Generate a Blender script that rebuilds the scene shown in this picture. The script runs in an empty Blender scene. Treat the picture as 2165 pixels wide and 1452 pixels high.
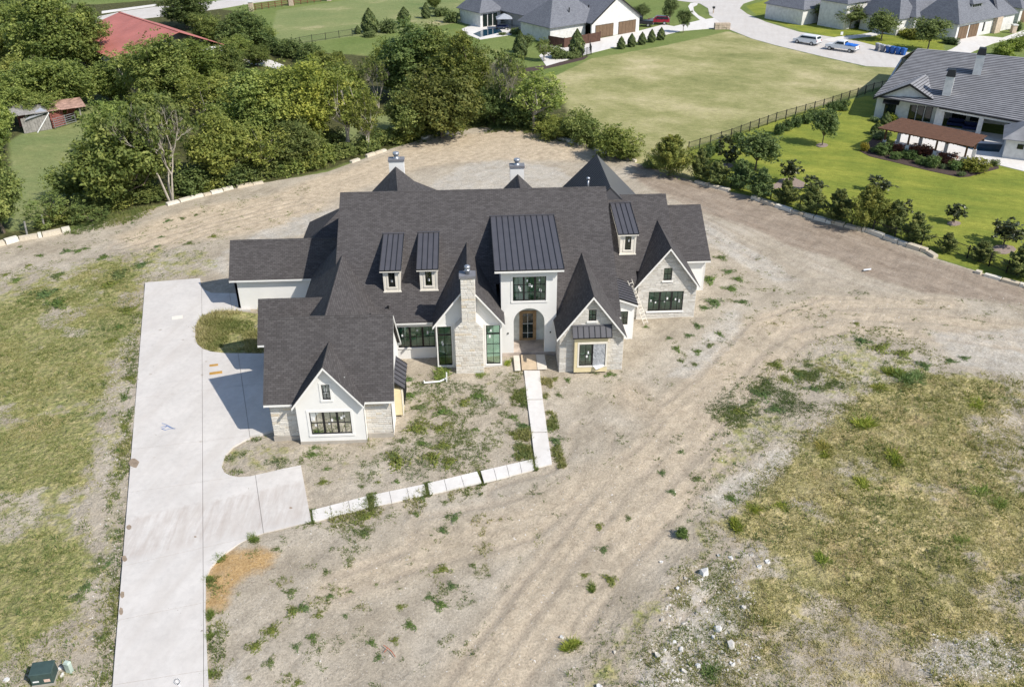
import bpy, math, random
import numpy as np
from math import radians, sin, cos, pi, atan2, hypot, sqrt
from mathutils import Vector, Matrix
from mathutils.geometry import tessellate_polygon

scene = bpy.context.scene
COL = scene.collection
random.seed(11)

# ------------------------------------------------------------------ camera
FPX, PW, PH = 1850.0, 2165.0, 1452.0
PITCH, YAW, ROLL, CAMH = radians(30.2), radians(2.6), radians(0.4), 36.0
_f = np.array([sin(YAW)*cos(PITCH), cos(YAW)*cos(PITCH), -sin(PITCH)])
_r = np.array([cos(YAW), -sin(YAW), 0.0]); _u = np.cross(_r, _f)
_r, _u = cos(ROLL)*_r - sin(ROLL)*_u, sin(ROLL)*_r + cos(ROLL)*_u
EYE = np.array([0.0, 0.0, CAMH])
cam_d = bpy.data.cameras.new('camera'); cam = bpy.data.objects.new('camera', cam_d); COL.objects.link(cam)
cam_d.sensor_fit = 'HORIZONTAL'; cam_d.sensor_width = 36.0; cam_d.lens = 36.0*FPX/PW
cam_d.clip_start = 0.5; cam_d.clip_end = 3000
cam.matrix_world = Matrix([[_r[0], _u[0], -_f[0], 0], [_r[1], _u[1], -_f[1], 0], [_r[2], _u[2], -_f[2], CAMH], [0, 0, 0, 1]])
scene.camera = cam

# ------------------------------------------------------------------ light
SUN = Vector((0.82, -0.60, 1.0)).normalized()
world = bpy.data.worlds.new('World'); scene.world = world; world.use_nodes = True
wn = world.node_tree.nodes; wl = world.node_tree.links
for n in list(wn): wn.remove(n)
wo = wn.new('ShaderNodeOutputWorld'); bg = wn.new('ShaderNodeBackground'); sk = wn.new('ShaderNodeTexSky')
sk.sky_type = 'NISHITA'; sk.sun_disc = False
sk.sun_elevation = math.asin(SUN.z); sk.sun_rotation = atan2(SUN.x, SUN.y)
sk.air_density = 1.0; sk.dust_density = 0.6; sk.ozone_density = 1.0
bg.inputs['Strength'].default_value = 0.135
wl.new(sk.outputs[0], bg.inputs[0]); wl.new(bg.outputs[0], wo.inputs[0])
sun_d = bpy.data.lights.new('sun', 'SUN'); sun = bpy.data.objects.new('sun', sun_d); COL.objects.link(sun)
sun_d.energy = 4.6; sun_d.angle = radians(0.5); sun_d.color = (1.0, 0.945, 0.85)
sun.rotation_euler = SUN.to_track_quat('Z', 'Y').to_euler(); sun.location = (60, -40, 90)
scene.view_settings.view_transform = 'Standard'; scene.view_settings.look = 'None'
scene.view_settings.gamma = 1.0; scene.view_settings.exposure = 0.15; scene.view_settings.use_curve_mapping = False
scene.cycles.max_bounces = 6; scene.cycles.transparent_max_bounces = 12
scene.cycles.use_adaptive_sampling = True

# ------------------------------------------------------------------ survey: a photo pixel to a point of the place
def ray(x, y): return _f + (x-PW/2)/FPX*_r - (y-PH/2)/FPX*_u
def G(x, y, z=0.0):
    d = ray(x, y); t = (z-CAMH)/d[2]; p = EYE + t*d
    return Vector((p[0], p[1], z))
def onY(x, y, Y):
    d = ray(x, y); p = EYE + d*(Y/d[1]); return Vector(p)
def height_at(base, x, y):
    """height above ground of pixel (x,y) if it stands over ground point base"""
    d = ray(x, y); s = hypot(base[0], base[1])/hypot(d[0], d[1]); return CAMH + s*d[2]
def project(P):
    v = np.asarray(P, float) - EYE; z = v @ _f
    return PW/2 + FPX*(v @ _r)/z, PH/2 - FPX*(v @ _u)/z

# ------------------------------------------------------------------ objects
ORD = ['nearest', 'second nearest', 'third nearest', 'fourth nearest', 'fifth nearest', 'sixth nearest', 'seventh nearest', 'eighth nearest', 'ninth nearest', 'tenth nearest', 'eleventh nearest', 'twelfth nearest']
NTH = ['first', 'second', 'third', 'fourth', 'fifth', 'sixth', 'seventh', 'eighth', 'ninth', 'tenth', 'eleventh', 'twelfth', 'thirteenth', 'fourteenth', 'fifteenth', 'sixteenth', 'seventeenth', 'eighteenth', 'nineteenth', 'twentieth']
def place_words(spots, marks):
    """for each (px,py): which landmark it lies by, on which side, and how near among its like"""
    best = []
    for i, (x, y) in enumerate(spots):
        d, nm, mx, my = min((hypot(x-mx, (y-my)*1.6), nm, mx, my) for nm, mx, my in marks)
        side = ('right of' if x > mx else 'left of') if abs(x-mx) > abs(y-my)*1.3 else ('below' if y > my else 'above'); best.append((nm, side, d, i))
    out = [None]*len(spots); seen = {}
    for nm, side, d, i in sorted(best, key=lambda b: b[2]):
        k = seen.get((nm, side), 0); seen[nm, side] = k+1; out[i] = ORD[min(k, 11)]+' '+side+' '+nm
    return out
def tag(o, label=None, cat=None, group=None, kind=None):
    if label: o['label'] = label
    if cat: o['category'] = cat
    if group: o['group'] = group
    if kind: o['kind'] = kind
    return o
def empty(name, loc=(0, 0, 0), rz=0.0, label=None, cat=None, group=None):
    o = bpy.data.objects.new(name, None); COL.objects.link(o); o.location = loc; o.rotation_euler = (0, 0, rz)
    o.empty_display_size = 0.3
    return tag(o, label, cat, group)
def world_off(parent):
    off = Vector((0, 0, 0))
    while parent is not None: off += Vector(parent.location); parent = parent.parent
    return off

class MB:
    """collects faces; build() links them as one mesh object"""
    def __init__(self, T=None): self.v = []; self.f = []; self.m = []; self.t = []; self.T = T; self.mi = 0; self.tint = 0.5
    def pts(self, ps):
        b = len(self.v)
        for p in ps: self.v.append(tuple(self.T(*p)) if self.T else tuple(p))
        return b
    def face(self, idx): self.f.append(tuple(idx)); self.m.append(self.mi); self.t.append(self.tint)
    def poly(self, ps):
        b = self.pts(ps); self.face(range(b, b+len(ps)))
    def box(self, x0, x1, y0, y1, z0, z1):
        b = self.pts([(x0,y0,z0),(x1,y0,z0),(x1,y1,z0),(x0,y1,z0),(x0,y0,z1),(x1,y0,z1),(x1,y1,z1),(x0,y1,z1)])
        for q in ((0,3,2,1),(4,5,6,7),(0,1,5,4),(1,2,6,5),(2,3,7,6),(3,0,4,7)): self.face([b+i for i in q])
    def hexa(self, lo, hi):
        n = len(lo); b = self.pts(list(lo)+list(hi))
        self.face([b+i for i in reversed(range(n))]); self.face([b+n+i for i in range(n)])
        for i in range(n):
            j = (i+1) % n; self.face([b+i, b+j, b+n+j, b+n+i])
    def slab(self, ps, t):
        self.hexa([(p[0], p[1], p[2]-t) for p in ps], ps)
    def beam(self, a, b, w, h, drop=0.0):
        """bar from a to b, w wide across (horizontally), h tall, its top drop below the line"""
        a = Vector(a); b = Vector(b); d = b-a; n = Vector((-d.y, d.x, 0))
        n = n.normalized()*(w/2) if n.length > 1e-6 else Vector((w/2, 0, 0))
        k = Vector((0, 0, drop)); hh = Vector((0, 0, drop+h))
        self.hexa([a-n-hh, b-n-hh, b+n-hh, a+n-hh], [a-n-k, b-n-k, b+n-k, a+n-k])
    def tube(self, pts, rad, n=6, cap=True):
        pts = [Vector(p) for p in pts]; rings = []
        for i, p in enumerate(pts):
            d = (pts[min(i+1, len(pts)-1)]-pts[max(i-1, 0)]).normalized()
            a = d.orthogonal().normalized() if i == 0 else (a - d*a.dot(d)).normalized()
            c = d.cross(a); r = rad[i] if hasattr(rad, '__len__') else rad
            rings.append(self.pts([p + r*(cos(2*pi*k/n)*a + sin(2*pi*k/n)*c) for k in range(n)]))
        for r0, r1 in zip(rings, rings[1:]):
            for k in range(n): self.face([r0+k, r0+(k+1) % n, r1+(k+1) % n, r1+k])
        if cap:
            self.face([rings[0]+k for k in reversed(range(n))]); self.face([rings[-1]+k for k in range(n)])
    def lathe(self, prof, c=(0, 0, 0), n=12):
        rings = [self.pts([(c[0]+r*cos(2*pi*k/n), c[1]+r*sin(2*pi*k/n), c[2]+z) for k in range(n)]) for r, z in prof]
        for r0, r1 in zip(rings, rings[1:]):
            for k in range(n): self.face([r0+k, r0+(k+1) % n, r1+(k+1) % n, r1+k])
        self.face([rings[0]+k for k in reversed(range(n))]); self.face([rings[-1]+k for k in range(n)])
    def build(self, name, mats, parent=None, smooth=False, uv=True):
        me = bpy.data.meshes.new(name); off = world_off(parent) if parent is not None and self.T is None else Vector((0, 0, 0))
        V = [(x-off.x, y-off.y, z-off.z) for x, y, z in self.v]
        me.from_pydata(V, [], self.f)
        mats = mats if isinstance(mats, (list, tuple)) else [mats]
        for m in mats: me.materials.append(m)
        if len(mats) > 1: me.polygons.foreach_set('material_index', self.m)
        at = me.attributes.new('tint', 'FLOAT', 'FACE'); at.data.foreach_set('value', self.t)
        if uv:
            ul = me.uv_layers.new(name='UVMap'); co = []
            for p in me.polygons:
                n = p.normal
                if abs(n.z) > 0.98: U, W = Vector((1, 0, 0)), Vector((0, 1, 0))
                else: U = Vector((-n.y, n.x, 0)).normalized(); W = n.cross(U)
                for vi in p.vertices:
                    q = Vector(self.v[vi]); co += [q.dot(U), q.dot(W)]
            ul.data.foreach_set('uv', co)
        if smooth: me.polygons.foreach_set('use_smooth', [True]*len(me.polygons))
        o = bpy.data.objects.new(name, me); COL.objects.link(o)
        if parent is not None: o.parent = parent
        return o
def copy_tree(o, parent=None):
    c = o.copy(); COL.objects.link(c)
    if parent is not None: c.parent = parent
    for ch in list(o.children): copy_tree(ch, c)
    return c
def np_mesh(name, V, Q, mat, parent=None, tint=None, smooth=False):
    """fast mesh from numpy arrays: V (n,3), Q (m,k)"""
    me = bpy.data.meshes.new(name); n, k = len(Q), Q.shape[1]
    me.vertices.add(len(V)); me.vertices.foreach_set('co', V.astype(np.float32).ravel())
    me.loops.add(n*k); me.loops.foreach_set('vertex_index', Q.astype(np.int32).ravel())
    me.polygons.add(n); me.polygons.foreach_set('loop_start', np.arange(0, n*k, k, dtype=np.int32))
    try: me.polygons.foreach_set('loop_total', np.full(n, k, dtype=np.int32))
    except Exception: pass
    if smooth: me.polygons.foreach_set('use_smooth', np.ones(n, dtype=bool))
    if tint is not None:
        at = me.attributes.new('tint', 'FLOAT', 'FACE'); at.data.foreach_set('value', tint.astype(np.float32))
    me.update(calc_edges=True)
    if mat: me.materials.append(mat)
    o = bpy.data.objects.new(name, me); COL.objects.link(o)
    if parent is not None: o.parent = parent
    return o

# ------------------------------------------------------------------ materials
class NT:
    def __init__(self, name):
        self.mat = bpy.data.materials.new(name); self.mat.use_nodes = True
        self.nt = self.mat.node_tree; self.n = self.nt.nodes; self.l = self.nt.links
        self.b = self.n['Principled BSDF']; self.out = self.n['Material Output']
        self.b.inputs['Roughness'].default_value = 0.85
        self.b.inputs['Specular IOR Level'].default_value = 0.25
    def add(self, t, **kw):
        o = self.n.new(t)
        for k, v in kw.items(): setattr(o, k, v)
        return o
    def link(self, a, b): self.l.new(a, b)
    def coord(self, which='Object'):
        return self.add('ShaderNodeTexCoord').outputs[which]
    def map(self, src, scale=(1, 1, 1), rot=(0, 0, 0)):
        if any(rot) and len(set(scale)) > 1: src = self.map(src, (1, 1, 1), rot); rot = (0, 0, 0)   # turn first, then stretch
        m = self.add('ShaderNodeMapping'); m.inputs['Scale'].default_value = scale; m.inputs['Rotation'].default_value = rot
        self.link(src, m.inputs['Vector']); return m.outputs[0]
    def noise(self, src, scale, detail=4, rough=0.55, dist=0.0):
        t = self.add('ShaderNodeTexNoise'); t.inputs['Scale'].default_value = scale; t.inputs['Detail'].default_value = detail
        t.inputs['Roughness'].default_value = rough; t.inputs['Distortion'].default_value = dist
        if src is not None: self.link(src, t.inputs['Vector'])
        return t.outputs['Fac']
    def ramp(self, fac, stops):
        r = self.add('ShaderNodeValToRGB'); e = r.color_ramp.elements
        while len(e) > len(stops): e.remove(e[-1])
        while len(e) < len(stops): e.new(1.0)
        for k, (p, c) in enumerate(stops):
            e[k].position = p; e[k].color = (c, c, c, 1) if not hasattr(c, '__len__') else (*c, 1)
        self.link(fac, r.inputs[0]); return r.outputs[0]
    def mix(self, fac, a, b, mode='MIX'):
        m = self.add('ShaderNodeMix', data_type='RGBA', blend_type=mode)
        for s, v in ((m.inputs[0], fac), (m.inputs[6], a), (m.inputs[7], b)):
            if hasattr(v, 'is_output'): self.link(v, s)
            elif hasattr(v, '__len__'): s.default_value = (*v, 1)
            else: s.default_value = v
        return m.outputs[2]
    def math(self, op, a, b=0.0, clamp=False):
        m = self.add('ShaderNodeMath', operation=op); m.use_clamp = clamp
        for s, v in ((m.inputs[0], a), (m.inputs[1], b)):
            if hasattr(v, 'is_output'): self.link(v, s)
            else: s.default_value = v
        return m.outputs[0]
    def attr(self, name, out='Fac'):
        a = self.add('ShaderNodeAttribute'); a.attribute_name = name; return a.outputs[out]
    def objrand(self): return self.add('ShaderNodeObjectInfo').outputs['Random']
    def objcol(self): return self.add('ShaderNodeObjectInfo').outputs['Color']
    def color(self, c):
        if hasattr(c, 'is_output'): self.link(c, self.b.inputs['Base Color'])
        else: self.b.inputs['Base Color'].default_value = (*c, 1)
        return self
    def rough(self, v, spec=None):
        if hasattr(v, 'is_output'): self.link(v, self.b.inputs['Roughness'])
        else: self.b.inputs['Roughness'].default_value = v
        if spec is not None: self.b.inputs['Specular IOR Level'].default_value = spec
        return self
    def bump(self, h, strength=0.4, dist=0.02):
        b = self.add('ShaderNodeBump'); b.inputs['Strength'].default_value = strength; b.inputs['Distance'].default_value = dist
        self.link(h, b.inputs['Height']); self.link(b.outputs[0], self.b.inputs['Normal']); return self
def plain(name, c, rough=0.8, spec=0.25, var=0.12, scale=2.5, metal=0.0, bump=0.0):
    m = NT(name); n = m.noise(m.coord(), scale, 5)
    lo = tuple(v*(1-var) for v in c); hi = tuple(min(1, v*(1+var)) for v in c)
    m.color(m.ramp(n, [(0.3, lo), (0.7, hi)])).rough(rough, spec); m.b.inputs['Metallic'].default_value = metal
    if bump: m.bump(m.noise(m.coord(), scale*12, 3), bump, 0.01)
    return m.mat
def shingle_mat(name, dark, light, row=0.145, w=0.34):
    m = NT(name); uv = m.coord('UV')
    br = m.add('ShaderNodeTexBrick'); br.offset = 0.5; br.inputs['Scale'].default_value = 1.0
    br.inputs['Brick Width'].default_value = w; br.inputs['Row Height'].default_value = row
    br.inputs['Mortar Size'].default_value = 0.012; br.inputs['Mortar Smooth'].default_value = 0.3; br.inputs['Bias'].default_value = -0.1
    br.inputs['Color1'].default_value = (*dark, 1); br.inputs['Color2'].default_value = (*light, 1)
    br.inputs['Mortar'].default_value = tuple(v*0.55 for v in dark)+(1,)
    m.link(uv, br.inputs['Vector'])
    big = m.ramp(m.noise(m.coord(), 0.35, 5, 0.6), [(0.3, 0.93), (0.7, 1.06)])
    fine = m.ramp(m.noise(m.coord(), 9.0, 3), [(0.3, 0.9), (0.7, 1.08)])
    c = m.mix(1.0, m.mix(1.0, br.outputs['Color'], big, 'MULTIPLY'), fine, 'MULTIPLY')
    m.color(c).rough(0.9, 0.2).bump(br.outputs['Fac'], -0.5, 0.02); return m.mat

M = {}
M['shingle'] = shingle_mat('charcoal_shingle', (0.072, 0.066, 0.066), (0.106, 0.098, 0.098))
M['shingle2'] = shingle_mat('slate_grey_shingle', (0.155, 0.162, 0.188), (0.215, 0.224, 0.252))
M['metal'] = plain('dark_standing_seam', (0.082, 0.080, 0.090), 0.42, 0.5, 0.08, 1.2)
M['seam'] = plain('dark_seam', (0.018, 0.018, 0.020), 0.5, 0.4)
M['stucco'] = plain('white_stucco', (0.79, 0.775, 0.75), 0.9, 0.15, 0.035, 0.7, bump=0.15)
M['trim'] = plain('white_trim', (0.80, 0.785, 0.76), 0.7, 0.25, 0.03)
M['cream'] = plain('cream_trim', (0.75, 0.705, 0.625), 0.75, 0.25, 0.05)
M['siding'] = plain('cream_siding', (0.68, 0.58, 0.36), 0.75, 0.25, 0.05)
M['black'] = plain('black_window_frame', (0.014, 0.014, 0.015), 0.45, 0.4)
M['wood'] = plain('raw_door_wood', (0.36, 0.235, 0.125), 0.7, 0.3, 0.25, 4)
M['drywall'] = plain('interior_drywall', (0.66, 0.68, 0.65), 0.9, 0.1, 0.2, 1.6)
M['concrete_dark'] = plain('foundation_concrete', (0.42, 0.38, 0.33), 0.9, 0.2, 0.12, 2)
M['galv'] = plain('galvanised_metal', (0.42, 0.44, 0.48), 0.35, 0.5, 0.1, 5, metal=0.6)
M['capmetal'] = plain('grey_cap_metal', (0.19, 0.19, 0.205), 0.5, 0.4)
def stone_mat(name, stops, mul=0.18):
    m = NT(name); t = m.attr('tint'); co = m.coord()
    c = m.ramp(t, stops); n = m.ramp(m.noise(co, 7.0, 5, 0.65), [(0.25, 1-mul), (0.75, 1+mul)])
    m.color(m.mix(1.0, c, n, 'MULTIPLY')).rough(0.92, 0.15).bump(m.noise(co, 22, 4), 0.5, 0.02); return m.mat
M['stone'] = stone_mat('limestone', [(0.0, (0.47, 0.415, 0.35)), (0.3, (0.58, 0.535, 0.475)), (0.65, (0.66, 0.63, 0.585)), (0.9, (0.60, 0.515, 0.40)), (1.0, (0.70, 0.68, 0.645))])
M['brickstone'] = stone_mat('white_washed_brick', [(0.0, (0.43, 0.39, 0.345)), (0.4, (0.55, 0.52, 0.475)), (1.0, (0.67, 0.645, 0.61))], 0.14)
M['mortar'] = plain('pale_mortar', (0.66, 0.63, 0.575), 0.95, 0.1, 0.1, 3)
def glass_mat(name, tint, interior=0.5):
    m = NT(name); m.n.remove(m.b)
    g = m.add('ShaderNodeBsdfGlossy'); g.inputs['Roughness'].default_value = 0.03; g.inputs['Color'].default_value = (0.9, 0.95, 0.95, 1)
    t = m.add('ShaderNodeBsdfTransparent'); t.inputs['Color'].default_value = (*tint, 1)
    fr = m.add('ShaderNodeFresnel'); fr.inputs['IOR'].default_value = 1.7
    w = m.add('ShaderNodeMixShader'); m.link(m.math('ADD', fr.outputs[0], 0.0, True), w.inputs[0]); m.link(t.outputs[0], w.inputs[1]); m.link(g.outputs[0], w.inputs[2])
    m.link(w.outputs[0], m.out.inputs[0]); return m.mat
M['glass'] = glass_mat('tinted_glass', (0.66, 0.83, 0.75))
M['darkglass'] = plain('dark_glass', (0.012, 0.02, 0.018), 0.06, 0.6)
M['sticker'] = plain('white_sticker', (0.8, 0.8, 0.8), 0.6, 0.3)
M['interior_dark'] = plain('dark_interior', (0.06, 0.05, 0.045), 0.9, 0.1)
def plastic_mat():
    m = NT('grey_plastic_sheet'); n = m.noise(m.map(m.coord(), (6, 6, 2), (0, 0.5, 0)), 1.0, 4, 0.6, 1.5)
    m.color(m.ramp(n, [(0.3, (0.20, 0.215, 0.235)), (0.7, (0.56, 0.575, 0.60))])).rough(0.25, 0.5).bump(n, 0.8, 0.05); return m.mat
M['plastic'] = plastic_mat()
# ================================================================== ground, masks, driveway, streets
def vnoise(x, y, s, seed=0):
    rng = np.random.RandomState(seed); tab = rng.rand(256, 256)
    u, v = x/s, y/s; i, j = np.floor(u).astype(int), np.floor(v).astype(int); a, b = u-i, v-j
    a, b = a*a*(3-2*a), b*b*(3-2*b); i0, i1, j0, j1 = i % 256, (i+1) % 256, j % 256, (j+1) % 256
    return (tab[i0, j0]*(1-a)+tab[i1, j0]*a)*(1-b)+(tab[i0, j1]*(1-a)+tab[i1, j1]*a)*b
def fbm(x, y, s, o=4, seed=0):
    t = 0; w = 0
    for k in range(o): t = t+vnoise(x, y, s/2**k, seed+k)*0.5**k; w += 0.5**k
    return t/w
def W2(px): return np.array([G(*p)[:2] for p in px])
def sdist(X, Y, P):
    """signed distance to polygon P, negative inside"""
    d = np.full(X.shape, 1e9); ins = np.zeros(X.shape, bool); n = len(P)
    for i in range(n):
        x0, y0 = P[i]; x1, y1 = P[(i+1) % n]; dx, dy = x1-x0, y1-y0
        t = np.clip(((X-x0)*dx+(Y-y0)*dy)/(dx*dx+dy*dy+1e-9), 0, 1); d = np.minimum(d, np.hypot(X-x0-t*dx, Y-y0-t*dy))
        c = ((y0 > Y) != (y1 > Y)) & (X < dx*(Y-y0)/(dy if abs(dy) > 1e-9 else 1e-9)+x0); ins ^= c
    return np.where(ins, -d, d)
def ldist(X, Y, P):
    d = np.full(X.shape, 1e9)
    for (x0, y0), (x1, y1) in zip(P, P[1:]):
        dx, dy = x1-x0, y1-y0; t = np.clip(((X-x0)*dx+(Y-y0)*dy)/(dx*dx+dy*dy+1e-9), 0, 1)
        d = np.minimum(d, np.hypot(X-x0-t*dx, Y-y0-t*dy))
    return d
def soft(sd, f): t = np.clip(0.5-sd/(2*f), 0, 1); return t*t*(3-2*t)

LOT = W2([(-240, 560), (0, 517), (150, 488), (270, 452), (360, 431), (500, 396), (690, 364), (830, 313), (905, 291), (1000, 271), (1090, 266), (1205, 299), (1340, 343), (1470, 384), (1545, 406), (1590, 415), (1700, 456), (1830, 487), (1985, 548), (2165, 604), (2500, 700), (2900, 1100), (2500, 1900), (-600, 1900), (-900, 1000)])
LAWN = W2([(1455, 318), (1560, 280), (1700, 232), (1850, 200), (1850, 252), (1980, 268), (2165, 300), (2400, 330), (2500, 690), (2165, 602), (1985, 546), (1830, 485), (1700, 454), (1590, 413), (1545, 404), (1470, 380)])
DRY = W2([(1165, 165), (1250, 124), (1400, 98), (1480, 80), (1540, 66), (1640, 97), (1830, 142), (1912, 143), (1880, 177), (1455, 314), (1470, 384), (1340, 342), (1205, 297), (1160, 280)])
FOREST = W2([(-200, 520), (0, 515), (360, 428), (690, 361), (905, 288), (1090, 263), (1205, 296), (1200, 230), (1160, 165), (1000, 120), (800, 120), (600, 105), (540, 30), (330, 0), (200, 10), (0, 0), (-300, 0)])
GLADE = W2([(20, 300), (60, 270), (120, 255), (215, 200), (265, 225), (200, 300), (150, 400), (90, 480), (20, 490)])
GLADE2 = W2([(700, 290), (760, 245), (830, 240), (860, 275), (820, 300), (740, 320)])
MEADOW = W2([(585, 22), (735, 0), (760, -40), (1040, -40), (990, 45), (800, 75), (740, 78), (612, 96), (570, 80)])
ROUGHL = W2([(-900, 700), (-200, 670), (40, 612), (150, 585), (215, 545), (300, 560), (300, 600), (296, 690), (240, 740), (225, 850), (205, 940), (180, 1040), (165, 1120), (210, 1200), (160, 1260), (170, 1330), (130, 1400), (215, 1452), (200, 1700), (-600, 1800)])
SPARSEL = W2([(-100, 585), (120, 560), (250, 530), (430, 500), (480, 560), (425, 590), (305, 600), (262, 1180), (235, 1460), (160, 1460), (200, 1000), (220, 700), (60, 640)])
ROUGHR = W2([(2500, 770), (2165, 800), (2060, 790), (1960, 785), (1900, 800), (1830, 830), (1760, 880), (1690, 935), (1620, 1000), (1540, 1065), (1520, 1110), (1560, 1150), (1620, 1165), (1560, 1210), (1520, 1250), (1480, 1330), (1440, 1400), (1400, 1500), (1300, 1800), (2900, 1800), (2900, 900)])
FRINGE = W2([(1780, 705), (1870, 690), (1970, 745), (2040, 795), (1900, 815), (1800, 870), (1700, 955), (1600, 1035), (1540, 1085), (1560, 1190), (1480, 1300), (1420, 1480), (1180, 1480), (1260, 1340), (1400, 1200), (1470, 1060), (1510, 900), (1620, 790), (1700, 750)])
YARD = W2([(850, 790), (1100, 785), (1125, 970), (900, 1010), (700, 1030), (640, 960), (850, 930)])
MIDW = W2([(1500, 880), (1550, 830), (1650, 770), (1770, 740), (1800, 800), (1740, 850), (1600, 890), (1520, 910)])
ISLE = W2([(415, 690), (425, 672), (450, 660), (500, 655), (545, 660), (560, 746), (470, 746), (435, 740), (414, 720)])
ISLE2 = W2([(472, 985), (480, 955), (510, 930), (560, 915), (600, 935), (640, 940), (640, 980), (560, 1000), (510, 1005), (480, 998)])
BROWN = W2([(1345, 338), (1470, 386), (1590, 418), (1700, 458), (1830, 490), (1985, 551), (2165, 608), (2400, 690), (2165, 645), (1950, 618), (1831, 582), (1762, 547), (1665, 518), (1609, 489), (1479, 446), (1380, 402), (1330, 372)])
TAN = W2([(560, 415), (700, 368), (905, 296), (1090, 270), (1205, 303), (1300, 340), (1050, 338), (900, 355), (760, 400), (600, 480), (300, 530), (240, 500), (400, 440)])
CHALKS = [W2(p) for p in ([(900, 392), (985, 345), (1060, 338), (1180, 352), (1215, 378), (1180, 405), (930, 410)], [(1405, 428), (1480, 455), (1620, 540), (1700, 600), (1620, 590), (1500, 520), (1430, 470)],
    [(430, 560), (520, 500), (640, 450), (715, 440), (640, 500), (490, 520), (480, 590)], [(1950, 700), (2165, 690), (2300, 720), (2165, 800), (2030, 770)],
    [(1545, 1080), (1640, 1010), (1690, 950), (1640, 940), (1560, 990), (1480, 1050)], [(1555, 1155), (1600, 1138), (1625, 1155), (1610, 1185), (1560, 1190)], [(1640, 1075), (1680, 1048), (1725, 1065), (1755, 1095), (1740, 1105), (1690, 1075)],
    [(1330, 1400), (1420, 1300), (1500, 1180), (1560, 1190), (1600, 1290), (1560, 1340), (1560, 1460), (1350, 1500)], [(2000, 1340), (2090, 1330), (2165, 1370), (2165, 1420), (2060, 1440), (1930, 1430), (1920, 1370)], [(450, 1400), (520, 1380), (520, 1470), (445, 1470)], [(1395, 800), (1500, 690), (1560, 640), (1580, 700), (1480, 800)])]
CHALKS.append(W2([(1015, 850), (1050, 838), (1078, 845), (1072, 855), (1030, 862)]))
RUST = W2([(437, 1192), (470, 1170), (520, 1160), (575, 1168), (568, 1200), (520, 1215), (480, 1262), (465, 1290), (436, 1285)])
TRACKS = [W2(p) for p in ([(2300, 712), (1980, 672), (1760, 662), (1640, 690), (1570, 755), (1470, 850), (1370, 955), (1260, 1080), (1120, 1260), (960, 1480)],
    [(2300, 745), (1980, 705), (1780, 690), (1690, 710), (1610, 780), (1510, 880), (1410, 985), (1310, 1110), (1180, 1290), (1040, 1480)],
    [(1610, 700), (1500, 850), (1380, 960), (1230, 1030), (1100, 1100), (900, 1150)], [(1330, 830), (1400, 880), (1500, 800), (1600, 690), (1750, 640), (2000, 640)], [(1200, 1330), (1300, 1180), (1420, 1060), (1520, 960)], [(720, 1240), (900, 1170), (1100, 1120), (1260, 1010)], [(1240, 905), (1235, 965), (1180, 1010), (1060, 1040)], [(1270, 920), (1260, 985), (1200, 1035), (1080, 1075), (900, 1110)],
    [(1420, 440), (1560, 520), (1700, 590), (1900, 640)], [(1430, 420), (1590, 500), (1730, 565), (1950, 640)], [(250, 520), (420, 470), (620, 420)], [(280, 548), (430, 490), (640, 435)], [(1560, 1170), (1400, 1300), (1290, 1440)])]
FIELDTRACK = [W2(p) for p in ([(1000, 78), (880, 60), (740, 50)], [(1560, 75), (1700, 120), (1880, 165)])]

def height(x, y):
    x = np.asarray(x, float); y = np.asarray(y, float); sd = sdist(x, y, LOT); a = soft(sd+0.6, 0.8)
    h = (fbm(x, y, 2.2, 4, 3)-0.62)*0.24 + (fbm(x, y, 9.0, 2, 8)-0.6)*0.25
    rr = soft(sdist(x, y, ROUGHR), 3.0); h = h + rr*(fbm(x, y, 1.1, 2, 21)-0.5)*0.34 - rr*0.06
    t = np.min([ldist(x, y, T) for T in TRACKS], axis=0); t2 = np.abs(t-0.85); h = h-0.075*np.exp(-(t2/0.22)**2)*(0.35+0.9*vnoise(x, y, 3.0, 5))+0.045*np.exp(-((t2-0.42)/0.2)**2)
    return np.minimum(h, 0.03)*a - 0.02*(1-a)
def axis(parts):
    out = []
    for a, b, s in parts: out += list(np.arange(a, b-1e-6, s))
    return np.array(out+[parts[-1][1]])
gx = axis([(-900, -200, 100), (-200, -130, 10), (-130, -52, 1.6), (-52, 54, 0.27), (54, 140, 1.6), (140, 200, 10), (200, 900, 100)])
gy = axis([(-200, 10, 30), (10, 26, 2), (26, 96, 0.25), (96, 135, 0.8), (135, 255, 1.6), (255, 330, 10), (330, 1100, 110)])
GX, GY2 = np.meshgrid(gx, gy); GZ = height(GX, GY2)
nx, ny = len(gx), len(gy); idx = np.arange(nx*ny).reshape(ny, nx)
Q = np.stack([idx[:-1, :-1], idx[:-1, 1:], idx[1:, 1:], idx[1:, :-1]], -1).reshape(-1, 4)
V = np.stack([GX, GY2, GZ], -1).reshape(-1, 3)
X, Y = V[:, 0], V[:, 1]
lotm = soft(sdist(X, Y, LOT), 0.5)
rough = np.maximum.reduce([soft(sdist(X, Y, ROUGHL), 2.5), 0.5*soft(sdist(X, Y, SPARSEL), 2.0), 0.95*soft(sdist(X, Y, ROUGHR), 1.5), 0.5*soft(sdist(X, Y, FRINGE), 2.0), 0.28*soft(sdist(X, Y, YARD), 2.0), 0.42*soft(sdist(X, Y, MIDW), 1.5), 0.95*soft(sdist(X, Y, ISLE), 0.4), 0.45*soft(sdist(X, Y, ISLE2), 0.5)])
chalk = np.maximum.reduce([soft(sdist(X, Y, c), 1.6) for c in CHALKS])
chalk = np.minimum(chalk, 0.8)
rough = rough*np.clip(0.45+1.25*(fbm(X, Y, 6.0, 4, 55)-0.5)*3.0+0.62, 0.42, 1.0)
rough = rough*(1-0.75*np.maximum.reduce([soft(sdist(X, Y, c), 1.0) for c in CHALKS[4:9]]))
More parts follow.
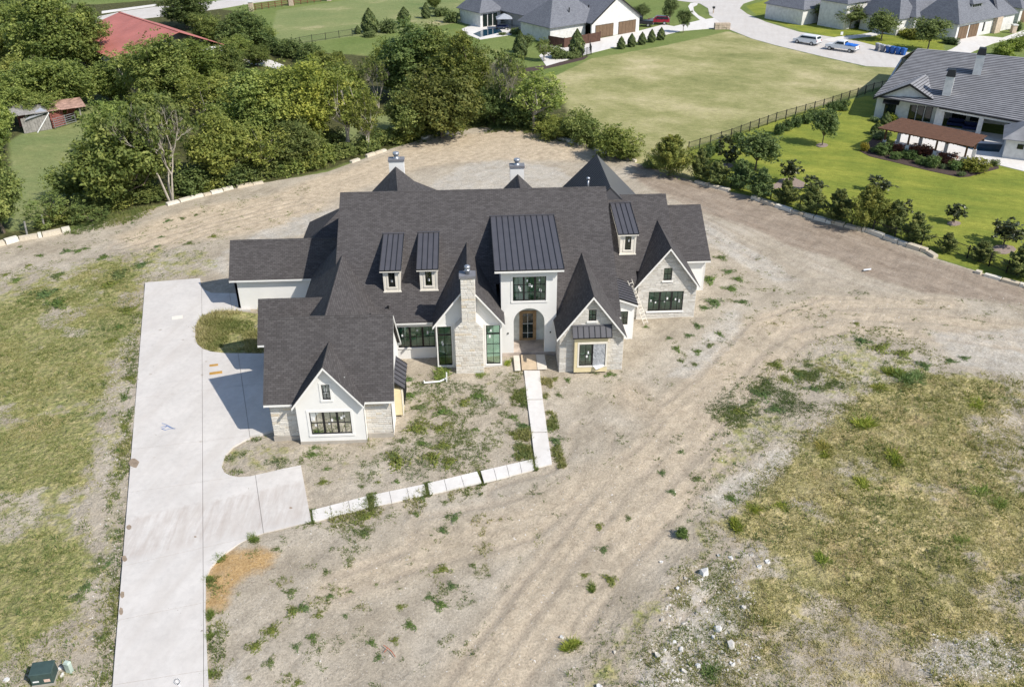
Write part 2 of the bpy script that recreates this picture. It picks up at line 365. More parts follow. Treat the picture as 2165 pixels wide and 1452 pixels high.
glade = np.maximum(soft(sdist(X, Y, GLADE), 2.0), soft(sdist(X, Y, GLADE2), 1.5))
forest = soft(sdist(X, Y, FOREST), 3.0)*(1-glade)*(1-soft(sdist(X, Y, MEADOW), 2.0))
LAWN2 = W2([(1575, 12), (1640, -5), (1800, -25), (1990, 40), (2000, 110), (1870, 100), (1700, 68), (1600, 38)])
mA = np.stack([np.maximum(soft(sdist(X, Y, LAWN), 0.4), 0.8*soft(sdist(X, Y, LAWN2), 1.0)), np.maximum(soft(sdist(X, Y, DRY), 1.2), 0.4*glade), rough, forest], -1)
trk = np.min([ldist(X, Y, T) for T in TRACKS], axis=0)
mB = np.stack([np.maximum(soft(sdist(X, Y, BROWN), 1.2), 0), chalk, soft(sdist(X, Y, RUST)-0.25, 0.9), np.exp(-((np.abs(trk-0.85))/0.26)**2)], -1)
trw = np.min([ldist(X, Y, T) for T in TRACKS[:6]], axis=0)
mC = np.stack([lotm, np.maximum(soft(sdist(X, Y, TAN), 3.0), 0.6*np.exp(-(trw/2.6)**2)), soft(sdist(X, Y, ROUGHR), 2.0), np.maximum(soft(sdist(X, Y, MEADOW), 2.0), glade)], -1)

def ground_mat():
    m = NT('ground_soil_and_turf'); co = m.coord()
    def chan(name):
        a = m.add('ShaderNodeAttribute'); a.attribute_name = name; s = m.add('ShaderNodeSeparateColor'); m.link(a.outputs['Color'], s.inputs[0])
        return s.outputs[0], s.outputs[1], s.outputs[2], a.outputs['Alpha']
    lawn, dry, rough_, forest_ = chan('mA'); brown, chalk_, rust, track = chan('mB'); lot, tan, straw, meadow = chan('mC')
    n1 = m.noise(co, 0.22, 6, 0.6); n2 = m.noise(co, 1.3, 6, 0.65); n3 = m.noise(co, 7.0, 5, 0.7); n4 = m.noise(co, 26.0, 3, 0.7)
    st = m.noise(m.map(co, (0.30, 1.5, 1), (0, 0, radians(-50))), 1.0, 8, 0.70, 0.9)
    def rag(mask, n=n2, k=0.9, lo=0.38, hi=0.62):
        v = m.math('ADD', mask, m.math('MULTIPLY', m.math('SUBTRACT', n, 0.5), k)); return m.ramp(v, [(lo, 0.0), (hi, 1.0)])
    # bare soil
    soil = m.ramp(n1, [(0.30, (0.350, 0.298, 0.228)), (0.5, (0.435, 0.377, 0.297)), (0.72, (0.510, 0.452, 0.370))])
    soil = m.mix(rag(tan, n1, 0.7, 0.3, 0.7), soil, m.ramp(n2, [(0.3, (0.47, 0.38, 0.275)), (0.7, (0.555, 0.465, 0.345))]))
    soil = m.mix(rag(brown, m.noise(co, 0.7, 7, 0.7), 0.9, 0.30, 0.85), soil, m.ramp(m.noise(m.map(co, (0.22, 0.9, 1), (0, 0, radians(52))), 1.0, 9, 0.7), [(0.3, (0.255, 0.200, 0.150)), (0.7, (0.405, 0.335, 0.265))]))
    soil = m.mix(m.math('MULTIPLY', rag(chalk_, m.noise(co, 0.8, 8, 0.7), 1.3, 0.45, 1.0), 0.85), soil, m.ramp(n3, [(0.3, (0.44, 0.405, 0.35)), (0.7, (0.58, 0.55, 0.50))]))
    soil = m.mix(m.math('MULTIPLY', rag(rust, m.noise(co, 0.9, 8, 0.7), 1.5, 0.30, 0.95), 0.78), soil, m.ramp(n3, [(0.3, (0.45, 0.25, 0.075)), (0.7, (0.52, 0.34, 0.14))]))
    soil = m.mix(1.0, soil, m.ramp(n2, [(0.25, 0.80), (0.5, 1.0), (0.75, 1.12)]), 'MULTIPLY'); soil = m.mix(m.math('MULTIPLY', track, m.ramp(n1, [(0.35, 0.1), (0.6, 0.65)])), soil, (0.385, 0.322, 0.250))
    soil = m.mix(1.0, soil, m.ramp(st, [(0.28, 0.82), (0.5, 1.0), (0.72, 1.12)]), 'MULTIPLY')
    soil = m.mix(1.0, soil, m.ramp(n3, [(0.28, 0.68), (0.5, 1.0), (0.72, 1.22)]), 'MULTIPLY')
    soil = m.mix(1.0, soil, m.ramp(n4, [(0.3, 0.74), (0.5, 1.0), (0.7, 1.25)]), 'MULTIPLY')
    vo = m.add('ShaderNodeTexVoronoi'); vo.inputs['Scale'].default_value = 4.2; m.link(co, vo.inputs['Vector'])
    peb = m.math('MULTIPLY', m.ramp(vo.outputs['Distance'], [(0.10, 1.0), (0.17, 0.0)]), m.ramp(m.noise(co, 0.7, 3), [(0.48, 0.0), (0.62, 0.8)]))
    soil = m.mix(peb, soil, (0.66, 0.62, 0.56))
    # rough grass on soil
    gl = m.ramp(m.noise(co, 1.7, 8, 0.72), [(0.28, (0.135, 0.170, 0.060)), (0.46, (0.225, 0.245, 0.095)), (0.70, (0.41, 0.37, 0.205))])
    gs = m.ramp(m.noise(co, 2.1, 8, 0.74), [(0.28, (0.205, 0.200, 0.085)), (0.44, (0.350, 0.320, 0.155)), (0.60, (0.48, 0.425, 0.25)), (0.75, (0.58, 0.53, 0.38))])
    gs = m.mix(m.ramp(m.noise(co, 0.28, 6, 0.65), [(0.40, 0.0), (0.62, 0.75)]), gs, m.ramp(m.noise(co, 1.9, 7, 0.72), [(0.3, (0.150, 0.165, 0.065)), (0.55, (0.25, 0.25, 0.105)), (0.75, (0.38, 0.34, 0.19))])); gs = m.mix(m.ramp(m.noise(m.map(co, (1, 1, 1), (0.4, 0, 1)), 0.33, 6, 0.65), [(0.52, 0.0), (0.70, 0.8)]), gs, m.ramp(m.noise(co, 2.3, 6, 0.7), [(0.3, (0.23, 0.17, 0.095)), (0.7, (0.40, 0.31, 0.185))]))
    rg_ = m.mix(1.0, m.mix(straw, gl, gs), m.ramp(m.noise(co, 4.5, 6, 0.78), [(0.32, 0.50), (0.5, 0.98), (0.68, 1.5)]), 'MULTIPLY')
    rg_ = m.mix(1.0, rg_, (1.27, 1.18, 1.06), 'MULTIPLY')
    c = m.mix(m.math('MULTIPLY', rag(rough_, m.noise(co, 0.8, 8, 0.72), 1.7, 0.40, 0.66), 0.92), soil, rg_)
    # turf beyond the lot
    turf = m.ramp(m.noise(co, 0.09, 6, 0.6), [(0.3, (0.130, 0.182, 0.050)), (0.6, (0.188, 0.228, 0.074)), (0.75, (0.27, 0.27, 0.105))])
    bright = m.ramp(m.noise(m.map(co, (0.6, 1.3, 1), (0, 0, radians(25))), 0.22, 8, 0.66), [(0.3, (0.135, 0.185, 0.034)), (0.5, (0.225, 0.255, 0.045)), (0.72, (0.34, 0.34, 0.065))])
    dryc = m.ramp(m.noise(m.map(co, (1, 1.15, 1), (0, 0, 0.5)), 0.075, 10, 0.70), [(0.32, (0.185, 0.200, 0.075)), (0.46, (0.29, 0.285, 0.120)), (0.56, (0.385, 0.355, 0.175)), (0.68, (0.52, 0.45, 0.27))])
    mead = m.ramp(m.noise(m.map(co, (0.8, 1.1, 1)), 0.07, 9, 0.68), [(0.3, (0.160, 0.210, 0.078)), (0.56, (0.235, 0.260, 0.108)), (0.70, (0.44, 0.385, 0.22))])
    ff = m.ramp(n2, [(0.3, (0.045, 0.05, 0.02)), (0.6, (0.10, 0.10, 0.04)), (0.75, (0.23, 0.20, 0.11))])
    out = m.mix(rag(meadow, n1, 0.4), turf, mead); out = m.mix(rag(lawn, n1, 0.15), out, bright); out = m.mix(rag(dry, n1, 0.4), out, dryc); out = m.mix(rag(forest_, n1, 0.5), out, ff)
    out = m.mix(1.0, out, m.ramp(m.noise(m.map(co, (1, 1.8, 1), (0, 0, 0.4)), 1.1, 8, 0.75), [(0.3, 0.76), (0.7, 1.22)]), 'MULTIPLY'); out = m.mix(1.0, out, m.ramp(n3, [(0.3, 0.75), (0.7, 1.25)]), 'MULTIPLY'); out = m.mix(1.0, out, m.ramp(n4, [(0.3, 0.85), (0.7, 1.15)]), 'MULTIPLY')
    m.color(m.mix(rag(lot, n2, 0.35, 0.45, 0.55), out, c)).rough(0.95, 0.1)
    h = m.math('ADD', m.math('MULTIPLY', n3, 0.6), m.math('ADD', m.math('MULTIPLY', n4, 0.35), m.math('ADD', m.math('MULTIPLY', st, 0.45), m.math('MULTIPLY', peb, 0.3))))
    tuft = m.math('MULTIPLY', m.math('MULTIPLY', rough_, lot), m.ramp(m.noise(co, 2.4, 5, 0.62), [(0.35, 0.0), (0.68, 1.0)])); h = m.math('ADD', h, m.math('MULTIPLY', tuft, 1.7)); m.bump(h, 1.0, 0.10); return m.mat
ground = np_mesh('ground', V, Q, ground_mat()); tag(ground, kind='structure'); 
ground.data.polygons.foreach_set('use_smooth', np.ones(len(Q), bool))
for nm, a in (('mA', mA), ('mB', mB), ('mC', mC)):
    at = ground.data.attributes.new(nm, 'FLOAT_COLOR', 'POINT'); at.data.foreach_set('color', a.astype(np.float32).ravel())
sky_note = None

# ---- concrete
def concrete_mat(name, base, stain=0.2):
    m = NT(name); co = m.coord(); n1 = m.noise(co, 0.35, 6, 0.6); n2 = m.noise(co, 2.2, 6, 0.7); n3 = m.noise(co, 30, 3)
    c = m.ramp(n1, [(0.3, tuple(v*(1-stain*0.5) for v in base)), (0.6, base), (0.75, tuple(v*1.06 for v in base))])
    c = m.mix(1.0, c, m.ramp(n2, [(0.25, 0.88), (0.55, 1.0), (0.8, 1.03)]), 'MULTIPLY'); c = m.mix(1.0, c, m.ramp(n3, [(0.3, 0.95), (0.7, 1.04)]), 'MULTIPLY')
    vo = m.add('ShaderNodeTexVoronoi'); vo.inputs['Scale'].default_value = 0.55; m.link(co, vo.inputs['Vector'])
    sp = m.ramp(m.math('ADD', vo.outputs['Distance'], m.math('MULTIPLY', n2, 0.25)), [(0.16, 1.0), (0.2, 0.0)])
    c = m.mix(m.math('MULTIPLY', sp, 0.55), c, (0.33, 0.27, 0.21))
    if stain > 0.17:
        g0, g1 = G(330, 1085), G(330, 1160); sx = m.add('ShaderNodeSeparateXYZ'); m.link(co, sx.inputs[0]); yy = m.math('ADD', m.math('SUBTRACT', sx.outputs[1], m.math('MULTIPLY', sx.outputs[0], 0.30)), m.math('MULTIPLY', n2, 1.0)); e0, e1 = g0.y-0.3*g0.x, g1.y-0.3*g1.x
        st0 = m.math('MULTIPLY', m.ramp(m.math('MULTIPLY', m.math('SUBTRACT', yy, e1-0.4), 1/(e0-e1+1.6)), [(0.0, 0.0), (0.15, 1.0), (0.82, 1.0), (0.9, 0.0)]), m.ramp(m.noise(m.map(co, (2.2, 0.35, 1)), 1.0, 6, 0.7), [(0.38, 0.0), (0.70, 0.62)])); c = m.mix(st0, c, (0.40, 0.335, 0.29))
    band = m.ramp(m.noise(m.map(co, (0.9, 0.12, 1), (0, 0, radians(16))), 1.0, 5, 0.6), [(0.45, 0.0), (0.72, 0.5)])
    c = m.mix(band, c, (base[0]*.80, base[1]*.77, base[2]*.74)); m.color(c).rough(0.85, 0.2).bump(n3, 0.15, 0.01); return m.mat
M['concrete'] = concrete_mat('pale_driveway_concrete', (0.63, 0.595, 0.56))
M['walk'] = concrete_mat('white_walk_concrete', (0.72, 0.69, 0.655), 0.1)
M['street'] = concrete_mat('street_concrete', (0.60, 0.565, 0.53), 0.15)
import bmesh
def sheet(name, px, mat, top, depth, parent=None, kind='structure'):
    pts = [G(*p, top) for p in px]; mb = MB(); n = len(pts)
    area = sum(pts[i].x*pts[(i+1) % n].y-pts[(i+1) % n].x*pts[i].y for i in range(n))
    if area < 0: pts = pts[::-1]
    b = mb.pts(pts)
    for t in tessellate_polygon([pts]):
        p, q, s = [pts[i] for i in t]; t = list(t)
        if (q-p).cross(s-p).z < 0: t.reverse()
        mb.face([b+i for i in t])
    c = mb.pts([(p.x, p.y, top-depth) for p in pts])
    for i in range(n): j = (i+1) % n; mb.face([b+j, b+i, c+i, c+j])
    o = mb.build(name, mat, parent)
    if kind: tag(o, kind=kind)
    return o
DRV = [(307, 597), (423, 588), (425, 604), (433, 613), (447, 619), (497, 620), (520, 621), (530, 655), (497, 655), (462, 657), (437, 663), (421, 673), (413, 688), (412, 712), (417, 727), (428, 737), (446, 743), (475, 746.5), (552, 747), (610, 747), (630, 906), (577, 909), (553, 917), (520, 928), (492, 944), (475, 963), (468, 985), (474, 998), (487, 1005), (505, 1008), (530, 1006), (600, 990), (636, 983), (658, 1102), (560, 1125), (530, 1136), (505, 1148), (470, 1172), (445, 1198), (435, 1220), (434, 1290), (438, 1400), (441, 1452), (452, 1720), (216, 1720)]
drive = empty('driveway', (0, 0, 0)); tag(drive, kind='structure')
bm = bmesh.new(); pts = [G(*p, 0.06) for p in DRV]; vs = [bm.verts.new(p) for p in pts]
for t in tessellate_polygon([pts]):
    try: bm.faces.new([vs[i] for i in t])
    except ValueError: pass
JO = [((303, 709), (413, 693)), ((288, 842), (420, 826)), ((280, 949), (483, 926)), ((265, 1195), (452, 1152)), ((240, 1447), (441, 1415)), ((426.5, 616), (429, 1130)), ((540, 1005), (557, 1125)), ((276, 1040), (470, 1012)), ((252, 1310), (436, 1272))]
bands = []
for a, b in JO:
    A, B = G(*a, 0.06), G(*b, 0.06); d = (B-A).normalized(); nrm = Vector((-d.y, d.x, 0)); lim = None
    bands.append((A, nrm, a, b))
    for s in (-0.012, 0.012):
        bmesh.ops.bisect_plane(bm, geom=bm.verts[:]+bm.edges[:]+bm.faces[:], plane_co=A+nrm*s, plane_no=nrm)
dead = [f for f in bm.faces if any(abs((f.calc_center_median()-A).dot(nrm)) < 0.0119 for A, nrm, _, _ in bands)]
bmesh.ops.delete(bm, geom=dead, context='FACES')
seen = set(); comps = []
for f in bm.faces:
    if f in seen: continue
    st_, comp = [f], []
    seen.add(f)
    while st_:
        g2 = st_.pop(); comp.append(g2)
        for e in g2.edges:
            for h in e.link_faces:
                if h not in seen: seen.add(h); st_.append(h)
    comps.append(comp)
for comp in comps:
    if sum(f.calc_area() for f in comp) < 0.15: continue
    mb = MB(); vm = {}
    for f in comp:
        ids = []
        for v in f.verts:
            if v not in vm: vm[v] = mb.pts([v.co])
            ids.append(vm[v])
        nn = f.normal if f.normal.length > 0 else Vector((0, 0, 1)); mb.face(ids if nn.z > 0 else ids[::-1])
    fs = set(comp)
    for f in comp:
        for e in f.edges:
            if not [h for h in e.link_faces if h in fs and h is not f]:
                a, b = e.verts; mb.poly([a.co, b.co, (b.co.x, b.co.y, -0.12), (a.co.x, a.co.y, -0.12)])
    mb.build('slab', M['concrete'], drive)
bm.free()
def slab4(q, top=0.055):
    mb = MB(); p = [G(*a, top) for a in q]
    if (p[1]-p[0]).cross(p[2]-p[0]).z < 0: p = p[::-1]
    mb.slab(p, 0.14); return mb
walk = empty('walkway', (0, 0, 0)); tag(walk, kind='structure')
for q in ([(1108, 783), (1141, 783), (1147.5, 843), (1114.5, 843.5)], [(1114.8, 845.5), (1147.8, 845), (1157, 911.5), (1123.5, 912.5)], [(1123.8, 915), (1157.3, 914), (1167, 980), (1132.5, 987.5)]): slab4(q).build('slab', M['walk'], walk)
for (a, b, c, d), n in ((((659, 1078), (775, 1048), (781, 1071), (662, 1102)), 3), (((786, 1045.5), (897, 1023), (902, 1045), (791, 1070)), 3), (((904, 1021), (1009, 996), (1018, 1018), (908, 1044)), 3), (((1016, 995), (1126, 970), (1130, 992), (1023, 1018)), 4)):
    L = lambda p, q, t: (p[0]+(q[0]-p[0])*t, p[1]+(q[1]-p[1])*t)
    for k in range(n):
        t0, t1 = k/n+0.004, (k+1)/n-0.004; slab4([L(a, b, t0), L(a, b, t1), L(d, c, t1), L(d, c, t0)]).build('slab', M['walk'], walk)
# streets and neighbouring drives (flush sheets with a kerb step)
STREET = [(1270, -90), (1340, -12), (1420, 0), (1480, 8), (1497, 18), (1500, 32), (1515, 42), (1540, 62), (1590, 82), (1640, 96), (1740, 120), (1830, 140), (1912, 144), (2010, 160), (2165, 195), (2165, 160), (2000, 125), (1955, 117), (1870, 102), (1812, 87), (1742, 76), (1690, 68), (1620, 47), (1580, 30), (1564, 18), (1572, 8), (1620, -8), (1800, -40), (1500, -110)]
sheet('street', STREET, M['street'], 0.03, 0.1)
sheet('driveway', [(1165, 96), (1256, 84), (1350, 66), (1373, 60), (1403, 52), (1425, 56), (1480, 43), (1511, 38), (1535, 52), (1512, 60), (1440, 66), (1300, 100), (1240, 115), (1155, 140), (1140, 118)], M['walk'], 0.022, 0.1)
sheet('path', [(1480, 43), (1461, 27), (1455, 14), (1460, 7), (1476, 6), (1474, 11), (1466, 15), (1467, 23), (1477, 33), (1492, 41)], M['walk'], 0.018, 0.1)
sheet('driveway', [(2003, 86), (2030, 76), (2075, 76), (2120, 80), (2165, 64), (2300, 30), (2300, 60), (2165, 76), (2100, 92), (2060, 108), (2030, 122), (1985, 125), (1960, 116), (1990, 112), (2012, 104), (2026, 96)], M['walk'], 0.034, 0.1)
sheet('path', [(1740, 84), (1770, 78), (1820, 73), (1858, 66), (1876, 68), (1850, 76), (1800, 82), (1755, 88)], M['walk'], 0.036, 0.1)
sheet('street', [(-60, 92), (40, 55), (205, 36), (260, 24), (335, 14), (420, 6), (540, -6), (700, -30), (700, -14), (540, 6), (470, 18), (335, 36), (260, 45), (150, 72), (-60, 150)], M['street'], 0.03, 0.1)
sheet('path', [(215, 24), (330, 9), (330, 13), (215, 29)], M['walk'], 0.03, 0.1)
sheet('driveway', [(470, 92), (520, 113), (545, 117), (600, 138), (590, 146), (530, 135), (490, 116), (455, 100)], M['walk'], 0.03, 0.1)
# ================================================================== the unfinished house
house = empty('stone_house', (0.0, 62.0, 0.0), 0, 'large unfinished white stucco and stone house with steep charcoal roofs on bare dirt', 'house')

class Frame:
    """a wall's own axes: u along the wall, d outward, z up"""
    def __init__(self, o, u): self.o = Vector(o); self.u = Vector((u[0], u[1], 0)).normalized(); self.n = Vector((self.u.y, -self.u.x, 0))
    def __call__(self, u, d, z): p = self.o + self.u*u + self.n*d; return (p.x, p.y, p.z+z)
class WB(MB):
    """MB in a wall's axes, still kept in place coordinates"""
    def __init__(self, fr): super().__init__(None); self.fr = fr
    def pts(self, ps):
        b = len(self.v)
        for p in ps: self.v.append(self.fr(*p))
        return b
def front(Y): return Frame((0, Y, 0), (1, 0, 0))

def wall(fr, poly, holes, mat, parent, t=0.2, name='wall', kind=None):
    """wall slab whose outline poly and window holes are given as (u,z); outer face at d=0"""
    mb = WB(fr); rings = [list(poly)] + [[(a, c), (b, c), (b, d), (a, d)] for a, b, c, d in holes]
    flat = [p for r in rings for p in r]
    for dd in (0.0, -t):
        b = mb.pts([(u, dd, z) for u, z in flat])
        for tri in tessellate_polygon([[Vector((u, z, 0)) for u, z in r] for r in rings]):
            p, q, s = [flat[i] for i in tri]; area = (q[0]-p[0])*(s[1]-p[1])-(q[1]-p[1])*(s[0]-p[0])
            tri = list(tri) if (area > 0) == (dd == 0.0) else list(reversed(tri)); mb.face([b+i for i in tri])
    for r in rings:
        n = len(r)
        for i in range(n):
            (u0, z0), (u1, z1) = r[i], r[(i+1) % n]; mb.poly([(u0, 0, z0), (u0, -t, z0), (u1, -t, z1), (u1, 0, z1)])
    return mb.build(name, mat, parent)

def window(fr, u0, u1, z0, z1, parent, cols=(1,), grid=(2, 2), trim=0.12, trim_mat='trim', d=-0.05, stickers=0, split=None, skip=(), sill=False, rnd=random.Random(3)):
    fw = 0.055; mb = WB(fr); mb.box(u0, u1, d-0.06, d+0.03, z0, z0+fw); mb.box(u0, u1, d-0.06, d+0.03, z1-fw, z1)
    mb.box(u0, u0+fw, d-0.059, d+0.029, z0+fw, z1-fw); mb.box(u1-fw, u1, d-0.059, d+0.029, z0+fw, z1-fw)
    tot = sum(cols); gap = 0.15; wid = (u1-u0-2*fw-gap*(len(cols)-1))/tot; u = u0+fw; lights = []
    for i, c in enumerate(cols):
        a, b = u, u+wid*c; lights.append((a, b)); u = b+gap
        if i < len(cols)-1: mb.box(b, b+gap, d-0.058, d+0.032, z0+fw, z1-fw)
    zz = (z0+fw, z1-fw)
    parts = [zz] if split is None else [(zz[0], split-0.05), (split+0.05, zz[1])]
    if split is not None:
        for a, b in lights: mb.box(a, b, d-0.057, d+0.03, split-0.05, split+0.05)
    for i, (a, b) in enumerate(lights):
        for pi_, (c0, c1) in enumerate(parts):
            nr = grid[1] if split is None else (1 if pi_ == 1 else grid[1])
            for k in range(1, grid[0]):
                x = a+(b-a)*k/grid[0]; mb.box(x-0.018, x+0.018, d-0.045, d+0.015, c0, c1)
            for k in range(1, nr):
                z = c0+(c1-c0)*k/nr; mb.box(a, b, d-0.044, d+0.014, z-0.018, z+0.018)
    w = mb.build('window', M['black'], parent)
    for i, (a, b) in enumerate(lights):
        if i in skip: continue
        for c0, c1 in parts:
            p = WB(fr); p.box(a+0.002, b-0.002, d-0.03, d-0.02, c0+0.002, c1-0.002); p.build('pane', M['glass'], w)
        for s in range(stickers):
            x = a+0.12+rnd.random()*(b-a-0.32); z = z1-0.25-rnd.random()*(z1-z0)*0.45; hh = 0.13+0.16*rnd.random()
            p = WB(fr); p.box(x, x+0.10+0.05*rnd.random(), d-0.019, d-0.015, z-hh, z); p.build('sticker', M['sticker'], w)
    if trim:
        t = WB(fr); e = trim; q = 0.035
        t.box(u0-e, u1+e, 0.002, q, z1+0.003, z1+e); t.box(u0-e, u1+e, 0.002, q+0.02, z0-e, z0-0.003)
        t.box(u0-e, u0-0.003, 0.003, q-0.002, z0-0.003, z1+0.003); t.box(u1+0.003, u1+e, 0.003, q-0.002, z0-0.003, z1+0.003)
        t.build('trim', M[trim_mat], w)
    if sill:
        t = WB(fr); t.box(u0-0.12, u1+0.12, 0.003, 0.10, z0-0.13, z0-0.02); t.build('sill', M['trim'], w)
    return w

def fascia(mb, a, b, h=0.2, w=0.05): mb.beam(a, b, w, h, 0.045)
def gable_roof(parent, axis, c, half, ze, zr, a0, a1, mat='shingle', ends=(True, True), eaves=(True, True), th=0.06, name='roof', fmat='trim', ridge=True):
    """two slopes about a ridge along axis; c = ridge position across, half = plan half width (or pair)"""
    h0, h1 = half if hasattr(half, '__len__') else (half, half); z0, z1 = ze if hasattr(ze, '__len__') else (ze, ze)
    P = (lambda s, a, z: (s, a, z)) if axis == 'y' else (lambda s, a, z: (a, s, z))
    mb = MB(); sl = []
    for sgn, h, z in ((-1, h0, z0), (1, h1, z1)):
        ps = [P(c+sgn*h, a0, z), P(c+sgn*h, a1, z), P(c, a1, zr), P(c, a0, zr)]
        if (sgn == 1) == (axis == 'y'): ps = [ps[1], ps[0], ps[3], ps[2]]
        if axis == 'y' and sgn == -1: ps = [ps[1], ps[0], ps[3], ps[2]]
        if axis == 'x' and sgn == -1: pass
        q = [Vector(p) for p in ps]
        if (q[1]-q[0]).cross(q[2]-q[0]).z < 0: ps = ps[::-1]
        mb.slab(ps, th)
    r = mb.build(name, M[mat], parent)
    if ridge:
        rc = MB(); rc.hexa([P(c-0.16, a0-0.004, zr-0.16*(zr-z0)/h0-0.004), P(c, a0-0.004, zr-0.004), P(c+0.16, a0-0.004, zr-0.16*(zr-z1)/h1-0.004)],
                           [P(c-0.16, a0-0.004, zr-0.16*(zr-z0)/h0+0.02), P(c, a0-0.004, zr+0.025), P(c+0.16, a0-0.004, zr-0.16*(zr-z1)/h1+0.02)]) if False else None
        L = MB(); n = max(2, int(abs(a1-a0)/0.3))
        for k in range(n):
            b0 = a0+(a1-a0)*k/n; b1 = a0+(a1-a0)*(k+1)/n-0.006; e = 0.012 + 0.006*((k*7) % 3)
            for sgn, h, z in ((-1, h0, z0), (1, h1, z1)):
                s = 0.15; zz = zr-s*(zr-z)/h
                ps = [P(c+sgn*s, b0, zz+e), P(c+sgn*s, b1, zz+e), P(c, b1, zr+e), P(c, b0, zr+e)]
                q = [Vector(p) for p in ps]
                if (q[1]-q[0]).cross(q[2]-q[0]).z < 0: ps = ps[::-1]
                L.slab(ps, e-0.003)
        L.build('ridge_cap', M[mat], r)
    F = MB()
    for sgn, h, z, ev in ((-1, h0, z0, eaves[0]), (1, h1, z1, eaves[1])):
        if ev: s = c+sgn*(h-0.028); fascia(F, P(s, a0+0.06, z), P(s, a1-0.06, z), 0.19)
        k = (zr-z)/h
        for a, on in ((a0+0.028, ends[0]), (a1-0.028, ends[1])):
            if on: fascia(F, P(c+sgn*(h+0.0), a, z-0.0), P(c+sgn*0.0, a, zr), 0.22)
    if F.v: F.build('fascia', M[fmat], r)
    return r

def seam_roof(parent, ps, n, along, name='metal_roof', t=0.05, flash=True):
    """standing seam roof: ps = top edge A,B and bottom edge C,D (A above D); n panels between A and B; every panel and seam a piece"""
    A, B, Cc, D = [Vector(p) for p in ps]; nor = (B-A).cross(D-A).normalized()
    if nor.z < 0: nor = -nor
    base = MB(); lo = [p-Vector((0, 0, 0.10)) for p in (A, B, Cc, D)]; base.hexa(lo, [p-Vector((0, 0, 0.012)) for p in (A, B, Cc, D)]); root = base.build(name, M['seam'], parent)
    for k in range(n):
        a = A.lerp(B, k/n); b = A.lerp(B, (k+1)/n); d = D.lerp(Cc, k/n); c = D.lerp(Cc, (k+1)/n)
        m = MB(); m.hexa([p-nor*0.008 for p in (a, b, c, d)], [p+nor*0.004 for p in (a, b, c, d)])
        if (b-a).cross(d-a).dot(nor) < 0: m.f = [tuple(reversed(f)) for f in m.f]
        m.build('roof_panel', M['metal'], root)
    u = (B-A).normalized()*0.022
    for k in range(n+1):
        a = A.lerp(B, k/n); d = D.lerp(Cc, k/n); m = MB()
        m.hexa([a-u+nor*0.005, a+u+nor*0.005, d+u+nor*0.005, d-u+nor*0.005], [a-u+nor*t, a+u+nor*t, d+u+nor*t, d-u+nor*t]); m.build('roof_seam', M['seam'], root)
    if flash:
        m = MB(); w = (A-D).normalized()*0.10; e = (B-A).normalized()*0.06
        m.hexa([A-e+nor*0.01, B+e+nor*0.01, B+e+w+nor*0.01, A-e+w+nor*0.01], [A-e+nor*0.07, B+e+nor*0.07, B+e+w+nor*0.07, A-e+w+nor*0.07]); m.build('flashing', M['metal'], root)
    return root

# stone facing -------------------------------------------------------
def inside_poly(poly, u, z):
    c = False; n = len(poly)
    for i in range(n):
        (x0, y0), (x1, y1) = poly[i], poly[(i+1) % n]
        if (y0 > z) != (y1 > z) and u < (x1-x0)*(z-y0)/(y1-y0)+x0: c = not c
    return c
def span(poly, z):
    xs = []
    n = len(poly)
    for i in range(n):
        (x0, y0), (x1, y1) = poly[i], poly[(i+1) % n]
        if (y0 > z) != (y1 > z): xs.append((x1-x0)*(z-y0)/(y1-y0)+x0)
    xs.sort(); return xs
def facing(fr, poly, holes, parent, rnd, hs=(0.13, 0.26), ws=(0.3, 0.75), singles=True, mat='stone', joint=0.018, proud=(0.012, 0.034), warm=0.12):
    """courses of stone laid inside poly, leaving the holes open"""
    z = min(p[1] for p in poly)+0.01; zt = max(p[1] for p in poly); allm = WB(fr); cnt = 0
    while z < zt-0.05:
        h = min(rnd.uniform(*hs), zt-z); xs = []
        s0 = span(poly, z+0.01); s1 = span(poly, min(z+h-0.01, zt-0.01))
        if len(s0) >= 2 and len(s1) >= 2:
            a, b = max(s0[0], s1[0]), min(s0[-1], s1[-1]); u = a - (rnd.random()*0.2 if False else 0)
            blocks = sorted([(max(a, h0), min(b, h1)) for h0, h1, c0, c1 in holes if c0 < z+h-0.02 and c1 > z+0.02])
            segs = []; cur = a
            for h0, h1 in blocks:
                if h0 > cur: segs.append((cur, h0))
                cur = max(cur, h1)
            if cur < b: segs.append((cur, b))
            for sa, sb in segs:
                u = sa
                while u < sb-0.03:
                    w = rnd.uniform(*ws); 
                    if sb-u-w < ws[0]*0.55: w = sb-u
                    m = WB(fr) if singles else allm
                    m.tint = min(1, max(0, rnd.gauss(0.48, 0.15))) if rnd.random() > warm else rnd.uniform(0.86, 0.93)
                    j = joint/2; p = rnd.uniform(*proud); c = min(0.02, h*0.12)
                    m.hexa([(u+j, 0.0, z+j), (u+w-j, 0.0, z+j), (u+w-j, 0.0, z+h-j), (u+j, 0.0, z+h-j)],
                           [(u+j+c, p, z+j+c), (u+w-j-c, p*rnd.uniform(.8, 1), z+j+c), (u+w-j-c, p, z+h-j-c), (u+j+c, p, z+h-j-c)])
                    if singles: m.build('stone', M[mat], parent, uv=False)
                    cnt += 1; u += w
        z += h
    if not singles and allm.v: tag(allm.build('stone_facing', M[mat], parent, uv=False), kind='stuff')
    return cnt
rs = random.Random(5)

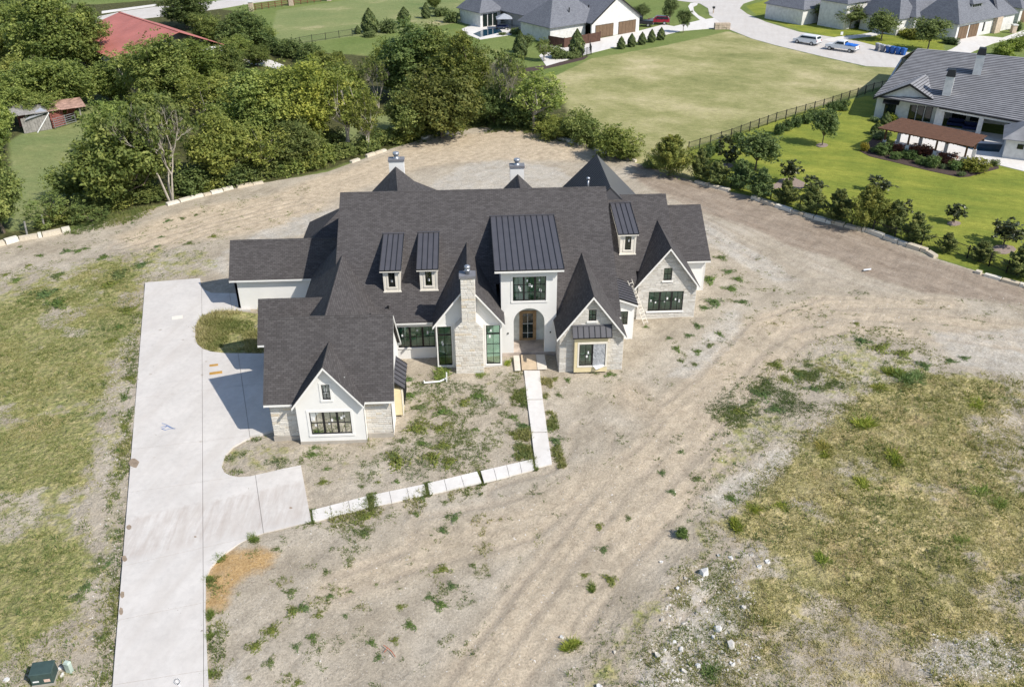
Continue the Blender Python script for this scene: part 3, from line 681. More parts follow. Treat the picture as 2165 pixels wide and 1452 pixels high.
# ---- main roof P and the body under it
PM = 0.62
def pz(Y): return 3.5+PM*(Y-59.5)
YC = 62.3
gable_roof(house, 'x', 70.25, (70.25-YC, 10.75), (pz(YC), 3.5), 10.165, -11.12, 11.25, eaves=(False, True), th=0.08, ends=(False, True))
for xa_, xb_ in ((-11.12, 1.6), (6.3, 11.25)):
    m = MB(); m.slab([(xa_, 59.5, 3.5), (xb_, 59.5, 3.5), (xb_, YC, pz(YC)), (xa_, YC, pz(YC))], 0.08); lr = m.build('roof', M['shingle'], house)
    m = MB(); fascia(m, (xa_, 59.53, 3.5), (xb_, 59.53, 3.5), 0.19); m.build('fascia', M['trim'], lr)
m = MB(); fascia(m, (11.22, 59.5, 3.5), (11.22, 70.25, 10.165), 0.22); m.build('fascia', M['trim'], lr)
wall(front(60.0), [(-10.4, -0.2), (-3.25, -0.2), (-3.25, 3.42), (-10.4, 3.42)], [(-6.25, -3.33, 0.95, 2.82)], M['stucco'], house)
wall(front(60.0), [(-3.2, -0.2), (1.9, -0.2), (1.9, 3.42), (-3.2, 3.42)], [], M['drywall'], house)
wall(front(60.2), [(6.1, -0.2), (11.0, -0.2), (11.0, 3.42), (6.1, 3.42)], [], M['drywall'], house)
for X, n in ((-10.8, -1), (11.0, 1)):
    fr = Frame((X, 70.25, 0), (0, -n*-1.0, 0)) if False else Frame((X, 70.25, 0), (0, 1 if n > 0 else -1, 0))
    wall(fr, [(-10.0, -0.2), (10.0, -0.2), (10.0, 3.5), (0, 9.9), (-10.0, 3.5)], [], M['stucco'], house)
wall(Frame((0, 80.4, 0), (-1, 0, 0)), [(-11, -0.2), (10.8, -0.2), (10.8, 3.4), (-11, 3.4)], [], M['stucco'], house)
fl = MB(); fl.box(-10.6, 10.9, 60.25, 80.1, 0.05, 0.12); fl.build('floor', M['concrete_dark'], house)
window(front(60.0), -6.25, -3.33, 0.95, 2.82, house, (1, 1, 1), (2, 2), trim=0.0, stickers=1)
b = MB(); b.box(-6.3, -3.3, 59.93, 59.997, 0.84, 0.94); b.box(-6.3, -3.3, 59.94, 59.996, 2.83, 3.02); b.build('trim', M['trim'], house)
b = MB(); b.box(-6.5, -3.3, 60.5, 60.6, 0.12, 3.4); b.build('interior_wall', M['drywall'], house)

# ---- second roof Q, right wing W
gable_roof(house, 'x', 73.4, (6.9, 8.1), (4.026, 3.3), 8.2, 11.3, 17.15, th=0.08, eaves=(False, True))
m = MB(); m.slab([(11.3, 65.2, 3.24), (13.55, 65.2, 3.24), (13.55, 66.5, 4.026), (11.3, 66.5, 4.026)], 0.08); m.build('roof', M['shingle'], house)
gable_roof(house, 'x', 75.2, (5.3, 5.3), 3.22, 6.4, 15.6, 20.9, th=0.08)
wall(front(70.4), [(18.3, -0.2), (20.62, -0.2), (20.62, 3.3), (18.3, 3.3)], [], M['stucco'], house)
wall(Frame((20.62, 75.2, 0), (0, 1, 0)), [(-4.8, -0.2), (4.8, -0.2), (4.8, 3.3), (0, 6.1), (-4.8, 3.3)], [], M['stucco'], house)
wall(front(65.75), [(11.2, -0.2), (14.3, -0.2), (14.3, 3.2), (11.2, 3.2)], [], M['stucco'], house)

# ---- front wing (left): stone wall, side wall, roof
FW = 49.6
gable_roof(house, 'x', 53.08, 3.93, 3.22, 7.70, -14.42, -5.72)
wing = wall(front(FW), [(-14.17, -0.2), (-12.2, -0.2), (-12.2, 3.13), (-14.17, 3.13)], [], M['mortar'], house, name='stone_wall')
facing(front(FW), [(-14.17, 0.3), (-12.3, 0.3), (-12.3, 3.05), (-14.17, 3.05)], [], wing, rs, (0.13, 0.27), (0.28, 0.8))
wing2 = wall(front(FW), [(-7.9, -0.2), (-6.0, -0.2), (-6.0, 3.13), (-7.9, 3.13)], [], M['mortar'], house, name='stone_wall')
facing(front(FW), [(-7.74, 0.3), (-6.02, 0.3), (-6.02, 3.05), (-7.74, 3.05)], [], wing2, rs, (0.13, 0.27), (0.28, 0.8))
b = MB(); b.box(-14.2, -12.32, 49.53, 49.598, -0.2, 0.29); b.box(-7.72, -5.98, 49.53, 49.598, -0.2, 0.29); b.box(-12.28, -7.8, 48.96, 48.998, -0.2, 0.2); b.build('foundation', M['concrete_dark'], house)
# right side wall of the front wing, with the gable above it
wall(Frame((-6.0, 53.1, 0), (0, 1, 0)), [(-3.5, -0.2), (3.9, -0.2), (3.9, 3.1), (0, 7.45), (-3.5, 3.35)], [], M['stucco'], house)
wall(Frame((-14.17, 53.1, 0), (0, -1, 0)), [(-3.9, -0.2), (3.5, -0.2), (3.5, 3.3), (0, 7.4), (-3.9, 3.1)], [], M['stucco'], house)
# gable projection
gable_roof(house, 'y', -10.07, 2.40, 3.25, 6.36, 48.58, 52.4, ends=(True, False))
wall(front(49.0), [(-12.28, -0.2), (-7.8, -0.2), (-7.8, 3.35), (-10.04, 6.12), (-12.28, 3.35)], [(-11.45, -8.7, 0.75, 2.57), (-10.4, -9.86, 3.55, 4.75)], M['stucco'], house)
wall(Frame((-7.8, 49.3, 0), (0, 1, 0)), [(-0.28, -0.2), (0.3, -0.2), (0.3, 3.3), (-0.28, 3.3)], [], M['stucco'], house, t=0.1)
wall(Frame((-12.28, 49.3, 0), (0, -1, 0)), [(-0.3, -0.2), (0.28, -0.2), (0.28, 3.3), (-0.3, 3.3)], [], M['stucco'], house, t=0.1)
window(front(49.0), -11.45, -8.7, 0.75, 2.57, house, (1, 1, 1), (2, 2), trim=0.17, stickers=2, rnd=random.Random(8))
window(front(49.0), -10.4, -9.86, 3.55, 4.75, house, (1,), (2, 2), trim=0.15, stickers=2, rnd=random.Random(4))
b = MB(); b.box(-12.1, -7.9, 49.55, 49.62, 0.12, 3.2); b.build('interior_wall', M['drywall'], house)
b = MB(); b.box(-12.1, -7.9, 49.25, 52.0, 0.05, 0.12); b.build('floor', M['concrete_dark'], house)
b = MB(); b.box(-11.2, -8.9, 49.6, 49.65, 3.3, 4.9); b.build('interior_wall', M['drywall'], house)
# side bay of the front wing (right wall)
sb = MB(); sb.box(-5.99, -5.42, 51.85, 55.0, 0.15, 2.35); bay_s = sb.build('side_bay', M['siding'], house)
for k in range(14):
    m = MB(); z = 0.2+k*0.15; m.hexa([(-5.99, 51.83, z), (-5.40, 51.83, z), (-5.40, 51.848, z), (-5.99, 51.848, z)], [(-5.99, 51.842, z+0.145), (-5.40, 51.842, z+0.145), (-5.40, 51.848, z+0.145), (-5.99, 51.848, z+0.145)]); m.build('siding_board', M['siding'], bay_s)
m = MB(); m.box(-5.46, -5.39, 51.80, 51.828, 0.15, 2.36); m.box(-5.417, -5.37, 51.83, 55.0, 2.2, 2.4); m.build('trim', M['cream'], bay_s)
wf = Frame((-5.42, 53.4, 0), (0, 1, 0)); window(wf, -1.1, 1.1, 0.7, 2.1, house, (1, 1), (2, 2), trim=0.08, trim_mat='cream', d=0.06)
seam_roof(house, [(-5.99, 51.75, 3.05), (-5.99, 55.1, 3.05), (-5.22, 55.1, 2.40), (-5.22, 51.75, 2.40)], 6, 'y')

# ---- rear mass beyond the front wing, link roof, garage
gable_roof(house, 'x', 59.5, 2.3, 3.22, 5.86, -16.42, -9.6)
wall(front(57.6), [(-16.0, -0.2), (-13.9, -0.2), (-13.9, 3.15), (-16.0, 3.15)], [], M['stucco'], house)
wall(Frame((-16.0, 59.5, 0), (0, -1, 0)), [(-1.9, -0.2), (1.9, -0.2), (1.9, 3.3), (0, 5.5), (-1.9, 3.3)], [(-1.2, 1.2, 0.0, 2.4)], M['stucco'], house)
m = MB(); m.box(-15.9, -15.85, 58.3, 60.7, 0, 2.4); m.build('garage_door', M['black'], house)
gable_roof(house, 'y', -10.65, (3.4, 3.85), (3.22, 3.28), 6.88, 53.9, 69.3, ends=(False, False))
wall(Frame((-13.7, 63.0, 0), (0, -1, 0)), [(-6.0, -0.2), (4.0, -0.2), (4.0, 3.2), (-6.0, 3.2)], [], M['stucco'], house)
gable_roof(house, 'x', 71.3, 2.45, 3.0, 5.67, -21.22, -10.9)
wall(front(69.3), [(-20.92, -0.2), (-12.0, -0.2), (-12.0, 2.98), (-20.92, 2.98)], [], M['stucco'], house)
wall(Frame((-20.92, 71.3, 0), (0, -1, 0)), [(-2.0, -0.2), (2.0, -0.2), (2.0, 3.1), (0, 5.35), (-2.0, 3.1)], [], M['stucco'], house)
wall(Frame((0, 73.3, 0), (-1, 0, 0)), [(11.0, -0.2), (20.92, -0.2), (20.92, 2.98), (11.0, 2.98)], [], M['stucco'], house)
# hipped roof behind the garage
m = MB(); q = [(-16.1, 73.0, 3.25), (-16.1, 81.0, 3.25), (-8.0, 81.0, 3.25), (-8.0, 73.0, 3.25)]; r0, r1 = (-12.1, 77.0, 6.3), (-9.0, 77.0, 6.3)
for ps in ([q[1], q[0], r0], [q[0], q[3], r1, r0], [q[2], q[1], r0, r1]): m.slab(ps, 0.08)
m.build('roof', M['shingle'], house)
m = MB(); m.box(-15.8, -10.5, 73.6, 80.7, -0.2, 3.2); m.build('wall', M['stucco'], house)

# ---- rear gables with their chimneys
def rear_chimney(x0, x1, y0, y1, zt):
    c = MB(); c.box(x0, x1, y0, y1, 2.5, zt-0.22); ch = c.build('chimney', M['stucco'], house)
    c = MB(); c.box(x0-0.06, x1+0.06, y0-0.06, y1+0.06, zt-0.22, zt); c.build('chimney_cap', M['capmetal'], ch)
    c = MB(); xm, ym = (x0+x1)/2, (y0+y1)/2; c.lathe([(0.32, 0), (0.30, 0.06), (0.2, 0.08), (0.2, 0.32), (0.3, 0.34), (0.3, 0.56), (0.22, 0.6)], (xm, ym, zt), 14); c.build('flue_pot', M['galv'], ch, True)
m = MB()
A, B = (-7.22, 80.0, 9.02), (-6.35, 70.5, 9.02)
m.slab([(-13.0, 80.0, 3.3), A, B, (-12.1, 70.5, 3.3)][::-1], 0.08); m.slab([A, (-5.55, 80.0, 7.55), (-4.65, 70.5, 7.55), B][::-1], 0.08)
m.slab([(-5.55, 80.0, 7.55), (1.6, 80.0, 4.3), (2.4, 70.5, 4.3), (-4.65, 70.5, 7.55)][::-1], 0.08); m.build('roof', M['shingle'], house)
wall(Frame((0, 79.8, 0), (-1, 0, 0)), [(-1.4, -0.2), (12.6, -0.2), (12.6, 3.3), (7.2, 8.8), (5.5, 7.3), (-1.4, 4.2)], [], M['stucco'], house)
rear_chimney(-7.85, -6.45, 80.1, 80.9, 9.66)
gable_roof(house, 'y', 4.3, 4.6, 3.4, 8.0, 70.5, 80.0, ends=(False, True))
rear_chimney(3.58, 4.90, 80.1, 80.9, 8.78)
wall(Frame((0, 79.8, 0), (-1, 0, 0)), [(-8.5, -0.2), (0, -0.2), (0, 3.3), (-4.3, 7.7), (-8.5, 3.3)], [], M['stucco'], house)
# ribbed metal rear gable on the right
zr, xr, hw = 9.1, 12.1, 5.0
seam_roof(house, [(xr, 82.0, zr), (xr, 72.9, zr), (xr-hw, 72.9, zr-hw), (xr-hw, 82.0, zr-hw)], 26, 'y', flash=False)
m = MB(); m.slab([(xr, 82.0, zr), (xr, 72.9, zr), (xr+hw, 72.9, zr-hw*1.02), (xr+hw, 82.0, zr-hw*1.02)][::-1], 0.08); m.build('roof', M['metal'], house)
wall(front(72.95), [(8.0, 4.0), (16.2, 4.0), (16.2, 4.8), (12.1, 8.98), (8.0, 4.9)], [], M['metal'], house)
wall(Frame((0, 81.8, 0), (-1, 0, 0)), [(-16.6, -0.2), (-7.6, -0.2), (-7.6, 4.3), (-12.1, 8.9), (-16.6, 4.2)], [], M['stucco'], house)
m = MB(); m.tube([(10.6, 76.6, 7.4), (10.6, 76.6, 8.5)], 0.09, 8); m.lathe([(0.16, 0), (0.16, 0.2), (0.05, 0.28)], (10.6, 76.6, 8.5), 10); m.lathe([(0.26, -0.05), (0.12, 0.3)], (10.6, 76.6, 7.5), 10); m.build('vent_pipe', M['galv'], house, True)

# ---- chimney gable
CY = 58.45
gable_roof(house, 'y', -0.66, (2.72, 2.78), (3.88, 3.92), 7.36, 57.98, 66.4, ends=(True, False))
gx = [(-3.2, -0.2), (1.88, -0.2), (1.88, 4.1), (-0.66, 7.1), (-3.2, 4.1)]
wall(front(CY), gx, [(-3.06, -2.0, 0.15, 3.62), (0.66, 1.74, 0.15, 3.62)], M['stucco'], house)
wall(Frame((-3.2, 59.2, 0), (0, -1, 0)), [(-0.75, -0.2), (0.75, -0.2), (0.75, 3.9), (-0.75, 3.9)], [], M['stucco'], house, t=0.1)
for a, c in ((-3.06, -2.0), (0.66, 1.74)): window(front(CY), a, c, 0.15, 3.62, house, (1,), (2, 3), trim=0.1, stickers=2, split=2.85, rnd=random.Random(int(a*7)))
ch = MB(); ch.box(-1.70, 0.42, 57.55, CY-0.003, -0.2, 3.85)
ch.hexa([(-1.70, 57.55, 3.85), (0.42, 57.55, 3.85), (0.42, CY-0.003, 3.85), (-1.70, CY-0.003, 3.85)], [(-1.13, 57.55, 4.45), (-0.09, 57.55, 4.45), (-0.09, CY-0.003, 4.45), (-1.13, CY-0.003, 4.45)])
ch.box(-1.13, -0.09, 57.55, 58.35, 4.45, 8.05); chim = ch.build('chimney', M['mortar'], house)
cp = [(-1.72, 0.0), (0.44, 0.0), (0.44, 3.85), (-0.08, 4.45), (-0.08, 8.05), (-1.14, 8.05), (-1.14, 4.45), (-1.72, 3.85)]
facing(front(57.55), cp, [], chim, rs, (0.12, 0.24), (0.22, 0.62), warm=0.10)
facing(Frame((-0.09, 57.95, 0), (0, 1, 0)), [(-0.4, 4.5), (0.4, 4.5), (0.4, 8.05), (-0.4, 8.05)], [], chim, rs, (0.13, 0.24), (0.3, 0.5), singles=False)
facing(Frame((0.42, 58.0, 0), (0, 1, 0)), [(-0.45, 0.0), (0.44, 0.0), (0.44, 3.85), (-0.45, 3.85)], [], chim, rs, (0.13, 0.24), (0.3, 0.5), singles=False)
c = MB(); c.box(-1.22, 0.0, 57.46, 58.42, 8.06, 8.26); c.build('chimney_cap', M['capmetal'], chim)
c = MB(); c.lathe([(0.17, 0), (0.17, 0.28), (0.21, 0.3), (0.21, 0.36), (0.15, 0.38), (0.15, 0.46), (0.22, 0.48), (0.22, 0.62), (0.12, 0.7)], (-0.6, 57.9, 8.26), 14); c.build('flue_pot', M['galv'], chim, True)

# ---- entry tower with its arch
TY = 59.9
seam_roof(house, [(1.37, 67.8, 8.66), (6.62, 67.8, 8.66), (6.66, 59.28, 7.80), (1.42, 59.28, 7.80)], 11, 'y')
m = MB(); fascia(m, (1.42, 59.31, 7.76), (6.66, 59.31, 7.76), 0.17); fascia(m, (1.45, 59.4, 7.76), (1.42, 66, 8.4), 0.17); fascia(m, (6.63, 59.4, 7.76), (6.6, 66, 8.4), 0.17); m.build('fascia', M['trim'], house)
N = 20; xa, xb, zs, rad = 2.86, 5.28, 3.0, 1.21
arch = [(xb, 0.25)] + [((xa+xb)/2+rad*cos(pi*k/N), zs+rad*sin(pi*k/N)) for k in range(N+1)] + [(xa, 0.25)]
poly = [(1.9, 0.25), (1.9, 7.75), (6.2, 7.75), (6.2, 0.25)] + arch
poly = [(6.2, 0.25), (6.2, 7.75), (1.9, 7.75), (1.9, 0.25), (xa, 0.25)] + [((xa+xb)/2-rad*cos(pi*k/N), zs+rad*sin(pi*k/N)) for k in range(N+1)] + [(xb, 0.25)]
wall(front(TY), poly[::-1], [(2.81, 5.36, 4.86, 6.93)], M['stucco'], house, t=0.35)
for X, s in ((1.9, -1), (6.2, 1)): wall(Frame((X, 63.5, 0), (0, s, 0)), [(-3.5, 0.0), (3.58, 0.0), (3.58, 7.7), (-3.5, 7.7)], [], M['stucco'], house)
window(front(TY), 2.81, 5.36, 4.86, 6.93, house, (1, 1, 1), (2, 3), trim=0.14, stickers=3, d=-0.06, rnd=random.Random(2))
m = MB(); m.box(2.1, 6.0, 60.55, 60.6, 4.4, 7.6); m.build('interior_wall', M['drywall'], house)
m = MB(); m.box(2.1, 6.0, 60.25, 61.9, 4.3, 4.4); m.build('floor', M['concrete_dark'], house)
# porch
pf = plain('stained_porch_slab', (0.52, 0.44, 0.38), 0.9, 0.2, 0.35, 1.1)
m = MB(); m.box(1.95, 6.15, 59.88, 63.6, -0.2, 0.25); m.build('porch_floor', pf, house)
wall(front(61.9), [(2.1, 0.25), (6.0, 0.25), (6.0, 4.3), (2.1, 4.3)], [(3.42, 4.78, 0.26, 2.95)], M['drywall'], house)
for X, s in ((2.3, 1), (5.95, -1)):
    wall(Frame((X, 61.1, 0), (0, s, 0)), [(-0.83, 0.25), (0.78, 0.25), (0.78, 4.3), (-0.83, 4.3)], [], M['drywall'], house, t=0.1)
m = MB(); m.box(2.3, 5.9, 60.3, 61.9, 4.25, 4.3); m.build('ceiling', M['drywall'], house)
d = MB(); d.box(3.42, 3.56, 61.82, 61.99, 0.26, 2.95); d.box(4.64, 4.78, 61.82, 61.99, 0.26, 2.95); d.box(3.56, 4.64, 61.82, 61.99, 2.81, 2.95); d.box(3.56, 4.64, 61.82, 61.99, 0.26, 0.30); door = d.build('door', M['wood'], house)
d = MB(); d.box(3.56, 3.68, 61.86, 61.93, 0.3, 2.81); d.box(4.52, 4.64, 61.86, 61.93, 0.3, 2.81); d.box(3.68, 4.52, 61.86, 61.93, 2.69, 2.81); d.box(3.68, 4.52, 61.86, 61.93, 0.30, 0.42); d.build('door_leaf', M['wood'], door)
d = MB(); d.box(4.08, 4.11, 61.87, 61.92, 0.42, 2.69); d.box(3.68, 4.08, 61.87, 61.92, 1.75, 1.79); d.box(4.11, 4.52, 61.87, 61.92, 1.75, 1.79); d.box(3.68, 4.08, 61.875, 61.92, 0.9, 0.93); d.box(4.11, 4.52, 61.875, 61.92, 0.9, 0.93); d.build('muntin', M['trim'], door)
for a, b2 in ((3.68, 4.08), (4.11, 4.52)):
    for z0, z1 in ((0.42, 0.9), (0.93, 1.75), (1.79, 2.69)):
        d = MB(); d.box(a, b2, 61.89, 61.90, z0, z1); d.build('pane', M['darkglass'], door)
m = MB(); m.lathe([(0.03, 0), (0.03, 0.05)], (4.6, 61.82, 1.3), 8); m.build('handle', M['black'], door)
for x in (2.42, 5.75):
    m = MB(); m.box(x-0.05, x+0.05, TY-0.07, TY-0.002, 2.0, 2.1); m.build('junction_box', M['black'], house)

# ---- middle stone gable with its bay
GY = 57.3
gable_roof(house, 'y', 8.63, 2.66, 3.13, 6.66, 56.86, 66.2, ends=(True, False))
mg = wall(front(GY), [(6.22, -0.2), (11.12, -0.2), (11.12, 3.35), (8.65, 6.42), (6.22, 3.35)], [(8.36, 8.94, 4.37, 5.31), (7.7, 9.72, 0.71, 2.6)], M['mortar'], house, name='stone_wall')
facing(front(GY), [(6.22, 0.02), (11.12, 0.02), (11.12, 3.33), (8.65, 6.4), (6.22, 3.33)], [(8.36, 8.94, 4.25, 5.31), (7.34, 9.86, -1, 3.3)], mg, rs, (0.10, 0.14), (0.25, 0.6), singles=False, mat='brickstone', proud=(0.012, 0.035), joint=0.014)
wl_ = wall(Frame((6.22, 58.7, 0), (0, -1, 0)), [(-1.35, -0.2), (1.37, -0.2), (1.37, 3.3), (-1.35, 3.3)], [], M['mortar'], house, name='stone_wall', t=0.15)
facing(Frame((6.22, 58.7, 0), (0, -1, 0)), [(-1.35, 0.0), (1.4, 0.0), (1.4, 3.2), (-1.35, 3.2)], [], wl_, rs, (0.10, 0.14), (0.25, 0.6), singles=False, mat='brickstone', proud=(0.012, 0.03))
wall(Frame((11.12, 58.7, 0), (0, 1, 0)), [(-1.38, -0.2), (1.5, -0.2), (1.5, 3.3), (-1.38, 3.3)], [], M['mortar'], house, t=0.15)
window(front(GY), 8.36, 8.94, 4.37, 5.31, house, (1,), (2, 2), trim=0, sill=True, d=-0.04)
m = MB(); m.box(8.2, 9.1, 57.75, 57.8, 4.0, 5.5); m.build('interior_wall', M['drywall'], house)
BY = 56.88
bx = wall(front(BY), [(7.32, 0.12), (9.88, 0.12), (9.88, 3.1), (7.32, 3.1)], [(7.7, 9.72, 0.71, 2.6)], M['cream'], house, t=0.08, name='bay')
for k in range(20):
    z = 0.14+k*0.148
    for a, b2 in ((7.33, 7.56), (9.86, 9.87)) if 0.55 < z < 2.7 else ((7.33, 9.87),):
        m = MB(); m.hexa([(a, BY-0.03, z), (b2, BY-0.03, z), (b2, BY-0.002, z), (a, BY-0.002, z)], [(a, BY-0.012, z+0.143), (b2, BY-0.012, z+0.143), (b2, BY-0.002, z+0.143), (a, BY-0.002, z+0.143)]); m.build('siding_board', M['siding'], bx)
for X in (7.32, 9.88):
    m = MB(); m.box(X-(0.05 if X > 8 else 0.0), X+(0.05 if X < 8 else 0.0), BY+0.08, GY-0.06, 0.12, 3.1); m.build('siding_board', M['siding'], bx)
bw = window(front(BY), 7.7, 9.72, 0.71, 2.6, house, (1, 1), (2, 2), trim=0.13, trim_mat='cream', d=-0.03, stickers=2, skip=(1,))
m = MB(); m.box(8.76, 9.66, BY-0.06, BY-0.035, 0.72, 2.58); m.build('plastic_sheet', M['plastic'], bw)
m = MB(); m.hexa([(8.76, BY-0.06, 0.70), (9.62, BY-0.06, 0.74), (9.6, BY-0.25, 0.72), (9.0, BY-0.32, 0.5)], [(8.76, BY-0.05, 0.72), (9.62, BY-0.05, 0.76), (9.6, BY-0.25, 0.735), (9.0, BY-0.32, 0.515)]); m.build('plastic_flap', M['sticker'], bw)
m = MB(); m.box(7.25, 9.95, BY-0.08, GY-0.06, 3.11, 3.22); m.build('trim', M['cream'], bx)
seam_roof(house, [(7.14, 57.24, 3.95), (10.12, 57.24, 3.95), (10.12, 56.62, 3.30), (7.14, 56.62, 3.30)], 7, 'y')
m = MB(); m.box(6.4, 10.9, 57.62, 57.7, 0.1, 3.2); m.build('interior_wall', M['drywall'], house)

# ---- white passage with the side-sloping metal roof
wall(front(62.13), [(11.15, -0.2), (12.77, -0.2), (12.77, 3.2), (11.15, 3.75)], [(11.62, 12.28, 1.27, 2.5)], M['stucco'], house)
wall(Frame((12.77, 64.0, 0), (0, 1, 0)), [(-1.86, -0.2), (1.7, -0.2), (1.7, 3.15), (-1.86, 3.15)], [], M['stucco'], house)
window(front(62.13), 11.62, 12.28, 1.27, 2.5, house, (1,), (2, 2), trim=0)
seam_roof(house, [(11.28, 61.8, 3.92), (11.28, 66.2, 3.92), (12.98, 66.2, 3.28), (12.98, 61.8, 3.28)], 9, 'y', flash=False)
m = MB(); fascia(m, (11.28, 61.83, 3.86), (12.98, 61.83, 3.22), 0.16); fascia(m, (12.95, 61.9, 3.2), (12.95, 65.6, 3.2), 0.16); m.build('fascia', M['trim'], house)
m = MB(); m.box(11.3, 12.6, 63.4, 63.5, 0.1, 3.2); m.build('interior_wall', M['drywall'], house)

# ---- right stone gable
RY = 65.4
gable_roof(house, 'y', 16.03, (2.78, 2.76), (3.16, 3.08), 6.72, 64.96, 73.2, ends=(True, False))
rgp = [(13.62, -0.2), (18.62, -0.2), (18.62, 3.3), (16.03, 6.5), (13.62, 3.4)]
rg = wall(front(RY), rgp, [(15.7, 16.4, 3.56, 4.7), (14.57, 17.55, 0.69, 2.53)], M['mortar'], house, name='stone_wall')
facing(front(RY), [(13.62, 0.1), (18.62, 0.1), (18.62, 3.28), (16.03, 6.48), (13.62, 3.38)], [(15.7, 16.4, 3.45, 4.7), (14.57, 17.55, 0.57, 2.53)], rg, rs, (0.10, 0.14), (0.25, 0.6), singles=False, mat='brickstone', proud=(0.012, 0.035), joint=0.014)
wl_ = wall(Frame((13.62, 67.5, 0), (0, -1, 0)), [(-2.0, -0.2), (2.08, -0.2), (2.08, 3.3), (-2.0, 3.3)], [], M['mortar'], house, name='stone_wall', t=0.15)
wall(Frame((18.62, 68.0, 0), (0, 1, 0)), [(-2.58, -0.2), (2.4, -0.2), (2.4, 3.2), (-2.58, 3.2)], [], M['mortar'], house, t=0.15)
window(front(RY), 15.7, 16.4, 3.56, 4.7, house, (1,), (2, 2), trim=0, sill=True, d=-0.04)
window(front(RY), 14.57, 17.55, 0.69, 2.53, house, (1, 1, 1), (2, 2), trim=0, sill=True, d=-0.04, stickers=2, rnd=random.Random(6))
m = MB(); m.box(13.8, 18.4, 65.95, 66.0, 0.1, 3.2); m.build('interior_wall', M['drywall'], house)
m = MB(); m.box(15.6, 16.5, 65.85, 65.9, 3.2, 4.9); m.build('interior_wall', M['drywall'], house)
m = MB(); m.box(13.8, 18.4, 65.65, 68.5, 0.03, 0.1); m.build('floor', M['concrete_dark'], house)

# ---- dormers
def dormer(x0, x1, y, z0, z1, rx0, rx1, ztop, ytop, slope_z):
    fr = front(y)
    w0, w1 = (x0+x1)/2-0.26, (x0+x1)/2+0.26
    d = wall(fr, [(x0, z0-0.25), (x1, z0-0.25), (x1, z1-0.05), (x0, z1-0.05)], [(w0, w1, z0+0.36, z1-0.35)], M['cream'], house, t=0.12, name='dormer')
    for X, s in ((x0, -1), (x1, 1)):
        m = MB(); a = X-s*0.1; lo, hi = min(X, a), max(X, a)
        m.hexa([(lo, y+0.121, z0-0.25), (hi, y+0.121, z0-0.25), (hi, ytop-0.5, ztop-0.35), (lo, ytop-0.5, ztop-0.35)], [(lo, y+0.121, z1-0.05), (hi, y+0.121, z1-0.05), (hi, ytop-0.5, ztop-0.15), (lo, ytop-0.5, ztop-0.15)]); m.build('cheek', M['cream'], d)
    window(fr, w0, w1, z0+0.36, z1-0.35, house, (1,), (2, 2), trim=0.14, trim_mat='cream', stickers=1, rnd=random.Random(int(x0*3)))
    m = MB(); m.box(x0-0.03, x0+0.12, y-0.03, y-0.002, z0-0.2, z1-0.06); m.box(x1-0.12, x1+0.03, y-0.03, y-0.002, z0-0.2, z1-0.06); m.box(x0+0.121, x1-0.121, y-0.029, y-0.003, z1-0.2, z1-0.06); m.box(x0-0.08, x1+0.08, y-0.12, y-0.031, z0-0.06, z0+0.02); m.build('trim', M['cream'], d)
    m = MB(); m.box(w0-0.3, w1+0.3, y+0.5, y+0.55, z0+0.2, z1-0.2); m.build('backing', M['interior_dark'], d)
    seam_roof(house, [(rx0, ytop, ztop), (rx1, ytop, ztop), (rx1, y-0.3, z1), (rx0, y-0.3, z1)], 4, 'y')
    m = MB(); fascia(m, (rx0, y-0.27, z1-0.05), (rx1, y-0.27, z1-0.05), 0.1); fascia(m, (rx0+.03, y-0.2, z1-0.05), (rx0+.03, ytop, ztop-0.05), 0.1); fascia(m, (rx1-.03, y-0.2, z1-0.05), (rx1-.03, ytop, ztop-0.05), 0.1); m.build('fascia', M['cream'], d)
dormer(-7.18, -5.92, 61.92, 5.0, 6.95, -7.42, -5.74, 7.86, 66.55, 0)
dormer(-4.34, -3.02, 61.95, 5.02, 6.95, -4.58, -2.88, 7.88, 66.6, 0)
dormer(12.36, 13.66, 67.94, 4.94, 6.9, 12.06, 13.84, 7.72, 72.55, 0)
# small roof vents
for x, Y in ((-8.05, 58.9), (-6.85, 60.6)):
    z = pz(Y) if x > -7.5 else 6.88-(x+10.65)*0.935
    m = MB(); m.tube([(x, Y, z-0.1), (x, Y, z+0.22)], 0.06, 8); m.tube([(x, Y, z+0.22), (x-0.02, Y-0.16, z+0.26)], 0.06, 8); m.build('roof_vent', M['black'], house)
# ================================================================== plants
def leaf_mat(name, stops, trans=0.3, rough=0.6, spec=0.2):
    m = NT(name); t = m.attr('tint'); c = m.ramp(t, stops); oc = m.objcol(); c = m.mix(1.0, c, oc, 'MULTIPLY')
    m.color(c).rough(rough, spec)
    if trans:
        tr = m.add('ShaderNodeBsdfTranslucent'); m.link(m.mix(1.0, c, (1.25, 1.35, 0.6), 'MULTIPLY'), tr.inputs['Color'])
        w = m.add('ShaderNodeMixShader'); w.inputs[0].default_value = trans; m.link(m.b.outputs[0], w.inputs[1]); m.link(tr.outputs[0], w.inputs[2]); m.link(w.outputs[0], m.out.inputs[0])
    return m.mat
M['leaf'] = leaf_mat('broad_leaves', [(0.0, (0.090, 0.128, 0.042)), (0.5, (0.186, 0.222, 0.066)), (1.0, (0.34, 0.36, 0.115))])
M['needle'] = leaf_mat('juniper_sprays', [(0.0, (0.068, 0.102, 0.042)), (0.5, (0.140, 0.175, 0.058)), (1.0, (0.27, 0.272, 0.080))], 0.15)
M['shrubleaf'] = leaf_mat('shrub_leaves', [(0.0, (0.080, 0.115, 0.040)), (0.5, (0.145, 0.185, 0.065)), (1.0, (0.23, 0.27, 0.10))], 0.2)
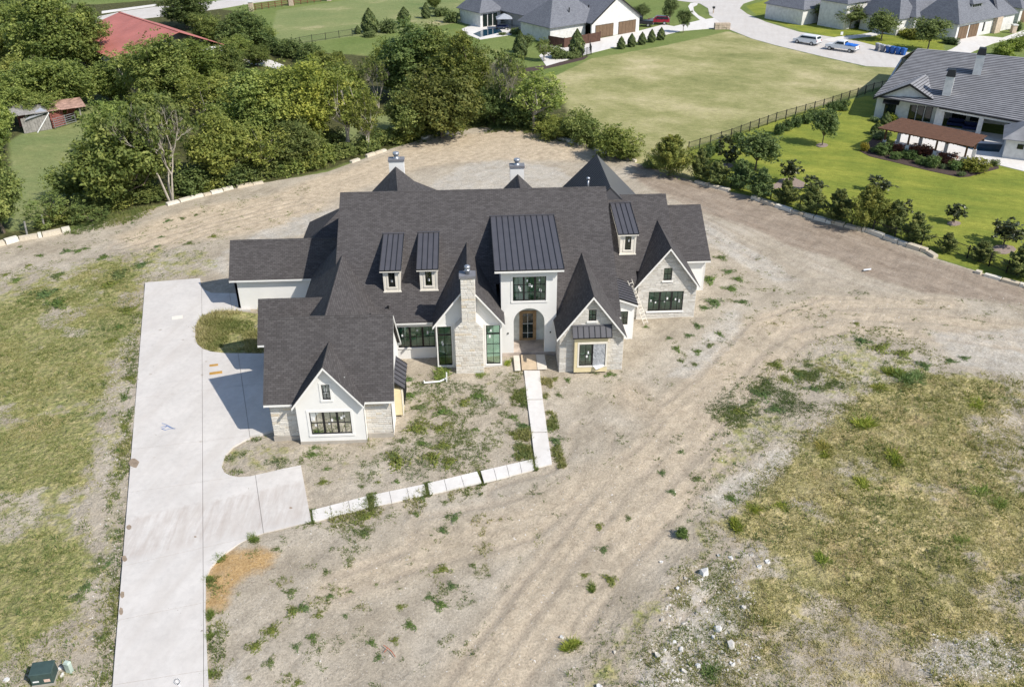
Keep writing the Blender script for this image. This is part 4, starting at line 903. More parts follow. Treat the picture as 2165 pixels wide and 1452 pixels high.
M['magleaf'] = leaf_mat('magnolia_leaves', [(0.0, (0.035, 0.048, 0.020)), (0.6, (0.07, 0.085, 0.03)), (1.0, (0.14, 0.125, 0.055))], 0.1, 0.4, 0.4)
M['grass'] = leaf_mat('grass_blades', [(0.0, (0.110, 0.160, 0.060)), (0.35, (0.185, 0.220, 0.072)), (0.65, (0.33, 0.31, 0.13)), (1.0, (0.56, 0.48, 0.30))], 0.25, 0.8, 0.1)
M['weed'] = leaf_mat('weed_leaves', [(0.0, (0.105, 0.150, 0.070)), (0.5, (0.175, 0.215, 0.075)), (0.8, (0.29, 0.285, 0.11)), (1.0, (0.38, 0.30, 0.16))], 0.25, 0.8, 0.1)
M['bark'] = plain('grey_brown_bark', (0.16, 0.13, 0.10), 0.95, 0.1, 0.25, 3)
M['palebark'] = plain('pale_bark', (0.46, 0.41, 0.35), 0.95, 0.1, 0.2, 3)
M['deadwood'] = plain('grey_dead_wood', (0.30, 0.26, 0.225), 0.95, 0.1, 0.2, 3)

def leaves_np(rng, P, N, size, aspect=0.55, up=None):
    """rhombic leaves at P with normals N"""
    n = len(P); N = N/np.linalg.norm(N, axis=1, keepdims=True)
    A = rng.normal(size=(n, 3)) if up is None else up + rng.normal(size=(n, 3))*0.25
    U = A-N*(A*N).sum(1, keepdims=True); U /= np.linalg.norm(U, axis=1, keepdims=True)+1e-9; Wd = np.cross(N, U)
    s = size*(0.65+0.7*rng.rand(n, 1)); V = np.stack([P-U*s, P+Wd*s*aspect, P+U*s, P-Wd*s*aspect], 1).reshape(-1, 3)
    return V, np.arange(4*n).reshape(n, 4)
def lobes_np(rng, n, R, zc, rz, lobe, flat=0.55):
    out = []
    for _ in range(n):
        d = rng.normal(size=3); d /= np.linalg.norm(d); d[2] = d[2] if d[2] > 0 else d[2]*flat
        r = 0.45+0.5*rng.rand(); out.append((np.array([d[0]*R*r, d[1]*R*r, zc+d[2]*rz*r]), lobe*(0.7+0.6*rng.rand())))
    return out
def cloud(rng, lobes, per, size, aspect=0.55, gap=0.0):
    Ps, Ns, Ts = [], [], []
    for c, r in lobes:
        k = int(per*(r*r)); j = max(3, k//15); d = rng.normal(size=(j, 3)); d /= np.linalg.norm(d, axis=1, keepdims=True); d[:, 2] += 0.12
        sp = c+d*r*(0.35+1.15*rng.rand(j, 1)**0.85)*np.array([1.08, 1.08, 0.95]); w = rng.randint(0, j, k); st = 0.45+rng.normal()*0.10+rng.normal(size=j)*0.16   # sprigs, each with its own tone
        p = sp[w]+rng.normal(size=(k, 3))*np.array([1, 1, 0.75])*min(0.30, r*0.24); dd = d[w]
        Ps.append(p); Ns.append(dd*0.6+rng.normal(size=(k, 3))*0.65+np.array([0, 0, 0.4])); Ts.append(np.clip(st[w]+rng.normal(size=k)*0.13, 0, 1))
    P, N, T = np.concatenate(Ps), np.concatenate(Ns), np.concatenate(Ts)
    V, Qd = leaves_np(rng, P, N, size, aspect); return V, Qd, T
def limbs(mb, rng, lobes, base_z, r0, fork_z, lean=(0, 0), every=1, stems=1):
    for s in range(stems):
        ox, oy = ((rng.rand(2)-0.5)*r0*2.5 if stems > 1 else (0, 0)); tx, ty = lean[0]+(rng.rand()-0.5)*fork_z*0.6*(stems > 1), lean[1]+(rng.rand()-0.5)*fork_z*0.6*(stems > 1)
        top = Vector((tx, ty, fork_z)); mb.tube([(ox, oy, base_z), (ox*0.6+tx*0.4, oy*0.6+ty*0.4, fork_z*0.5), top], [r0*1.25, r0, r0*0.8], 7)
        for i, (c, r) in enumerate(lobes):
            if i % every or (stems > 1 and i % stems != s): continue
            c = Vector(c); mid = top.lerp(c, 0.5)+Vector((rng.normal(), rng.normal(), rng.normal()))*0.12*(c-top).length*0.6; mid.z -= 0.05*(c-top).length
            mb.tube([top, mid, c+Vector((0, 0, r*0.3))], [r0*0.55, r0*0.33, r0*0.08], 5, False)
def tree_proto(name, seed, H, R, trunk, lobes_n, lobe, per, size, mat='leaf', bark='bark', r0=0.16, every=2, aspect=0.55, flat=0.55, stems=1, trunk_name='trunk', crown_name='crown'):
    rng = np.random.RandomState(seed); zc = trunk+(H-trunk)*0.45; L = lobes_np(rng, lobes_n, R*0.85, zc, (H-zc)*0.9, lobe, flat)
    root = empty(name); mb = MB(); limbs(mb, rng, L, -0.15, r0, max(trunk, 0.3)*1.05, every=every, stems=stems); mb.build(trunk_name, M[bark], root, uv=False)
    V, Qd, T = cloud(rng, L, per, size, aspect); np_mesh(crown_name, V, Qd, M[mat], root, T); root['_h'] = float(H); root['_r'] = float(R); return root
def juniper_proto(seed, H, R, n, dense=1.0, name='juniper_tree'):
    rng = np.random.RandomState(seed); root = empty(name); mb = MB(); mb.tube([(0, 0, -0.1), (0, 0, H*0.8)], [0.12, 0.03], 6); mb.build('trunk', M['bark'], root, uv=False)
    Ps, Ns, Us, Ts = [], [], [], []
    nb = int(46*dense)
    for b in range(nb):
        z0 = H*(0.02+0.80*(b/nb)**1.05); a = rng.rand()*2*pi; env = R*(1-(z0/H)**1.05)*(0.8+0.45*rng.rand())+0.10; ln = env*1.25; k = int(n/nb)
        d = np.array([cos(a), sin(a), 0.85+1.2*(z0/H)]); d /= np.linalg.norm(d); t = rng.rand(k, 1)**0.7; th = 0.15*ln*(1.12-t)+0.035
        p = np.array([0, 0, z0])+d*t*ln+rng.normal(size=(k, 3))*th*0.75; Ps.append(p); Us.append(np.tile(d+np.array([0, 0, 0.25]), (k, 1))); Ns.append(rng.normal(size=(k, 3))+np.array([0, 0, 0.4])+d*0.3)
        Ts.append(np.clip(0.30+0.35*t[:, 0]+rng.normal()*0.12+rng.normal(size=k)*0.12, 0, 1))
    P, N, U, T = map(np.concatenate, (Ps, Ns, Us, Ts)); V, Qd = leaves_np(rng, P, N, 0.12, 0.30, U); np_mesh('crown', V, Qd, M['needle'], root, T); root['_h'] = float(H); root['_r'] = float(R); return root
def cone_proto(seed, H, R, n, name='cone_shrub', mat='needle'):
    rng = np.random.RandomState(seed); root = empty(name); mb = MB(); mb.tube([(0, 0, -0.1), (0, 0, H*0.5)], [0.06, 0.04], 6); mb.build('trunk', M['bark'], root, uv=False)
    z = H*rng.rand(n)**1.25; env = R*np.clip(np.sin(np.clip((z/H)*0.86+0.14, 0, 1)*pi)**0.75*(1.12-(z/H)*0.5), 0.03, None); a = rng.rand(n)*2*pi
    rr = env*(0.7+0.36*np.sqrt(rng.rand(n)))*(1+0.13*np.sin(a*5+z*6)); P = np.stack([rr*np.cos(a), rr*np.sin(a), z], 1); N = np.stack([np.cos(a), np.sin(a), np.full(n, 0.5)], 1)+rng.normal(size=(n, 3))*0.5
    V, Qd = leaves_np(rng, P, N, 0.11, 0.5, np.tile([0, 0, 1.0], (n, 1))); T = np.clip(0.35+rng.normal(size=n)*0.18, 0, 1); np_mesh('crown', V, Qd, M[mat], root, T); root['_h'] = float(H); root['_r'] = float(R); return root
def bare_proto(seed, H, name='dead_tree', leafy=0, bark='deadwood', spread=0.42):
    rng = np.random.RandomState(seed); root = empty(name); mb = MB(); tips = []
    def grow(p, d, ln, r, depth):
        q = p+d*ln; m = (p+q)/2+Vector(rng.normal(size=3))*ln*0.06; mb.tube([p, m, q], [r, r*0.85, r*0.65], 6 if depth < 2 else 4, depth == 0)
        if depth > 4: tips.append(np.array(q)); return
        if depth >= 2: tips.append(np.array(q))
        for k in range(3 if depth < 2 else (3 if depth < 4 else 2)):
            a = rng.rand()*2*pi; s = spread*(0.6+0.8*rng.rand()); o = d.orthogonal().normalized(); e = d.cross(o); nd = (d+(o*cos(a)+e*sin(a))*s*1.3+Vector((0, 0, 0.16))).normalized()
            grow(q, nd, ln*(0.62+0.25*rng.rand()), r*0.58, depth+1)
    for s in range(3):
        a = s*2.1+rng.rand(); grow(Vector((0.15*cos(a), 0.15*sin(a), -0.1)), Vector((cos(a)*0.28, sin(a)*0.28, 1)).normalized(), H*0.30, 0.13, 0)
    mb.build('trunk', M[bark], root, uv=False)
    if leafy:
        L = [(t, 0.42+0.4*rng.rand()) for t in tips if rng.rand() < leafy]
        V, Qd, T = cloud(rng, L, 150, 0.17); np_mesh('crown', V, Qd, M['leaf'], root, T)
    zs = [v[2] for v in mb.v]; xs = [hypot(v[0], v[1]) for v in mb.v]; root['_h'] = float(max(zs)); root['_r'] = float(np.percentile(xs, 97)); return root
def shrub_proto(seed, R, n, size=0.12, name='shrub', mat='shrubleaf', lob=9, flat=0.8):
    rng = np.random.RandomState(seed); L = lobes_np(rng, lob, R*0.7, R*0.72, R*0.75, R*0.5, flat); root = empty(name); mb = MB()
    for k in range(4): a = k*1.6; mb.tube([(0, 0, -0.1), (R*0.35*cos(a), R*0.35*sin(a), R*0.9)], [0.03, 0.012], 5)
    mb.build('stem', M['bark'], root, uv=False); V, Qd, T = cloud(rng, L, n/lob/(R*R*0.25), size); np_mesh('foliage', V, Qd, M[mat], root, T); root['_h'] = float(R*1.65); root['_r'] = float(R*1.05); return root
PROTO = {
 'oak': [tree_proto('broadleaf_tree', s, 8.0, 3.6, 1.0, 44, 0.85, 560, 0.15, every=3, flat=0.9) for s in (1, 2, 3)],
 'tall': [tree_proto('broadleaf_tree', s, 10.0, 3.3, 1.2, 50, 0.8, 560, 0.15, every=3, flat=0.9) for s in (4, 5, 6)],
 'airy': [tree_proto('airy_tree', s, 8.5, 3.2, 2.2, 30, 0.75, 300, 0.14, bark='palebark', r0=0.13, every=1, flat=0.8, stems=2) for s in (7, 8)],
 'young': [tree_proto('young_tree', s, 5.0, 1.75, 1.15, 34, 0.6, 420, 0.115, mat='shrubleaf', r0=0.07, every=3) for s in (9, 10)],
 'scrub': [tree_proto('scrub_tree', s, 4.5, 2.2, 0.5, 24, 0.75, 520, 0.13, r0=0.07, every=3, flat=1.0, stems=3) for s in (11, 12)],
 'acacia': [tree_proto('feathery_scrub_tree', s, 4.5, 2.4, 0.4, 26, 0.55, 260, 0.13, mat='shrubleaf', r0=0.06, every=2, flat=1.0, aspect=0.3, stems=3) for s in (13,)],
  'halfdead': [bare_proto(16, 8.0, 'bare_limbed_tree', 0.13, 'palebark'), bare_proto(17, 8.0, 'bare_limbed_tree', 0.08, 'palebark')],
 'juniper': [juniper_proto(s, 4.0, 1.25, 8500, 1.35) for s in (18, 19, 20)],
 'bigjuniper': [juniper_proto(s, 5.0, 2.3, 15000, 2.2) for s in (21, 22)],
 'cone': [cone_proto(s, 3.0, 0.75, 3600) for s in (23, 24)],
 'magnolia': [tree_proto('magnolia_tree', s, 3.0, 1.15, 0.45, 18, 0.42, 330, 0.14, mat='magleaf', r0=0.05, every=2, flat=0.9) for s in (25, 26)],
 'ball': [shrub_proto(s, 0.8, 2200, 0.09) for s in (27, 28)],
 'bush': [shrub_proto(s, 1.2, 4500, 0.11, 'bush', 'leaf', 12, 1.0) for s in (29, 30, 31)],
 }
_used = set(); _rp = random.Random(77); PLANTS = []
def plant(kind, bx, by, ty, w, label, cat, group=None, tint=(1, 1, 1), dz=0.0, base=None, minh=0.0):
    """base pixel, top pixel row, width in pixels"""
    v = _rp.randrange(len(PROTO[kind])); p = PROTO[kind][v]; B = base if base is not None else G(bx, by)
    depth = (np.array(B)-EYE) @ _f; wm = w*depth/FPX; h = max(height_at(B, bx, ty), minh, 0.25, 0.72*wm if kind in ('oak', 'tall') else 0)
    hz = float(height(np.array([B.x]), np.array([B.y]))[0])
    if (kind, v) in _used: o = copy_tree(p)
    else: o = p; _used.add((kind, v))
    o.location = (B.x, B.y, hz+dz); s = wm*(1.3 if kind in ('juniper', 'magnolia') else 1.18 if kind == 'young' else 1.0 if kind in ('oak', 'tall') else 1.1)/(2*p['_r']); o.scale = (s, s*_rp.uniform(0.9, 1.1), h/p['_h']); o.rotation_euler = (0, 0, _rp.uniform(0, 6.28))
    for k in ('label', 'category', 'group'):
        if k in o: del o[k]
    tag(o, label, cat, group); j = _rp.uniform(0.72, 1.28) if kind in ('oak', 'tall', 'airy') else _rp.uniform(0.88, 1.12)
    for c in o.children:
        if c.name.split('.')[0] in ('crown', 'foliage'): c.color = (tint[0]*j, tint[1]*j, tint[2]*j, 1)
    PLANTS.append(o); return o
OL = (1.15, 1.08, 0.88); YG = (1.34, 1.22, 0.82); DK = (0.72, 0.80, 0.85); MG = (1.1, 1.12, 1.0)
T_ = 'tree'
# front row along the lot edge, left to right
plant('tall', 8, 492, 285, 130, 'dense dark green tree at the photo edge by the pale stone curb', T_)
plant('tall', 0, 330, 175, 90, 'dark green tree at the photo edge in front of the ruined shed', T_, tint=MG)
plant('acacia', 118, 478, 392, 120, 'feathery light green scrub tree right of the leaning fence post', T_, tint=(1.2, 1.2, 1))
plant('acacia', 195, 470, 425, 90, 'low feathery scrub tree left of the leaning pale trunk', T_, tint=(1.1, 1.15, 1))
plant('oak', 268, 432, 225, 210, 'broad green tree with a leaning pale trunk beside the bare dirt lot', T_, tint=MG)
plant('scrub', 165, 420, 345, 80, 'small green tree at the near end of the glade', T_, tint=MG)
plant('halfdead', 362, 425, 205, 150, 'grey half bare tree with pale forked trunk above the dirt lot', T_)
plant('oak', 468, 384, 228, 140, 'dense olive tree just right of the grey half bare tree', T_, tint=OL)
plant('airy', 560, 372, 262, 120, 'rounded olive green tree low behind the stone curb', T_, tint=OL)
plant('oak', 625, 352, 250, 120, 'dark green tree behind the curb in front of the yellowish grove', T_)
plant('tall', 545, 325, 150, 140, 'tall green tree above the rounded olive tree', T_, tint=MG)
plant('tall', 610, 318, 138, 130, 'tall yellow green tree in the middle of the grove', T_, tint=(1.2, 1.14, .88))
plant('tall', 672, 318, 128, 125, 'tallest yellow green tree of the grove', T_, tint=YG)
plant('airy', 735, 316, 130, 135, 'airy yellow green tree with a dark slim trunk', T_, tint=(1.25, 1.18, .9))
plant('airy', 778, 322, 190, 70, 'thin airy tree standing at the gap in the grove', T_, tint=OL)
plant('halfdead', 800, 228, 125, 60, 'small grey bare tree behind the gap in the grove', T_)
plant('tall', 870, 212, 38, 150, 'tall dark tree in front of the green meadow', T_, tint=DK)
plant('oak', 830, 200, 85, 90, 'yellow green tree left of the tall dark tree', T_, tint=(1.2, 1.15, .9))
plant('tall', 925, 215, 55, 110, 'dark olive tree right behind the tall dark tree', T_, tint=(.95, .95, .9))
plant('oak', 935, 292, 140, 170, 'dense dark olive tree with a pale trunk above the far tip of the lot', T_, tint=(1.1, 1.0, .9))
plant('oak', 870, 296, 190, 110, 'dark rounded tree beside the bright glade', T_)
plant('tall', 985, 245, 62, 130, 'tall olive tree with a bare pale limbed tree before it', T_, tint=(1.2, 1.12, .9))
plant('halfdead', 1003, 240, 95, 75, 'pale white limbed tree in front of the tall olive tree', T_)
plant('halfdead', 1068, 262, 108, 80, 'grey sparse bare tree left of the airy tree', T_)
plant('oak', 1045, 262, 178, 90, 'low dark tree under the grey sparse tree', T_, tint=DK)
plant('airy', 1130, 276, 145, 135, 'airy green tree with pale trunks at the far tip of the lot', T_, tint=MG)
plant('scrub', 1100, 268, 200, 80, 'dark scrub tree below the airy tree', T_, tint=DK)
plant('scrub', 1229, 303, 230, 70, 'dark round scrub tree at the edge of the dry field', T_)
plant('scrub', 1303, 335, 266, 80, 'olive scrub tree between the dark scrub tree and the big juniper', T_, tint=(1.1, 1.08, .9))
plant('scrub', 1170, 290, 248, 70, 'low yellowish scrub tree below the airy tree', T_, tint=OL)
# woods further back on the left
for i, (k, bx, by, ty, w, t, l) in enumerate([
    ('oak', 545, 140, 92, 60, MG, 'tree standing at the open end of the barn'), ('oak', 505, 128, 84, 70, MG, 'tree hiding the barn end wall'), ('tall', 205, 128, 40, 80, MG, 'tree covering the near barn eave'), ('oak', 300, 160, 96, 90, MG, 'tree low before the barn roof'), ('oak', 345, 165, 88, 80, (1.1, 1.1, .9), 'second tree low before the barn roof'), ('tall', 400, 160, 84, 80, MG, 'tree hiding the barn end'), ('oak', 440, 135, 88, 70, (1.1, 1.2, 1), 'small light tree at the barn end wall'),
    ('tall', 122, 165, -30, 150, MG, 'tallest tree beside the red barn roof'), ('tall', 185, 150, 0, 110, MG, 'tall tree overlapping the barn roof on its open side'),
    ('oak', 36, 145, 62, 85, OL, 'olive rounded tree at the photo edge left of the tallest tree'), ('oak', 70, 110, -10, 110, MG, 'green tree behind the tallest tree by the street'),
    ('oak', 10, 90, -40, 70, DK, 'dark tree at the street in the photo corner'), ('oak', 130, 236, 112, 170, MG, 'broad green tree behind the ruined shed'), ('oak', 45, 205, 118, 100, (1.25, 1.15, 1), 'brown tinged tree between the shed and the photo edge'),
    ('oak', 235, 215, 118, 110, MG, 'dark tree beside the narrow glade'), ('airy', 290, 225, 92, 120, (1, 1, .95), 'green tree below the barn eave'), ('tall', 355, 240, 72, 130, (1.05, 1.05, .95), 'tall green tree covering the barn corner'),
    ('tall', 425, 215, 85, 120, (1.25, 1.3, 1), 'light green tree under the barn roof edge'), ('oak', 480, 190, 95, 95, MG, 'green tree at the lower corner of the barn'), ('oak', 330, 300, 190, 120, (1.1, 1.1, .9), 'green tree behind the grey half bare tree'),
    ('airy', 430, 265, 160, 120, (1.2, 1.15, .9), 'light olive tree behind the dense olive tree'), ('oak', 245, 320, 205, 110, (1.1, 1.15, 1), 'pale green tree left of the half bare crown'), ('oak', 500, 250, 150, 110, OL, 'olive tree left of the tall grove'),
    ('oak', 395, 60, -20, 110, DK, 'dark tree behind the barn ridge'), ('oak', 450, 95, 25, 90, MG, 'rounded tree behind the barn gable end'), ('oak', 520, 108, 22, 110, DK, 'dark broad tree beside the green meadow'), ('oak', 555, 100, 50, 60, MG, 'low tree at the meadow corner'), ('oak', 100, 262, 190, 90, MG, 'low tree beside the shed roof'), ('tall', 30, 262, 150, 110, MG, 'tall tree at the photo edge behind the shed'),
    ('oak', 570, 240, 140, 100, (1.1, 1.1, .9), 'tree behind the tall yellow green tree'), ('oak', 650, 230, 125, 110, (1.1, 1.1, .9), 'tree at the back of the yellow green grove'), ('oak', 725, 232, 130, 90, (1.1, 1.1, .9), 'tree at the back of the airy yellow green tree'), ('oak', 920, 20, -20, 30, MG, 'small far tree at the top of the meadow'), ('oak', 402, 12, -30, 40, MG, 'far street tree at the top by the brick pillars')]):
    plant(k, bx, by, ty, w, l, T_, 'woods around the red barn', t)
# undergrowth bushes at the foot of the trees
ub = [(300, 432, 60), (335, 425, 55), (205, 455, 60), (170, 470, 60), (230, 448, 55), (400, 412, 70), (440, 402, 60), (495, 392, 60), (530, 383, 60), (575, 378, 55), (610, 370, 60), (650, 362, 60), (690, 350, 55), (725, 338, 50), (770, 326, 55), (810, 313, 55), (850, 304, 50), (890, 292, 50), (965, 278, 45), (1000, 268, 40), (1035, 262, 40), (1080, 262, 40), (1150, 284, 45), (1200, 296, 45), (1262, 314, 45), (1275, 322, 40), (1330, 342, 40), (1385, 360, 35), (560, 365, 70), (600, 350, 70), (660, 335, 70), (700, 322, 60), (130, 478, 50), (255, 445, 45), (100, 484, 45)]
bw_ = place_words([(x, y) for x, y, w in ub], [('the leaning pale trunk', 285, 425), ('the grey half bare tree', 362, 425), ('the dense olive tree', 468, 384), ('the rounded olive tree', 560, 372), ('the dark tree before the grove', 625, 352), ('the airy dark stemmed tree', 735, 316), ('the bright glade', 780, 300), ('the dark olive tree', 935, 290), ('the grey sparse bare tree', 1068, 262), ('the airy pale stemmed tree', 1130, 276), ('the dark round scrub tree', 1229, 303), ('the olive scrub tree', 1303, 335), ('the feathery scrub tree', 118, 478)])
for i, (x, y, w) in enumerate(ub):
    plant('bush', x, y-8, y-8-w*0.55*_rp.uniform(.8, 1.2), w*_rp.uniform(.9, 1.2), 'low leafy undergrowth bush, '+bw_[i], 'bush', 'undergrowth bushes along the lot edge', _rp.choice([MG, OL, DK, (1, 1, 1)]))
for i, (x, y, w, h) in enumerate([(545, 100, 36, 32), (570, 108, 40, 34), (596, 115, 40, 30), (622, 122, 40, 32), (650, 130, 42, 34), (676, 136, 36, 28), (700, 140, 36, 24), (716, 134, 26, 26)]):
    plant('bush', x, y, y-h, w, NTH[i]+' hedge bush from the dark trees beside the narrow driveway', 'bush', 'hedge bushes along the narrow driveway', DK if i < 5 else OL)
# junipers along the lawn fence
jl = [(1415, 372, 280, 100, 'big'), (1478, 380, 308, 40, ''), (1515, 390, 337, 52, ''), (1565, 398, 331, 54, ''), (1607, 418, 350, 50, ''), (1659, 432, 374, 44, ''), (1712, 451, 384, 50, ''), (1767, 468, 392, 60, ''), (1828, 484, 384, 95, 'big'), (1886, 490, 417, 52, ''), (1931, 512, 442, 52, ''), (1999, 533, 486, 36, ''), (2073, 551, 503, 46, ''), (2154, 580, 508, 74, '')]
jn = ['largest dark juniper where the lawn fence meets the dry field', 'slim juniper right behind the largest dark juniper', 'juniper in front of the dark magnolia', 'grey green juniper left of the round lawn oak', 'grey green juniper just right of the round lawn oak', 'slim juniper in front of the mulch island', 'juniper beside the small magnolia by the fence', 'dense juniper left of the wide yellowish juniper', 'wide yellowish juniper at the middle of the fence', 'juniper tucked against the wide yellowish juniper', 'juniper beyond the gap right of the wide yellowish one', 'small juniper in front of the black fence panels', 'low juniper close to the fence below the dark magnolia', 'juniper at the photo edge below the lawn']
for (x, y, t, w, b), n in zip(jl, jn):
    plant('bigjuniper' if b else 'juniper', x, y, t, w, n, T_, 'junipers along the black lawn fence', (1.25, 1.15, .85) if x in (1828, 1415) else ((.85, 1.0, 1.1) if x in (1565, 1607) else (1, 1, 1)))
for x, y, t, w, n in ((2121, 519, 463, 56, 'large dark magnolia on the lawn near the photo edge'), (1912, 455, 420, 24, 'slim magnolia behind the wide yellowish juniper'), (1720, 405, 370, 34, 'small magnolia left of the fence junipers'), (1668, 386, 336, 34, 'magnolia standing in the mulch island'), (1859, 404, 370, 42, 'ragged magnolia behind the wide yellowish juniper'), (1537, 349, 284, 40, 'tall dark magnolia by the dry field fence'), (2017, 471, 428, 36, 'small magnolia with bare stem in a mulch ring')):
    plant('magnolia', x, y, t, w, n, T_)
plant('young', 1597, 360, 274, 78, 'round oak on the bright lawn near the junipers', T_, tint=(1.0, 1.05, 1))
plant('young', 1738, 307, 224, 48, 'slender oak in a mulch ring on the bright lawn', T_, tint=(.9, .95, .95))
for i, (x, y) in enumerate([(1488, 334), (1502, 328), (1518, 321), (1563, 300), (1645, 284), (1664, 276), (1684, 268), (1703, 261), (1724, 253), (1757, 238), (1776, 233)]):
    plant('ball', x, y, y-22, 21, NTH[i]+' round shrub from the largest juniper along the dry field fence', 'shrub', 'round shrubs along the dry field fence', (.75, .85, .8))
# ================================================================== neighbouring buildings, fences, cars
M['whitebrick'] = plain('white_painted_brick', (0.66, 0.65, 0.63), 0.85, 0.2, 0.14, 1.6, bump=0.3)
M['tile'] = plain('grey_roof_tile', (0.25, 0.25, 0.265), 0.75, 0.25, 0.2, 0.8)
M['tile_gap'] = plain('dark_tile_gap', (0.05, 0.05, 0.056), 0.9, 0.1)
M['brownwood'] = plain('brown_stained_wood', (0.150, 0.072, 0.038), 0.6, 0.3, 0.25, 2)
M['darkfence'] = plain('dark_brown_fence', (0.10, 0.055, 0.040), 0.8, 0.2, 0.2, 2)
M['garagewood'] = plain('brown_garage_door', (0.16, 0.105, 0.065), 0.7, 0.3, 0.12, 2)
M['iron'] = plain('black_iron', (0.016, 0.016, 0.017), 0.5, 0.4)
M['water'] = plain('pool_water', (0.012, 0.05, 0.09), 0.04, 0.6, 0.2, 0.5)
M['redroof'] = plain('faded_red_metal_roof', (0.47, 0.165, 0.135), 0.6, 0.35, 0.14, 0.25)
M['grey_wood'] = plain('weathered_grey_wood', (0.30, 0.285, 0.27), 0.95, 0.1, 0.3, 3)
M['redwood'] = plain('faded_red_wood', (0.26, 0.10, 0.085), 0.95, 0.1, 0.35, 3)
M['rust'] = plain('rusty_roof_sheet', (0.40, 0.25, 0.20), 0.8, 0.3, 0.45, 1.6)
M['mulch'] = plain('dark_mulch', (0.085, 0.062, 0.055), 0.98, 0.1, 0.3, 6)
M['gravelring'] = plain('pinkish_mulch', (0.30, 0.235, 0.20), 0.98, 0.1, 0.25, 6)
M['bluefab'] = plain('blue_fabric', (0.018, 0.028, 0.085), 0.8, 0.2, 0.2)
M['greyfab'] = plain('grey_canopy_fabric', (0.36, 0.38, 0.42), 0.8, 0.2, 0.1)
M['carwhite'] = plain('white_car_paint', (0.78, 0.79, 0.80), 0.25, 0.5, 0.02)
M['carred'] = plain('red_car_paint', (0.30, 0.012, 0.03), 0.22, 0.5, 0.05)
M['carblack'] = plain('black_car_paint', (0.018, 0.018, 0.022), 0.22, 0.5, 0.05)
M['tyre'] = plain('tyre_rubber', (0.02, 0.02, 0.02), 0.9, 0.2)
M['rim'] = plain('wheel_rim', (0.45, 0.46, 0.48), 0.35, 0.5, metal=0.5)
M['redlight'] = plain('red_tail_light', (0.30, 0.01, 0.01), 0.3, 0.5)
M['binblue'] = plain('blue_bin_plastic', (0.015, 0.10, 0.36), 0.45, 0.4, 0.1)
M['bingrey'] = plain('grey_bin_plastic', (0.22, 0.23, 0.26), 0.5, 0.4, 0.1)
M['lidgrey'] = plain('pale_grey_bin_lid', (0.40, 0.41, 0.44), 0.5, 0.4, 0.1)
M['creambrick'] = plain('cream_brick', (0.52, 0.42, 0.33), 0.9, 0.2, 0.2, 3)

def hip(parent, T, s0, s1, d0, d1, ze, zr, inset, mat='shingle2', name='roof', along='s', th=0.1):
    """hipped roof in local axes; inset = how far the ridge ends sit from the ends"""
    mb = MB(); P = lambda s, d, z: T(s, d, z)
    if along == 's':
        m = (d0+d1)/2; r0, r1 = (s0+inset, m, zr), (s1-inset, m, zr); A, B, C, D = (s0, d0, ze), (s1, d0, ze), (s1, d1, ze), (s0, d1, ze)
        F = [[A, B, r1, r0], [C, D, r0, r1], [B, C, r1], [D, A, r0]]
    else:
        m = (s0+s1)/2; r0, r1 = (m, d0+inset, zr), (m, d1-inset, zr); A, B, C, D = (s0, d0, ze), (s1, d0, ze), (s1, d1, ze), (s0, d1, ze)
        F = [[B, C, r1, r0], [D, A, r0, r1], [A, B, r0], [C, D, r1]]
    for f in F:
        ps = [Vector(P(*q)) for q in f]
        if (ps[1]-ps[0]).cross(ps[2]-ps[0]).z < 0: ps = ps[::-1]
        mb.slab(ps, th)
    return mb.build(name, M[mat], parent)
def lbox(T, name, mat, parent, s0, s1, d0, d1, z0, z1):
    mb = MB(); lo = [Vector(T(s, d, z0)) for s, d in ((s0, d0), (s1, d0), (s1, d1), (s0, d1))]; hi = [p+Vector((0, 0, z1-z0)) for p in lo]
    if (lo[1]-lo[0]).cross(lo[2]-lo[0]).z < 0: lo, hi = lo[::-1], hi[::-1]
    mb.hexa(lo, hi); return mb.build(name, M[mat], parent)
def lslab(T, name, mat, parent, pts, th=0.1):
    mb = MB(); ps = [Vector(T(*p)) for p in pts]
    if (ps[1]-ps[0]).cross(ps[2]-ps[0]).z < 0: ps = ps[::-1]
    mb.slab(ps, th); return mb.build(name, M[mat], parent)
def lwin(T, parent, s0, s1, d, z0, z1, n=1, mat='darkglass', out=0.06):
    w = lbox(T, 'window', 'black', parent, s0-0.06, s1+0.06, d, d+out, z0-0.06, z1+0.06)
    for k in range(n): a = s0+(s1-s0)*k/n; b = s0+(s1-s0)*(k+1)/n; lbox(T, 'pane', mat, w, a+0.03, b-0.03, d+out-0.02, d+out+0.02, z0, z1)
    return w

# ---- right neighbour: long grey tiled house with a patio
RA = Vector((58.6, 124.1, 0)); RT = Frame(RA, (0.863, -0.505))
rh = empty('patio_house', tuple(RA), 0, 'white brick house with striped grey tile roof, two chimneys and a covered patio', 'house')
wall(RT, [(0, -0.1), (8.1, -0.1), (8.1, 2.95), (3.95, 5.15), (0, 2.95)], [], M['whitebrick'], rh)
Fl, Fr, Rl, Rr = (-0.5, 0.1, 3.05), (26, 7.3, 3.05), (3.0, -14.5, 7.3), (27, -14.5, 7.3)
mb_ = MB(); vF, vG, vH, vI = map(Vector, (Fl, Fr, Rr, Rl))
for k in range(34):
    ps = [Vector(RT(*p)) for p in (vF.lerp(vI, k/34), vG.lerp(vH, k/34), vG.lerp(vH, (k+1)/34), vF.lerp(vI, (k+1)/34))]; mb_.slab(ps, 0.08)
main_rows = mb_.build('roof', M['tile_gap'], rh); lslab(RT, 'roof', 'tile', rh, [(Rl[0], -14.5, 7.3), Rr, (27, -28, 3.0), (0, -28, 3.0)])
